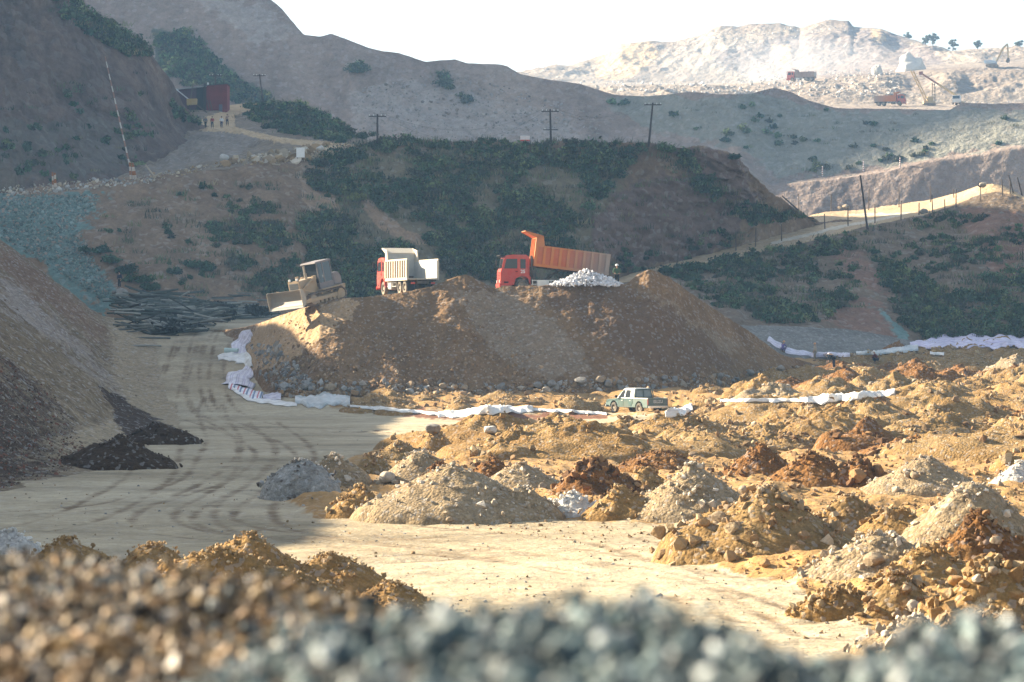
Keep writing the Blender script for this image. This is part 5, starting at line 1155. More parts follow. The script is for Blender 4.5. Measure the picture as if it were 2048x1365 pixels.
    tg = MB().span((-2.45, -.8, .56), (-2.42, .8, 1.05)).build('tailgate', M_pd, t, bevel=.008)
    M = Matrix.Translation((-2.456, 0, .82)) @ Matrix.Rotation(-math.pi / 2, 4, 'Z') @ Matrix.Rotation(math.pi / 2, 4, 'X')
    text_obj('lettering', 'ISUZU', .28, M_rimpale, tg, M)
    MB().span((-2.56, -.8, .4), (-2.44, .8, .54)).build('bumper', M_chrome, t, bevel=.02)
    MB().span((2.44, -.82, .38), (2.54, .82, .58)).build('bumper', M_pw, t, bevel=.03)
    return t
hd = math.pi / 2 + math.radians(33)
rear = np.array([10.15, 199.0]); c = rear + 2.45 * np.array([math.cos(hd), math.sin(hd)])
pk = pickup((c[0], c[1], drop(c[0], c[1]) - .02), hd); pk.scale = (1.05,) * 3

# ---- far quarry machines
M_wh = paint('dusty_white_paint', (0.72, 0.72, 0.70), .5, .25); M_bl = paint('blue_white_paint', (0.42, 0.52, 0.62), .5, .2); M_dy = paint('dull_yellow_paint', (0.50, 0.36, 0.16), .6, .4); M_dr = paint('dark_red_paint', (0.22, 0.05, 0.04), .6, .3)
p = P(1916, 217, 780.0); zc = drop(p[0], 780, 200)
cr = empty('crane_truck', (p[0], 780, zc), (0, 0, math.radians(-110))); tag(cr, 'small white crane truck with a long raised yellow and dark red boom', 'crane')
MB().prism([(1.2, .6), (3.0, .6), (3.05, 1.6), (2.7, 2.6), (1.2, 2.6)], -1.1, 1.1).build('cab', M_wh, cr, bevel=.06)
MB().prism([(2.78, 1.62), (3.06, 1.62), (2.76, 2.45), (2.6, 2.45)], -1.0, 1.0).build('windscreen', M_glass, cr)
MB().span((-3.5, -1.1, .7), (1.1, 1.1, 1.2)).build('deck', M_dy, cr, bevel=.03)
MB().cyl((-.4, 0, 1.2), (-.4, 0, 2.4), .5).build('turret', M_dy, cr)
for s in (1, -1):
    for x in (2.2, -1.6, -2.7): wheel(cr, x, .95 * s, .5, .3, s)
iM = Matrix.Translation((p[0], 780, zc)) @ Rz(math.radians(-110)); iM.invert()
b0_, b1_ = iM @ Vector((p[0] - .1, 780, zc + 2.4)), iM @ Vector(P(1842, 147, 774.0))
MB().cyl(b0_, b0_.lerp(b1_, .55), .34, .28, n=4).build('boom', M_dy, cr)
MB().cyl(b0_.lerp(b1_, .5), b1_, .26, .22, n=4).box(b1_, (.9, .9, .9)).build('boom', M_dr, cr)
p = P(1858, 216, 776.0); zc = drop(p[0], 776, 200)
dr = empty('drilling_rig', (p[0], 776, zc)); tag(dr, 'yellow drilling rig with a leaning lattice mast beside the crane', 'drilling rig')
m = MB(); m.span((-1.6, -1.2, .5), (1.6, 1.2, 1.2)); m.span((-.6, -.9, 1.2), (1.0, .9, 2.4)); m.build('body', M_dy, dr, bevel=.05)
for s in (1, -1):
    MB().prism([(-1.8, .25), (-1.5, 0), (1.5, 0), (1.8, .25), (1.5, .6), (-1.5, .6)], .8 * s, 1.25 * s).build('crawler', M_track, dr)
top = Vector(P(1824, 142, 772.0)) - Vector((p[0], 776, zc)); foot_ = Vector((-.6, -1.0, .8))
m = MB()
for dx, dy in ((-.35, -.3), (.35, -.3), (-.35, .3), (.35, .3)): m.cyl(foot_ + Vector((dx, dy, 0)), top + Vector((dx, dy, 0)), .10, n=5)
for k in range(9):
    a = foot_.lerp(top, k / 9); b_ = foot_.lerp(top, (k + 1) / 9); s = 1 if k % 2 else -1
    m.cyl(a + Vector((-.35 * s, -.3, 0)), b_ + Vector((.35 * s, -.3, 0)), .06, n=4); m.cyl(a + Vector((-.35 * s, .3, 0)), b_ + Vector((.35 * s, .3, 0)), .06, n=4)
m.build('mast', M_dy, dr)
m = MB()
for dx, dy in ((-.4, -.4), (.4, -.4), (-.4, .4), (.4, .4)): m.cyl((1.2 + dx, dy, .8), (1.2 + dx * .8, dy * .8, 6.2), .08, n=5)
for k in range(6): m.span((.78, -.42, 1.2 + k * .9), (1.62, .42, 1.27 + k * .9))
m.build('tower', M_chas, dr)
def excavator(loc, heading, label):
    t = empty('excavator', loc, (0, 0, heading)); tag(t, label, 'excavator')
    for s in (1, -1): MB().prism([(-1.9, .35), (-1.5, 0), (1.5, 0), (1.9, .35), (1.6, .8), (-1.6, .8)], .75 * s, 1.35 * s).build('crawler', M_track, t, bevel=.05)
    MB().prism([(-2.2, 1.0), (1.3, 1.0), (1.3, 1.6), (-.2, 2.0), (-2.3, 2.0)], -1.3, 1.3).build('house', M_bl, t, bevel=.08)
    MB().prism([(.0, 1.6), (1.4, 1.6), (1.35, 2.3), (1.0, 3.0), (.0, 3.0)], .3, 1.28).build('cab', M_wh, t, bevel=.05)
    MB().prism([(.15, 2.1), (1.3, 2.1), (1.0, 2.85), (.15, 2.85)], 1.285, 1.3).build('window', M_glass, t)
    MB().prism([(1.0, 1.5), (1.5, 1.6), (3.4, 5.2), (4.6, 6.6), (4.3, 6.9), (2.9, 5.6)], -.75, -.25).build('boom', M_dy, t, bevel=.04)
    MB().prism([(4.2, 6.9), (4.75, 6.7), (4.9, 2.4), (4.6, 2.3)], -.7, -.3).build('stick', M_dy, t, bevel=.03)
    MB().prism([(4.4, 2.5), (5.1, 2.5), (5.2, 1.6), (4.6, 1.1), (4.0, 1.4)], -1.1, .1).build('bucket', M_chas, t, bevel=.04)
    MB().cyl((1.6, -.5, 1.6), (2.9, -.5, 4.4), .12).build('hydraulic_cylinder', M_chrome, t)
    return t
p, n, o = hit(1988, 139)
excavator((p[0], p[1] + 3, drop(p[0], p[1] + 3, 200)), math.radians(-15), 'far excavator with blue white house and tall arched boom on the quarry bench')
bpy.context.view_layer.update(); DG = bpy.context.evaluated_depsgraph_get()
# ------------------------------------------------------------------ people
def skin_mesh(J, edges, R, sub=1):
    names = list(J); idx = {n: i for i, n in enumerate(names)}
    me = bpy.data.meshes.new('sk'); me.from_pydata([J[n] for n in names], [(idx[a], idx[b]) for a, b in edges], [])
    o = bpy.data.objects.new('sk', me); C.objects.link(o)
    o.modifiers.new('s', 'SKIN'); sv = me.skin_vertices[0].data
    for n, i in idx.items(): sv[i].radius = R[n] if isinstance(R[n], tuple) else (R[n], R[n]); sv[i].use_root = (i == 0)
    m = o.modifiers.new('u', 'SUBSURF'); m.levels = sub; m.render_levels = sub
    bpy.context.view_layer.update()
    r = bpy.data.meshes.new_from_object(o.evaluated_get(bpy.context.evaluated_depsgraph_get()))
    bpy.data.objects.remove(o); bpy.data.meshes.remove(me)
    r.polygons.foreach_set('use_smooth', np.ones(len(r.polygons), bool)); return r
SKIN = flat('skin', (0.36, 0.21, 0.13), .6); HAIR = flat('black_hair', (0.02, 0.018, 0.016), .7)
BASE = dict(pelvis=(0, 0, .92), spine=(0, 0, 1.10), chest=(0, 0, 1.30), neck=(0, 0, 1.45), head0=(0, .01, 1.53), head=(0, .02, 1.62), crown=(0, .01, 1.69), nose=(0, .115, 1.60), chin=(0, .07, 1.54),
            shL=(-.17, 0, 1.39), elL=(-.24, -.03, 1.13), wrL=(-.23, .06, .90), haL=(-.225, .09, .83), shR=(.17, 0, 1.39), elR=(.24, -.03, 1.13), wrR=(.23, .06, .90), haR=(.225, .09, .83),
            hiL=(-.09, 0, .88), knL=(-.10, .03, .49), anL=(-.10, -.02, .08), toL=(-.11, .14, .03), hiR=(.09, 0, .88), knR=(.10, .03, .49), anR=(.10, -.02, .08), toR=(.11, .14, .03))
def person(loc, face, label, shirt, trousers, hat=None, hatkind='helmet', pose=None, group=None, scale=1.0):
    """one continuous body grown from a skeleton, dressed with shirt, trousers and headgear; y is forward"""
    J = dict(BASE); J.update(pose or {})
    R = dict(pelvis=(.125, .095), spine=(.12, .09), chest=(.14, .095), neck=.052, head0=.06, head=(.078, .095), crown=.05, nose=.014, chin=.035, shL=.058, shR=.058, elL=.042, elR=.042, wrL=.03, wrR=.03, haL=(.035, .02), haR=(.035, .02),
             hiL=.085, hiR=.085, knL=.055, knR=.055, anL=.04, anR=.04, toL=.035, toR=.035)
    E = [('pelvis', 'spine'), ('spine', 'chest'), ('chest', 'neck'), ('neck', 'head0'), ('head0', 'head'), ('head', 'crown'), ('head', 'nose'), ('head0', 'chin')]
    for s in 'LR':
        E += [('chest', 'sh' + s), ('sh' + s, 'el' + s), ('el' + s, 'wr' + s), ('wr' + s, 'ha' + s), ('pelvis', 'hi' + s), ('hi' + s, 'kn' + s), ('kn' + s, 'an' + s), ('an' + s, 'to' + s)]
        h, w = Vector(J['ha' + s]), Vector(J['wr' + s]); d = (h - w).normalized(); sd = d.cross(Vector((0, 1, 0)) if abs(d.y) < .9 else Vector((1, 0, 0))).normalized(); pl = d.cross(sd)
        for k, (ln, off_) in enumerate(((.062, -.03), (.075, -.01), (.07, .01), (.055, .03))):       # four fingers, slightly curled
            a = h + sd * off_ + d * .03; b = a + d * ln * .55 + pl * .006; c = b + d * ln * .4 + pl * .018
            J['f%s%da' % (s, k)] = tuple(a); J['f%s%db' % (s, k)] = tuple(b); J['f%s%dc' % (s, k)] = tuple(c)
            for q in 'abc': R['f%s%d%s' % (s, k, q)] = .0085
            E += [('ha' + s, 'f%s%da' % (s, k)), ('f%s%da' % (s, k), 'f%s%db' % (s, k)), ('f%s%db' % (s, k), 'f%s%dc' % (s, k))]
        t = h - d * .02 + sd * (.04 if s == 'L' else -.04); u_ = t + d * .04 + sd * (.015 if s == 'L' else -.015)
        J['t' + s + 'a'] = tuple(t); J['t' + s + 'b'] = tuple(u_); R['t' + s + 'a'] = .011; R['t' + s + 'b'] = .009
        E += [('ha' + s, 't' + s + 'a'), ('t' + s + 'a', 't' + s + 'b')]
    me = skin_mesh({k: J[k] for k in J}, E, R); me.name = 'person'; me.materials.append(SKIN)
    o = bpy.data.objects.new('person', me); C.objects.link(o); o.location = loc; o.rotation_euler = (0, 0, math.radians(face)); o.scale = (scale,) * 3
    tag(o, label, 'person', group)
    def garment(name, keys, edges, rr, mat):
        g = skin_mesh({k: J[k] for k in keys}, edges, rr); g.name = name; g.materials.append(mat)
        q = bpy.data.objects.new(name, g); C.objects.link(q); q.parent = o; return q
    for s in 'LR': J['cu' + s] = tuple(Vector(J['el' + s]).lerp(Vector(J['wr' + s]), .8)); J['he' + s] = tuple(Vector(J['kn' + s]).lerp(Vector(J['an' + s]), .88)); 
    J['col'] = tuple(Vector(J['chest']).lerp(Vector(J['neck']), .6)); J['hem'] = tuple(Vector(J['pelvis']).lerp(Vector(J['spine']), .0))
    garment('shirt', ['hem', 'spine', 'chest', 'col', 'shL', 'elL', 'cuL', 'shR', 'elR', 'cuR'], [('hem', 'spine'), ('spine', 'chest'), ('chest', 'col')] + [e for s in 'LR' for e in (('chest', 'sh' + s), ('sh' + s, 'el' + s), ('el' + s, 'cu' + s))],
            dict(hem=(.15, .12), spine=(.145, .115), chest=(.165, .12), col=.075, shL=.078, shR=.078, elL=.06, elR=.06, cuL=.052, cuR=.052), shirt)
    garment('trousers', ['pelvis', 'hiL', 'knL', 'heL', 'hiR', 'knR', 'heR'], [e for s in 'LR' for e in (('pelvis', 'hi' + s), ('hi' + s, 'kn' + s), ('kn' + s, 'he' + s))],
            dict(pelvis=(.14, .11), hiL=.105, hiR=.105, knL=.078, knR=.078, heL=.066, heR=.066), trousers)
    sh = MB()
    for s in 'LR':
        a, b = Vector(J['an' + s]), Vector(J['to' + s]); m = (a * .45 + b * .55); sh.ball((m.x, m.y, m.z * .8), .06, (.8, 2.0, .75))
    sh.build('shoes', HAIR, o, sm=True)
    hd = Vector(J['head'])
    if hat and hatkind == 'helmet':
        m = MB(); m.lathe([(0.001, .125), (.05, .12), (.09, .09), (.115, .04), (.12, 0.0), (.15, -.012), (.15, -.02), (.118, -.015)], (hd.x, hd.y, hd.z + .015), 'z', 16); m.build('helmet', hat, o, sm=True)
    elif hat and hatkind == 'straw':
        m = MB(); m.lathe([(0.001, .12), (.07, .11), (.10, .03), (.22, -.02), (.22, -.03), (.1, .01)], (hd.x, hd.y, hd.z + .03), 'z', 16); m.build('hat', hat, o, sm=True)
    else:
        MB().ball((hd.x, hd.y - .02, hd.z + .03), .105, (.95, 1.05, .95)).build('hair', HAIR, o, sm=True)
    return o
def cloth(name, c): return flat(name, c, .85, .1, .35, 6.0)
WALK = dict(hiL=(-.09, 0, .88), knL=(-.1, .16, .50), anL=(-.1, .17, .09), toL=(-.1, .33, .04), knR=(.1, -.08, .49), anR=(.1, -.28, .13), toR=(.1, -.16, .03), elL=(-.24, -.12, 1.13), wrL=(-.23, -.08, .90), haL=(-.225, -.06, .83), elR=(.24, .03, 1.13), wrR=(.22, .2, .96), haR=(.215, .25, .90))
WALK2 = {k[:-1] + ('R' if k[-1] == 'L' else 'L'): (-v[0], v[1], v[2]) for k, v in WALK.items()}
def gpos(u, v, d=None):
    p, n, o = hit(u, v)
    if d: x = (u - 1024) / F * d; return (x, d, drop(x, d) - .01)
    return (p[0], p[1], drop(p[0], p[1]) - .01)
HEL_O = flat('orange_helmet', (0.62, 0.27, 0.08), .4, .5, .1); HEL_W = flat('white_helmet', (0.75, 0.72, 0.66), .4, .5, .1); HEL_R = flat('red_white_helmet', (0.7, 0.6, 0.58), .4, .5, .1)
DKBL = cloth('dark_blue_cloth', (0.025, 0.03, 0.05)); BLK = cloth('black_cloth', (0.02, 0.02, 0.022))
person(gpos(1234, 0, 218.7), 180, 'man in green jacket and dark trousers standing behind the raised dump bed', cloth('green_cloth', (0.06, 0.11, 0.06)), BLK, HEL_W,
       pose=dict(elL=(-.30, .0, 1.14), wrL=(-.20, .14, 1.02), haL=(-.15, .18, 1.0), elR=(.30, .0, 1.14), wrR=(.20, .14, 1.02), haR=(.15, .18, 1.0)))
person(gpos(239, 577), 150, 'dark clothed person standing on the scree above the log pile', DKBL, BLK)
person(gpos(411, 257), 170, 'walker in a pale hat and grey striped top on the winding path', cloth('grey_cloth', (0.16, 0.15, 0.17)), cloth('green_black_cloth', (0.03, 0.04, 0.035)), cloth('straw', (.4, .36, .28)), 'straw', WALK, 'people walking on the path', .97)
person(gpos(424.5, 257.5), 178, 'walker in a red jacket on the winding path', cloth('red_cloth', (0.30, 0.03, 0.03)), DKBL, None, '', WALK2, 'people walking on the path')
person(gpos(443, 256.5), 183, 'walker in a white shirt and blue trousers on the winding path', cloth('white_cloth', (0.7, 0.7, 0.7)), cloth('navy_cloth', (0.03, 0.04, 0.09)), None, '', WALK, 'people walking on the path')
person(gpos(454.5, 252), 175, 'walker in a tan shirt raising a hand to the head on the path', cloth('tan_cloth', (0.40, 0.27, 0.2)), DKBL, None, '',
       dict(WALK2, elL=(-.36, .06, 1.36), wrL=(-.2, .08, 1.56), haL=(-.13, .09, 1.62)), 'people walking on the path')
BEND = dict(spine=(0, .08, 1.02), chest=(0, .30, 1.12), neck=(0, .44, 1.10), head0=(0, .51, 1.09), head=(0, .59, 1.06), crown=(0, .66, 1.08), nose=(0, .62, .97), chin=(0, .56, .99), shL=(-.17, .36, 1.10), elL=(-.2, .42, .84), wrL=(-.15, .52, .62), haL=(-.14, .55, .54), shR=(.17, .36, 1.10), elR=(.2, .42, .84), wrR=(.15, .52, .62), haR=(.14, .55, .54))
CROUCH = dict(pelvis=(0, -.12, .38), spine=(0, -.05, .55), chest=(0, .06, .72), neck=(0, .12, .86), head0=(0, .15, .93), head=(0, .17, 1.02), crown=(0, .16, 1.09), nose=(0, .265, 1.0), chin=(0, .22, .94), shL=(-.17, .08, .80), elL=(-.2, .22, .58), wrL=(-.12, .40, .5), haL=(-.1, .46, .46), shR=(.17, .08, .80), elR=(.2, .22, .58), wrR=(.12, .40, .5), haR=(.1, .46, .46),
              hiL=(-.09, -.1, .36), knL=(-.14, .28, .46), anL=(-.12, .02, .08), toL=(-.13, .18, .03), hiR=(.09, -.1, .36), knR=(.14, .28, .46), anR=(.12, .02, .08), toR=(.13, .18, .03))
person(gpos(1630, 722), 60, 'worker in beige clothes and orange helmet by the foot of the mound', cloth('beige_cloth', (0.42, 0.34, 0.26)), cloth('khaki_cloth', (0.3, 0.25, 0.19)), HEL_O)
person(gpos(1566, 705), -40, 'worker in violet clothes and orange helmet bending by the blue white sheeting', cloth('violet_cloth', (0.16, 0.13, 0.30)), cloth('violet_grey_cloth', (.12, .1, .2)), HEL_O, pose=CROUCH)
person(gpos(1752, 727), 70, 'crouching worker in dark red with a white helmet among the far heaps', cloth('maroon_cloth', (0.12, 0.03, 0.04)), DKBL, HEL_W, pose=CROUCH)
person(gpos(1668, 738), 60, 'person in dark blue bending over near the beige worker', cloth('deep_blue_cloth', (0.015, 0.03, 0.055)), DKBL, None, '', BEND)

# ------------------------------------------------------------------ poles, posts, wires
M_wood = flat('weathered_wood', (0.12, 0.095, 0.075), .9, .1, .5, 2.0); M_dkwood = flat('dark_pole_wood', (0.055, 0.042, 0.038), .9, .1, .4, 2.0); M_wire = flat('wire_metal', (0.12, 0.11, 0.11), .8)
M_ins = flat('insulator', (0.7, 0.68, 0.64), .3)
def pole(u, vb, vt, label, d=None, arms=1, r=.13, lean=0, group='power poles along the hill', low=False):
    if d is None: p, n, o = hit(u, vb); d = p[1]
    x = (u - 1024) / F * d; z = drop(x, d, 200); h = 6 + (660 - vt) / F * d - z
    t = empty('power_pole', (x, d, z - .3)); tag(t, label, 'power pole', group)
    MB().cyl((0, 0, 0), (lean, 0, h + .3), r, r * .7, 10).build('post', M_dkwood, t)
    tops = []
    zz = h + .3 - .25; w = 1.0
    for k in range(arms):
        a = MB().box((lean, -.12, zz - k * .7), (2 * w, .1, .12)).build('crossarm', M_dkwood, t)
        for xx in (-.9, -.45, .45, .9):
            MB().cyl((lean + xx, -.12, zz - k * .7 + .06), (lean + xx, -.12, zz - k * .7 + .24), .045, .03, 8).build('insulator', M_ins, a)
    if low: 
        a = MB().box((lean * .3, -.12, h * .42), (1.7, .1, .1)).build('crossarm', M_dkwood, t)
        MB().cyl((-.7, -.12, h * .42), (-.7, -.12, h * .42 + .2), .05, .04, 8).build('insulator', M_ins, a)
    return Vector((x + lean, d - .12, z - .3 + zz + .22))
W1 = pole(755, 286, 229, 'power pole at the left end of the scrubby hill crest')
W2 = pole(1102, 281, 219, 'power pole with a second low crossarm in the middle of the hill crest', low=True, lean=-.1)
W3 = pole(1297, 289, 206, 'tallest power pole at the right end of the hill crest', lean=.5)
pole(528, 214, 149, 'power pole on the knoll right of the red shed', 452, lean=-.7)
pole(431, 190, 149, 'power pole rising behind the red shed', 462)
def wire(a, b, sag, label):
    m = MB(); pts = [a.lerp(b, k / 16) - Vector((0, 0, sag * 4 * (k / 16) * (1 - k / 16))) for k in range(17)]
    m.tube(pts, .016, 4); tag(m.build('power_line', M_wire), label, 'wire', 'wires between the power poles')
wire(W1 + Vector((.9, 0, 0)), W2 + Vector((-.9, 0, 0)), 2.1, 'upper sagging wire between the left and middle power poles')
wire(W1 + Vector((.45, 0, 0)), W2 + Vector((-.45, 0, -.1)), 3.2, 'lower sagging wire between the left and middle power poles')
wire(W2 + Vector((.9, 0, 0)), W3 + Vector((-.9, 0, 0)), 1.3, 'upper wire between the middle and right power poles')
wire(W2 + Vector((.45, 0, 0)), W3 + Vector((-.45, 0, 0)), 1.7, 'lower wire between the middle and right power poles')
FP = [(1597, 411, 388), (1662, 416, 390), (1737, 416, 379), (1798, 415, 380), (1861, 405, 373), (1908, 396, 378), (1696, 452, 413), (1750, 447, 409), (1802, 441, 402), (1838, 430, 406), (1866, 431, 391), (1890, 421, 399), (1912, 416, 379), (2005, 392, 360), (1650, 458, 428), (1563, 482, 449), (1511, 494, 456), (1472, 502, 469), (1355, 526, 506), (2020, 388, 362)]
for k, (u, vb, vt) in enumerate(FP):
    p, n, o = hit(u, vb)
    if p is None: continue
    if p[1] > 420: d = 388.0; x = (u - 1024) / F * d; p = np.array([x, d, drop(x, d)])
    h = max(1.2, 6 + (660 - vt) / F * p[1] - p[2])
    m = MB().cyl((0, 0, -.3), (rng.normal() * .05, 0, h), .075, .06, 8); o_ = m.build('fence_post', M_wood, None, loc=tuple(p))
    far_ = k < 6
    tag(o_, 'wooden post on the far edge of the dirt road' if far_ else 'wooden post along the near edge of the dirt road', 'post', 'posts on the far road edge' if far_ else 'posts on the near road edge')
def stick(u0, v0, u1, v1, name, label, cat, mat, r=.08, r2=None, d=None, dtop=0.0):
    if d is None: p, n, o = hit(u0, v0); d = p[1]
    x = (u0 - 1024) / F * d; z = drop(x, d, 200); b = Vector(P(u1, v1, d + dtop))
    o = MB().cyl((0, 0, -.25), b - Vector((x, d, z)), r, r2 or r * .8, 8).build(name, mat, None, loc=(x, d, z)); tag(o, label, cat); return o
stick(1735, 455, 1720.5, 351, 'leaning_pole', 'tall dark leaning pole beside the dirt road at right', 'pole', M_dkwood, .13)
stick(2027, 386, 2018, 351, 'leaning_pole', 'thin dark leaning pole near the right edge of the picture', 'pole', M_dkwood, .09)
stick(2045, 392, 2035, 355, 'leaning_pole', 'thin dark leaning pole cut by the right edge of the picture', 'pole', M_dkwood, .09)
stick(1618, 437, 1564, 392, 'dead_log', 'dead log leaning at the foot of the scrubby hill', 'log', M_dkwood, .13, .07, d=352)
for q, (a, b, c, e, l) in enumerate([(1598, 433, 1628, 437, 'long thin dead log lying where the road passes the hill'), (1606, 438, 1632, 443, 'short dead log lying where the road passes the hill')]):
    pa, pb = Vector(P(a, b, 352)), Vector(P(c, e, 350)); o_ = MB().cyl(pa, pb, .14, .09, 8).build('dead_log', M_wood); tag(o_, l, 'log')
t_ = gpos(1961, 402); sg = empty('round_road_sign', t_); tag(sg, 'round dark sign on a short post on the right hill crest', 'sign')
MB().cyl((0, 0, -.2), (0, 0, 1.9), .05).build('post', M_wood, sg); MB().cyl((0, -.06, 1.95), (0, -.03, 1.95), .33, n=24).build('sign_plate', M_black, sg)

def stripes(name, a, b, sc):
    m, nt, bb = newmat(name); tc = nt.nodes.new('ShaderNodeTexCoord'); sp = nt.nodes.new('ShaderNodeSeparateXYZ'); nt.links.new(tc.outputs['Object'], sp.inputs[0])
    mu = nd(nt, 'ShaderNodeMath', operation='MULTIPLY'); nt.links.new(sp.outputs[2], mu.inputs[0]); mu.inputs[1].default_value = sc
    fr = nd(nt, 'ShaderNodeMath', operation='FRACT'); nt.links.new(mu.outputs[0], fr.inputs[0])
    c = ramp(nt, fr.outputs[0], [(0.0, a), (0.5, b)]); nt.nodes[-1].color_ramp.interpolation = 'CONSTANT'
    c = mix(nt, .5, c, ramp(nt, noise(nt, tc.outputs['Object'], 2.5, 4), [(.3, g1(.5)), (.7, g1(1))]), 'MULTIPLY')
    nt.links.new(c, bb.inputs['Base Color']); return m
M_strp = stripes('red_white_stripe', (0.48, 0.44, 0.40), (0.30, 0.17, 0.13), .75); M_strs = stripes('red_white_small_stripe', (0.75, 0.73, 0.7), (0.4, 0.2, 0.2), 2.4); M_rust = stripes('rusty_stripe', (0.5, 0.42, 0.34), (0.30, 0.12, 0.05), 1.1)
stick(266, 361, 210, 113, 'barrier_pole', 'long leaning red and white striped pole at the upper left', 'pole', M_strp, .095, .05, d=312)
for (a, b, c, e) in ((262, 364, 259.5, 324), (267, 364, 265, 326), (273, 363, 266, 330)):
    o_ = stick(a, b, c, e, 'post', 'rusty striped support post at the base of the long barrier pole', 'post', M_rust, .12, .12, d=311.5); o_['group'] = 'rusty supports of the barrier pole'
for (a, b, c, e) in ((106.5, 383, 105, 345), (110, 383, 109.5, 346), (112.5, 382, 110, 348)):
    o_ = stick(a, b, c, e, 'post', 'rusty post in the short cluster on the brown hill crest at left', 'post', M_rust, .10, .10, d=309.5); o_['group'] = 'rusty posts on the brown hill crest'
for (a, b, c, e, l) in ((284, 366, 324, 346, 'pale plank propped low beside the striped pole'), (311, 356, 291, 330, 'pale plank standing crossed over another beside the striped pole'), (560, 330, 545, 329, 'pale plank lying on the rim of the bench')):
    pa, pb = Vector(P(a, b, 311.0)), Vector(P(c, e, 311.6)); o_ = MB().cyl(pa, pb, .09, .09, 6).build('plank', flat('pale_plank', (.36, .29, .2), .8)); tag(o_, l, 'plank')
for u, vb, vt in ((1645, 353, 331), (1727, 343, 322), (1800, 336, 316)):
    p, n, o = hit(u, vb)
    m = MB().cyl((0, 0, -.2), (0, 0, 1.95), .11, .10, 8); o_ = m.build('marker_post', M_strs, None, loc=tuple(p)); tag(o_, 'small red and white marker post on the mountain ledge', 'post', 'marker posts on the mountain ledge')
for u, v, w_, h_, l, c in ((601, 318, .95, 1.1, 'small white board standing on the bench rim', (0.75, .74, .72)), (1050, 285, 1.1, .6, 'low white and red board on the hill crest between the poles', (0.7, .62, .6))):
    p, n, o = hit(u, v); t = empty('notice_board', tuple(p)); tag(t, l, 'sign')
    MB().span((-w_ / 2, -.03, .15), (w_ / 2, .03, .15 + h_)).build('board', flat('board_white', c, .5), t, bevel=.008)
    for s in (-1, 1): MB().span((s * w_ * .35 - .03, .03, -.3), (s * w_ * .35 + .03, .08, .15 + h_)).build('leg', M_wood, t)
    if u > 1000: MB().span((-w_ / 2, -.036, .15), (w_ / 2, -.031, .30)).build('stripe', M_amber, t)
# ------------------------------------------------------------------ red shed on the bench
def corrugated(name, c):
    m, nt, b = newmat(name); tc = nt.nodes.new('ShaderNodeTexCoord')
    wv = nd(nt, 'ShaderNodeTexWave', Scale=5.0); wv.wave_type = 'BANDS'; nt.links.new(tc.outputs['Object'], wv.inputs[0])
    col = mix(nt, .6, c, ramp(nt, noise(nt, tc.outputs['Object'], .8, 6, .7), [(.3, g1(.45)), (.7, g1(1))]), 'MULTIPLY')
    col = mix(nt, ramp(nt, noise(nt, tc.outputs['Object'], 1.7, 5, .7), [(.6, g1(0)), (.66, g1(.6))]), col, (.12, .06, .04))
    nt.links.new(col, b.inputs['Base Color']); bp = nd(nt, 'ShaderNodeBump', Strength=.6, Distance=.06); nt.links.new(wv.outputs[0], bp.inputs['Height']); nt.links.new(bp.outputs[0], b.inputs['Normal']); return m
d = 441.0; x0 = (413 - 1024) / F * d; x1 = (454 - 1024) / F * d; zb = drop((x0 + x1) / 2, d - 2, 200) - .4; zt = 6 + (660 - 169) / F * d; xl = (346 - 1024) / F * d
sh = empty('shed', (x0, d, zb)); tag(sh, 'dark red corrugated shed on the bench below the cliff', 'shed')
H_ = zt - zb; Wd = x1 - x0; M_sred = corrugated('shed_red_sheet', (0.24, 0.045, 0.05)); M_sdk = corrugated('shed_shaded_sheet', (0.13, 0.07, 0.085))
MB().prism([(0, 0), (Wd, 0), (Wd, H_), (0, H_ - .25)], 0, 4.5).build('wall', M_sred, sh)
MB().prism([(x1 - x0 - Wd + xl - x0, .9), (-.02, .6), (-.02, H_ - .35), (xl - x0, H_ - .9)], .6, 4.0).build('wall', M_sdk, sh)  # left part in a darker sheet colour, its shade is put into the colour
MB().prism([(-.1, H_ - .24), (Wd + .15, H_ + .01), (Wd + .15, H_ + .1), (-.1, H_ - .14)], -.25, 4.7).build('roof', flat('roof_sheet_dark', (.05, .045, .05), .7), sh)
MB().prism([(xl - x0 - .2, H_ - .88), (-.15, H_ - .32), (-.15, H_ - .2), (xl - x0 - .2, H_ - .76)], .3, 4.2).build('roof', flat('roof_sheet_pale', (.45, .43, .42), .6), sh)
MB().span((-.4, -.2, 0), (-.12, .1, H_ + .15)).build('post', M_dkwood, sh)
MB().span((-1.6, .45, .7), (-.5, .58, H_ - .5)).build('door', flat('shed_gap', (.03, .028, .03), .9), sh)  # flat near-black panel stands for the dark gap in the wall, no door leaf
MB().span((Wd * .62, -.35, 0), (Wd * .78, -.02, 1.7)).build('cupboard', flat('cupboard_grey', (.12, .1, .13), .7), sh)
MB().box((.25, -.1, H_ + .05), (.25, .2, .38)).build('lamp', M_white, sh)
for a in (.35, .75): MB().cyl((a + .35, -.7, 0), (a - .2, -.02, 2.4), .05).build('pole', M_wood, sh)
yb = empty('hopper', tuple(P(384, 211, 434.0))); tag(yb, 'yellow box hung on slanting poles in front of the red shed', 'hopper')
MB().prism([(-.75, .0), (.75, .1), (.78, 1.0), (-.78, .95)], -.5, .5).build('box', paint('hopper_yellow', (.42, .27, .07), .7, .4), yb, bevel=.03)
pt = Vector(P(384, 211, 434.0))
for a, b in (((377, 199), (335, 165)), ((381, 198), (386, 169)), ((379, 211), (370, 233)), ((393, 210), (413, 225))):
    MB().cyl(Vector(P(*a, 434.0)) - pt, Vector(P(*b, 436.0)) - pt, .09, n=8).build('support_pole', M_chrome if a[0] == 377 else M_wood, yb)
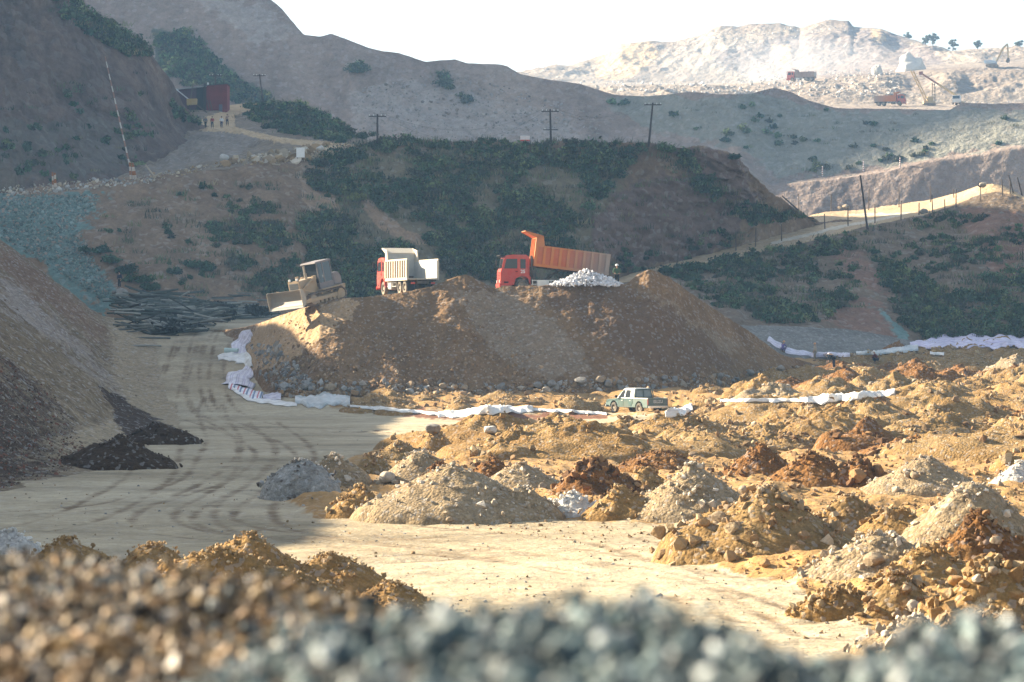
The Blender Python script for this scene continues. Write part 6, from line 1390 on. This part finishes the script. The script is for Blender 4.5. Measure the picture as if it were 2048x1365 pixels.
# ------------------------------------------------------------------ logs, sheets, rocks, bushes and trees, dust
bpy.context.view_layer.update(); DG = bpy.context.evaluated_depsgraph_get()
MLOG = [flat('log_bark_%s' % n, c, .9, .1, .5, 1.5) for n, c in (('grey', (.15, .16, .145)), ('green', (.07, .085, .075)), ('dark', (.04, .04, .036)), ('pale', (.30, .30, .265)))]
def log_mesh(k):
    r = np.random.default_rng(900 + k); L = r.uniform(1.4, 2.5); m = MB(); n = 4; rad = r.uniform(.055, .10)
    pts = [Vector((-L + 2 * L * i / n, r.normal() * .015, r.normal() * .015)) for i in range(n + 1)]
    for a, b in zip(pts[:-1], pts[1:]): m.cyl(a, b, rad, rad * .96, 7)
    o = m.build('log', MLOG[k % 4]); return o
LOGS = [log_mesh(k) for k in range(10)]; used = [False] * 10
def log_at(p, yaw, pit, label, group):
    k = int(rng.integers(0, 10)); o = LOGS[k]
    if used[k]: o = o.copy(); C.objects.link(o)
    used[k] = True; o.location = p; o.rotation_euler = (0, pit, yaw); tag(o, label, 'log', group)
n = 0
for q in range(225):
    u = rng.uniform(250, 425)
    top = np.interp(u, [250, 270, 310, 370, 400, 425], [592, 586, 585, 588, 596, 612]); bot = np.interp(u, [250, 262, 300, 330, 400, 425], [632, 652, 674, 672, 658, 645])
    v = rng.uniform(top, bot); t = (bot - v) / (bot - top + 1e-6)
    d = 243 + 22 * t + rng.uniform(-1, 1); p = P(u, v, d); z = drop(p[0], p[1])
    if p[2] > z + 3.0: p = P(u, v, d + 6); 
    if p[2] < z: p[2] = z + .1
    yaw = rng.normal() * (.2 if rng.random() < .7 else .75) + (-.5 if (v > 640 and u < 330) else 0.1); pit = rng.normal() * .14 + (.12 if (v > 640 and u < 330) else 0)
    log_at(tuple(p), yaw, pit, 'grey log in the big jumbled log pile beside the ramp', 'logs in the big pile')
for q in range(64):
    t = rng.random(); u = np.interp(t, [0, 1], [415, 525]) + rng.normal() * 8; top = np.interp(u, [415, 450, 525], [604, 600, 612]); bot = np.interp(u, [415, 450, 525], [618, 632, 640]); k = rng.random()
    v = top + (bot - top) * k; d = 292 - 14 * k; p = P(u, v, d); z = drop(p[0], p[1])
    log_at((p[0], p[1], max(z + .08, p[2])), rng.normal() * .12 - .25, rng.normal() * .04, 'grey log in the low second stack behind the big pile', 'logs in the second stack')
for a, l in (((285, 694, .1), 'single log lying on the ramp in front of the big pile'), ((300, 678, .06), 'long log at the front edge of the big pile')):
    p, nn, o = hit(a[0], a[1]); log_at(tuple(p + [0, 0, .08]), a[2], 0, l, None)
scr = []
for reg, nn_ in (([(325, 618), (380, 615), (430, 625), (455, 645), (400, 662), (340, 668), (325, 645)], 100), ([(418, 612), (450, 612), (470, 632), (440, 638), (415, 628)], 40), ([(498, 618), (525, 618), (530, 632), (500, 632)], 20)):
    for u, v in sample_poly(reg, nn_):
        d = 244 + (660 - v) * .5 if u < 400 else 272; p = P(u, v, d); p[2] = max(p[2], drop(p[0], p[1]) + .2); scr.append(p)
scr = np.array(scr); V, Fc, c = leaves_np(scr, np.full(len(scr), 1.0), np.full(len(scr), .6), pick([(.018, .02, .02), (.03, .032, .028)], len(scr)), 70, .2)
tag(mesh_np('brushwood', V, Fc, M_leaf, False, {'col': c}), 'black heap of brushwood on the right side of the log pile', 'brushwood')

def sheetmat(name, stops, sc=3.0, base_var=.55, rough=.5):
    """woven plastic sheet, stripes run along the sheet's own width"""
    m, nt, b = newmat(name); at = nd(nt, 'ShaderNodeAttribute', attribute_name='st'); mu = nd(nt, 'ShaderNodeMath', operation='MULTIPLY'); nt.links.new(at.outputs['Fac'], mu.inputs[0]); mu.inputs[1].default_value = sc
    fr = nd(nt, 'ShaderNodeMath', operation='FRACT'); nt.links.new(mu.outputs[0], fr.inputs[0])
    c = ramp(nt, fr.outputs[0], stops); nt.nodes[-1].color_ramp.interpolation = 'CONSTANT'
    g = nt.nodes.new('ShaderNodeNewGeometry'); c = mix(nt, base_var, c, ramp(nt, noise(nt, g.outputs['Position'], 1.2, 5, .6), [(.3, (.42, .36, .3)), (.62, g1(1))]), 'MULTIPLY')
    nt.links.new(c, b.inputs['Base Color']); b.inputs['Roughness'].default_value = rough; return m
LAV = (.64, .61, .67)
T_lav = sheetmat('lavender_sheet', [(0, LAV), (.55, (.46, .40, .53)), (.7, LAV), (.85, (.40, .37, .48))], 5)
T_str = sheetmat('striped_sheet', [(0, (.72, .70, .74)), (.35, (.50, .10, .13)), (.55, (.72, .70, .74)), (.75, (.10, .17, .30))], 1.0)
T_white = sheetmat('white_sheet', [(0, (.74, .72, .68)), (.9, (.62, .60, .6))], 3)
T_grey = sheetmat('grey_clear_sheet', [(0, (.55, .56, .55)), (.5, (.42, .45, .45)), (.8, (.6, .6, .6))], 2)
T_purp = sheetmat('purple_sheet', [(0, (.57, .52, .66)), (.5, (.45, .39, .57)), (.75, (.62, .58, .69))], 6)
def sheet(path, hw, mat, label, lift=.12, crump=.25, nu=60, nv=12, stripes_=None, cat='plastic sheet', name='plastic_sheet', face=0.0):
    """crumpled sheet laid over whatever lies under the pixel path"""
    a = np.array(path, float); seg = np.r_[0, np.cumsum(np.hypot(*np.diff(a[:, :2], axis=0).T))]; s = np.linspace(0, seg[-1], nu)
    cu, cv = np.interp(s, seg, a[:, 0]), np.interp(s, seg, a[:, 1]); h = np.interp(s, seg, a[:, 2]) if a.shape[1] > 2 else np.full(nu, hw)
    tu, tv = np.gradient(cu), np.gradient(cv); L = np.hypot(tu, tv); nx, ny = -tv / L, tu / L
    sd = int(abs(path[0][0] * 7 + path[0][1])) % 1000
    V = np.zeros((nu, nv, 3)); ST = np.zeros((nu, nv)); last = None
    for i in range(nu):
        for j in range(nv):
            t = j / (nv - 1) * 2 - 1; e = 1 + .4 * math.sin(s[i] / 6.0 + sd + (t > 0) * 2) * math.sin(s[i] / 15.0 + sd)
            p, nn, o = hit(cu[i] + nx[i] * h[i] * t * e, cv[i] + ny[i] * h[i] * t * e)
            if p is None: p = last
            last = p; V[i, j] = p; ST[i, j] = s[i] / 14.0 if stripes_ else j / nv
    for _ in range(2):
        V[1:-1] = (V[:-2] + V[1:-1] * 2 + V[2:]) / 4; V[:, 1:-1] = (V[:, :-2] + V[:, 1:-1] * 2 + V[:, 2:]) / 4
    mid = np.sin(np.linspace(0, np.pi, nv))[None]
    V[..., 2] += .05 + mid * (.32 * lift + .5 * crump * np.abs(fbm(V + sd, 1.6, 3, sd, ridged=True)) + crump * .3 * fbm(V, .5, 2, sd + 1))
    V[..., 1] += .05 * fbm(V, .7, 3, sd + 2)
    o = mesh_np(name, V.reshape(-1, 3), gridfaces(nu, nv), mat, True, {'st': ST.ravel()}); m = o.modifiers.new('thick', 'SOLIDIFY'); m.thickness = .02
    tag(o, label, cat); return o
sheet([(500, 666, 8), (488, 676, 14), (482, 692, 15), (476, 712, 12)], 14, T_lav, 'bundled lavender sheet at the top of the mound foot', .25, .4)
sheet([(436, 719, 4), (455, 713, 10), (478, 712, 13), (492, 722, 10), (502, 738, 5)], 9, T_white, 'white twisted sheet below the lavender bundle', .25, .35)
sheet([(498, 738, 8), (488, 750, 18), (482, 762, 28), (480, 775, 34)], 22, T_lav, 'spread lavender striped sheet on the ramp side', .2, .35)
sheet([(458, 771, 7), (480, 780, 9), (505, 791, 10), (524, 797, 8)], 9, T_str, 'red and blue striped sheet edge at the foot of the mound', .2, .15, stripes_=True)
sheet([(465, 779, 3), (490, 794, 5), (520, 803, 5), (560, 807, 5), (594, 812, 3)], 5, T_white, 'narrow white sheet edge below the striped sheet', .1, .2)
sheet([(526, 800, 3), (545, 794, 8), (562, 796, 5)], 6, T_lav, 'small crumpled lavender sheet beside the striped edge', .3, .4, 30)
sheet([(590, 804, 6), (620, 804, 12), (660, 801, 13), (700, 803, 8)], 11, T_grey, 'crumpled grey clear sheet at the foot of the mound', .45, .5)
sheet([(700, 814, 2), (760, 818, 3.5), (820, 824, 3), (884, 830, 3)], 3, T_white, 'long thin white sheet strip in front of the mound', .12, .15, 90, 7)
sheet([(876, 833, 4), (915, 829, 7), (950, 827, 5), (1000, 821, 8), (1066, 820, 5)], 7, T_white, 'bulging white sheet in the middle of the strip in front of the mound', .4, .35, 80)
sheet([(1064, 821, 2.5), (1140, 824, 3), (1214, 829, 2.5)], 3, T_white, 'thin white sheet strip ending at the pickup', .12, .15, 80, 7)
sheet([(1330, 834, 4), (1350, 830, 8), (1384, 817, 6)], 7, T_white, 'white crumpled sheet behind the pickup', .4, .4, 30)
sheet([(1440, 803, 2), (1500, 803, 3), (1600, 803, 3)], 3, T_white, 'thin white sheet strip among the back heaps', .15, .2, 60, 7)
sheet([(1600, 802, 4), (1640, 801, 8), (1700, 796, 7), (1790, 787, 4)], 7, T_white, 'wide white sheet lying over the back heaps', .3, .35, 70)
sheet([(1820, 690, 4), (1850, 688, 9), (1900, 684, 12), (1960, 684, 12), (2070, 686, 12)], 10, T_purp, 'long pale purple sheeting along the foot of the right hill', .25, .3, 90)
sheet([(1536, 680, 5), (1558, 692, 6), (1585, 706, 5), (1640, 711, 5), (1700, 711, 4)], 5, T_lav, 'pale lavender sheeting curving round the grey bank', .2, .3, 80)
sheet([(1712, 709, 3), (1760, 707, 4), (1800, 700, 6), (1836, 696, 6)], 4, T_grey, 'crumpled grey sheeting below the grey bank', .3, .35, 60)
sheet([(1860, 708, 3), (1888, 710, 3)], 3, T_white, 'two white scraps of sheet on the far heaps', .2, .2, 20, 6)
p, nn, o = hit(462, 707); rl = MB().cyl((-.5, 0, .25), (.6, -.3, .2), .2, n=14).build('sheet_roll', flat('pale_green_roll', (.50, .62, .58), .5), None, loc=tuple(p)); tag(rl, 'short pale green roll lying on the white twisted sheet', 'roll')

# rocks of their own
def boulder(u, v, rpx, c, label, group=None, d=None, sc=(1.2, 1, .85), seed=None):
    p, nn, o = hit(u, v)
    if p is None: return
    r = rpx / F * p[1]; k = int(rng.integers(0, 8)) if seed is None else seed
    bm = bmesh.new(); bmesh.ops.create_icosphere(bm, subdivisions=3, radius=1.0); V = np.array([x.co[:] for x in bm.verts]); Fc = np.array([[x.index for x in f.verts] for f in bm.faces]); bm.free()
    rr = np.random.default_rng(int(u * 13 + v))
    for _ in range(10):
        dd_ = rr.normal(size=3); dd_ /= np.linalg.norm(dd_); cc = rr.uniform(.6, .92); ex = np.maximum(V @ dd_ - cc, 0); V = V - ex[:, None] * dd_ * .9
    V = V * np.array(sc) * r * (1 + .06 * fbm(V + u, .5, 3, 5))[:, None]
    o = mesh_np('boulder', V, Fc, dirt_rock(c), False, loc=(p[0], p[1], p[2] + r * .35)); o.rotation_euler = (0, 0, rr.uniform(0, 6)); tag(o, label, 'boulder', group)
RK = {}
def dirt_rock(c):
    if c not in RK: RK[c] = dirt('boulder_rock_%s' % c, {'grey': [(.24, .22, .2), (.36, .33, .29)], 'orange': [(.36, .2, .08), (.46, .29, .14)], 'tan': [(.34, .25, .16), (.45, .35, .24)], 'pale': [(.5, .42, .31), (.58, .5, .4)], 'white': [(.6, .56, .5), (.7, .66, .6)]}[c], size=.5, peb=.2, pebamt=.25, bump=.5)
    return RK[c]
for u, v, r, c, l in ((866, 862, 15, 'grey', 'big grey boulder balanced on a small ochre heap'), (1529, 1131, 12, 'orange', 'orange boulder lying at the foot of the big brown heap'), (1408, 1050, 11, 'orange', 'pointed orange rock at the left end of the big brown heap'), (1440, 1040, 15, 'tan', 'tan rock on the left shoulder of the big brown heap'),
    (1748, 1128, 20, 'tan', 'long tan boulder on the pale gravel spur'), (1990, 1086, 13, 'tan', 'round tan boulder in the dark rust hollow'), (1912, 1165, 15, 'orange', 'orange boulder upper left on the ochre bank'), (1930, 1172, 11, 'orange', 'round orange rock beside the orange boulder'), (1955, 1162, 12, 'pale', 'pale rock right of the orange boulder on the ochre bank'), (1985, 1146, 12, 'tan', 'wide tan rock on top of the ochre bank'),
    (1826, 1220, 17, 'pale', 'pale yellow boulder on the low heaps at lower right'), (1862, 1243, 12, 'pale', 'smooth pale oval stone at lower right'), (1790, 1232, 8, 'tan', 'small tan stone left of the pale yellow boulder'), (775, 962, 17, 'pale', 'upright pale block among the left gravel heaps'), (1488, 985, 12, 'tan', 'tan rock on the crest of the big brown heap'), (1590, 1140, 7, 'orange', 'small orange stone right of the orange boulder'),
    (980, 864, 12, 'white', 'whitish pointed rock at the back edge of the heaps'), (1830, 955, 10, 'tan', 'tan rock at the top of the large pale dome'), (900, 1042, 7, 'tan', 'small tan rock at the foot of the widest gravel heap'),
    (1692, 417, 7, 'tan', 'tan rock on the far road edge behind the leaning pole'), (1680, 418, 5, 'tan', 'smaller tan rock left of the other on the far road edge'), (1848, 428, 9, 'grey', 'grey brown rock on the near road edge'), (1966, 372, 7, 'pale', 'pale rock on the tip of the right hill crest'), (243, 593, 14, 'grey', 'round grey boulder at the upper left of the log pile'), (118, 382, 6, 'white', 'white stone beside the rusty posts on the brown hill'), (448, 320, 10, 'white', 'large white rock on the bench rim'), (640, 300, 8, 'white', 'white block at the right end of the bench rim')):
    boulder(u, v, r, c, l)
for u, v, r in ((660, 778, 10), (700, 782, 6), (885, 776, 8), (1075, 774, 9), (1105, 772, 10), (1162, 768, 13), (1200, 764, 10), (1216, 772, 10), (1275, 762, 7), (1330, 760, 8), (1000, 778, 8), (930, 778, 7), (1440, 756, 9), (1500, 748, 9), (1560, 740, 8), (790, 782, 7), (1240, 768, 7), (610, 776, 9)):
    boulder(u, v, r, ['tan', 'grey', 'orange'][int(u) % 3] if u < 1300 else 'grey', 'brown or grey boulder in the row along the foot of the mound', 'boulders at the foot of the mound')
# white stone load under the raised bed
x, y = (1172 - 1024) / F * 218.6, 218.6; zc = drop(x, y)
th = rng.uniform(0, 2 * np.pi, 1500); rr = np.sqrt(rng.random(1500)); px = rr * np.cos(th) * 2.95; py = rr * np.sin(th) * 1.5
hz = 1.35 * np.clip(1 - rr, 0, 1) ** .75 * np.where(px < 0, 1 - .25 * np.abs(px) / 3, 1) * rng.uniform(.55, 1.0, 1500)
V, Fc, c = stones_np(np.stack([px, py, hz], 1), .06 + .11 * rng.random(1500) ** 1.5, pick([(.72, .71, .72), (.62, .61, .63), (.78, .77, .77)], 1500, .12))
tag(mesh_np('stone_heap', V, Fc, M_stone, False, {'col': c}, loc=(x, y, zc - .05)), 'heap of white stones on the mound under the raised dump bed', 'heap')
# pale rock outcrops in the quarry
for u, v, w, hh, l in ((1824, 142, 26, 40, 'large pale rock outcrop on the quarry bench'), (1757, 152, 8, 20, 'narrow pale rock outcrop left of the large one on the quarry bench')):
    p, nn, o = hit(u, v); s_ = p[1] / F
    bm = bmesh.new(); bmesh.ops.create_icosphere(bm, subdivisions=4, radius=1.0); V = np.array([q.co[:] for q in bm.verts]); Fc = np.array([[q.index for q in f.verts] for f in bm.faces]); bm.free()
    for _ in range(12):
        dd_ = rng.normal(size=3); dd_ /= np.linalg.norm(dd_); cc = rng.uniform(.6, .9); ex = np.maximum(V @ dd_ - cc, 0); V = V - ex[:, None] * dd_ * .9
    V = V * np.array([w, w * .8, hh]) * s_; V = V + (V / (np.linalg.norm(V, axis=1)[:, None] + 1e-6)) * (1.0 * fbm(V + u, 3, 4, 7, ridged=True))[:, None]
    tag(mesh_np('rock_outcrop', V, Fc, dirt_rock('white'), True, loc=(p[0], p[1] + 3, drop(p[0], p[1] + 3, 250))), l, 'rock')

# bushes one can point at, and the trees on the far ridge
def bush(u, v, r, label, col, group=None, nl=420, leaf=.2, h=.9):
    p, nn, o = hit(u, v)
    if p is None: return
    k = 7; cs = np.concatenate([[[0, 0, 0]], rng.normal(size=(k, 3)) * [r * .5, r * .35, r * .15]]); cs[:, 2] = np.abs(cs[:, 2])
    V, Fc, c = leaves_np(cs, np.full(k + 1, r * .62), np.full(k + 1, r * .62 * h), pick([col], k + 1, .35), nl // 4, leaf)
    t = empty('bush', tuple(p)); tag(t, label, 'bush', group); mesh_np('foliage', V, Fc, M_leaf, False, {'col': c}, parent=t)
    m = MB()
    for q in range(5): m.cyl((0, 0, -.1), (rng.normal() * r * .4, rng.normal() * r * .3, r * .6), .03, .012, 5)
    m.build('stems', M_dkwood, t)
for u, v, r, l, c in ((200, 505, 1.1, 'upper bush of the green row on the brown hill left of centre', (.035, .07, .045)), (225, 525, 1.2, 'second bush of the green row on the brown hill', (.04, .075, .04)), (250, 548, 1.3, 'middle bush of the green row on the brown hill', (.035, .065, .04)), (278, 565, 1.5, 'large bush in the green row above the log pile', (.04, .08, .035)), (300, 580, 1.1, 'lowest bush of the green row above the log pile', (.045, .08, .04)),
    (395, 535, 1.3, 'green bush above the middle of the log pile', (.04, .085, .045)), (420, 542, 1.0, 'smaller bush right of the green bush above the log pile', (.04, .08, .045)), (352, 548, .7, 'small lone bush on the brown slope above the log pile', (.035, .06, .045)), (715, 400, 1.1, 'yellow green bush at the top of the slide scar', (.14, .15, .045)), (862, 296, 1.3, 'bush on the hill crest left of the middle power pole', (.05, .075, .035)), (1340, 305, 1.8, 'bright green bush right of the tallest power pole', (.07, .11, .04)), (1465, 318, .9, 'small dark bush on the right shoulder of the scrubby hill', (.03, .06, .035)), (1385, 540, 1.4, 'dark green bush below the start of the dirt road', (.03, .065, .035)), (1330, 545, 1.0, 'dark bush right behind the mound top', (.03, .065, .035)),
    (725, 278, 1.5, 'bush on the skyline of the bench right of the knoll', (.05, .075, .045)), (718, 146, 2.4, 'lone dark bush high on the back mountain', (.05, .07, .045)), (890, 172, 2.3, 'tall bush patch on the back mountain slope', (.055, .075, .05))):
    bush(u, v, r, l, c)
def tree(u, vb, vt, label, d, spread=.6):
    x = (u - 1024) / F * d; z = drop(x, d, 250); h = 6 + (660 - vt) / F * d - z
    h = max(h, 3.0); t = empty('tree', (x, d, z)); tag(t, label, 'tree', 'trees on the far quarry ridge')
    m = MB(); m.cyl((0, 0, -1.5), (.1, 0, h * .5), .24, .16, 7).cyl((.1, 0, h * .5), (0, 0, h * .95), .16, .05, 6)
    tips = []
    for k in range(12):
        a = rng.uniform(0, 6.28); z0 = h * rng.uniform(.15, .8); L = h * spread * rng.uniform(.2, .42); e = (L * math.cos(a), L * math.sin(a), z0 + L * .5); m.cyl((.05, 0, z0), e, .08, .03, 5); tips.append(e)
    m.build('trunk', M_dkwood, t)
    cs = rng.normal(size=(18, 3)) * [h * spread * .3, h * spread * .25, h * .2] + [0, 0, h * .52]; cs[:, 2] = np.clip(cs[:, 2], h * .15, h * .9); V, Fc, c = leaves_np(cs, np.full(len(cs), h * .15), np.full(len(cs), h * .13), pick([(.09, .11, .08), (.12, .13, .1)], len(cs)), 80, .42)  # leaf greens paled, distance haze is put into the colour
    mesh_np('crown', V, Fc, M_leaf, False, {'col': c}, parent=t)
tree(1865, 102, 62, 'tallest bushy tree on the far ridge at right', 1046); tree(1850, 98, 76, 'smaller tree left of the tallest one on the far ridge', 1055); tree(1905, 112, 78, 'thin sparse tree right of the tallest one on the far ridge', 1022); tree(1955, 102, 84, 'flat topped little tree on the far ridge near the excavator', 1008); tree(2038, 100, 80, 'tree on the far ridge at the right edge of the picture', 1006, .8); tree(1815, 78, 70, 'low tree at the left end of the far ridge trees', 1078, .9)
# dust hanging in the quarry
def dust(u, v, d, rx, ry, rz, dens, label):
    bm = bmesh.new(); bmesh.ops.create_icosphere(bm, subdivisions=4, radius=1.0); V = np.array([q.co[:] for q in bm.verts]); Fc = np.array([[q.index for q in f.verts] for f in bm.faces]); bm.free()
    V = V * (1 + .25 * fbm(V + u, .9, 3, 9))[:, None] * np.array([rx, ry, rz])
    m = bpy.data.materials.new('dust'); m.use_nodes = True; nt = m.node_tree; nt.nodes.remove(nt.nodes['Principled BSDF']); pv = nt.nodes.new('ShaderNodeVolumePrincipled')
    pv.inputs['Color'].default_value = (.86, .92, 1.0, 1); pv.inputs['Density'].default_value = dens; nt.links.new(pv.outputs[0], nt.nodes['Material Output'].inputs['Volume'])
    o = mesh_np('dust', V, Fc, m, True, loc=tuple(P(u, v, d))); tag(o, label, None, None, 'stuff')
dust(1620, 140, 1000, 26, 30, 11, .0014, 'pale dust cloud drifting over the quarry bench')
dust(1560, 120, 1000, 40, 40, 14, .0006, 'thin dust in the quarry bowl')
dust(1480, 150, 960, 70, 60, 12, .0006, 'thin low dust along the quarry bench')
dust(1350, 160, 850, 110, 60, 16, .0005, 'broad thin dust in front of the quarry hill')
# ------------------------------------------------------------------ the air itself
bm = bmesh.new(); bmesh.ops.create_cube(bm, size=1.0)
for v in bm.verts:
    v.co = Vector((v.co.x * 2400, v.co.y * 1700 + 740, v.co.z * 300 + 140))
me = bpy.data.meshes.new('haze'); bm.to_mesh(me); bm.free()
haze = bpy.data.objects.new('haze', me); C.objects.link(haze); haze['kind'] = 'stuff'
mh = bpy.data.materials.new('haze'); mh.use_nodes = True; nt = mh.node_tree; nt.nodes.remove(nt.nodes['Principled BSDF'])
pv = nt.nodes.new('ShaderNodeVolumePrincipled'); pv.inputs['Color'].default_value = (0.34, 0.61, 1.0, 1); pv.inputs['Density'].default_value = HAZE_D
pv.inputs['Anisotropy'].default_value = 0.25
nt.links.new(pv.outputs[0], nt.nodes['Material Output'].inputs['Volume'])
me.materials.append(mh)
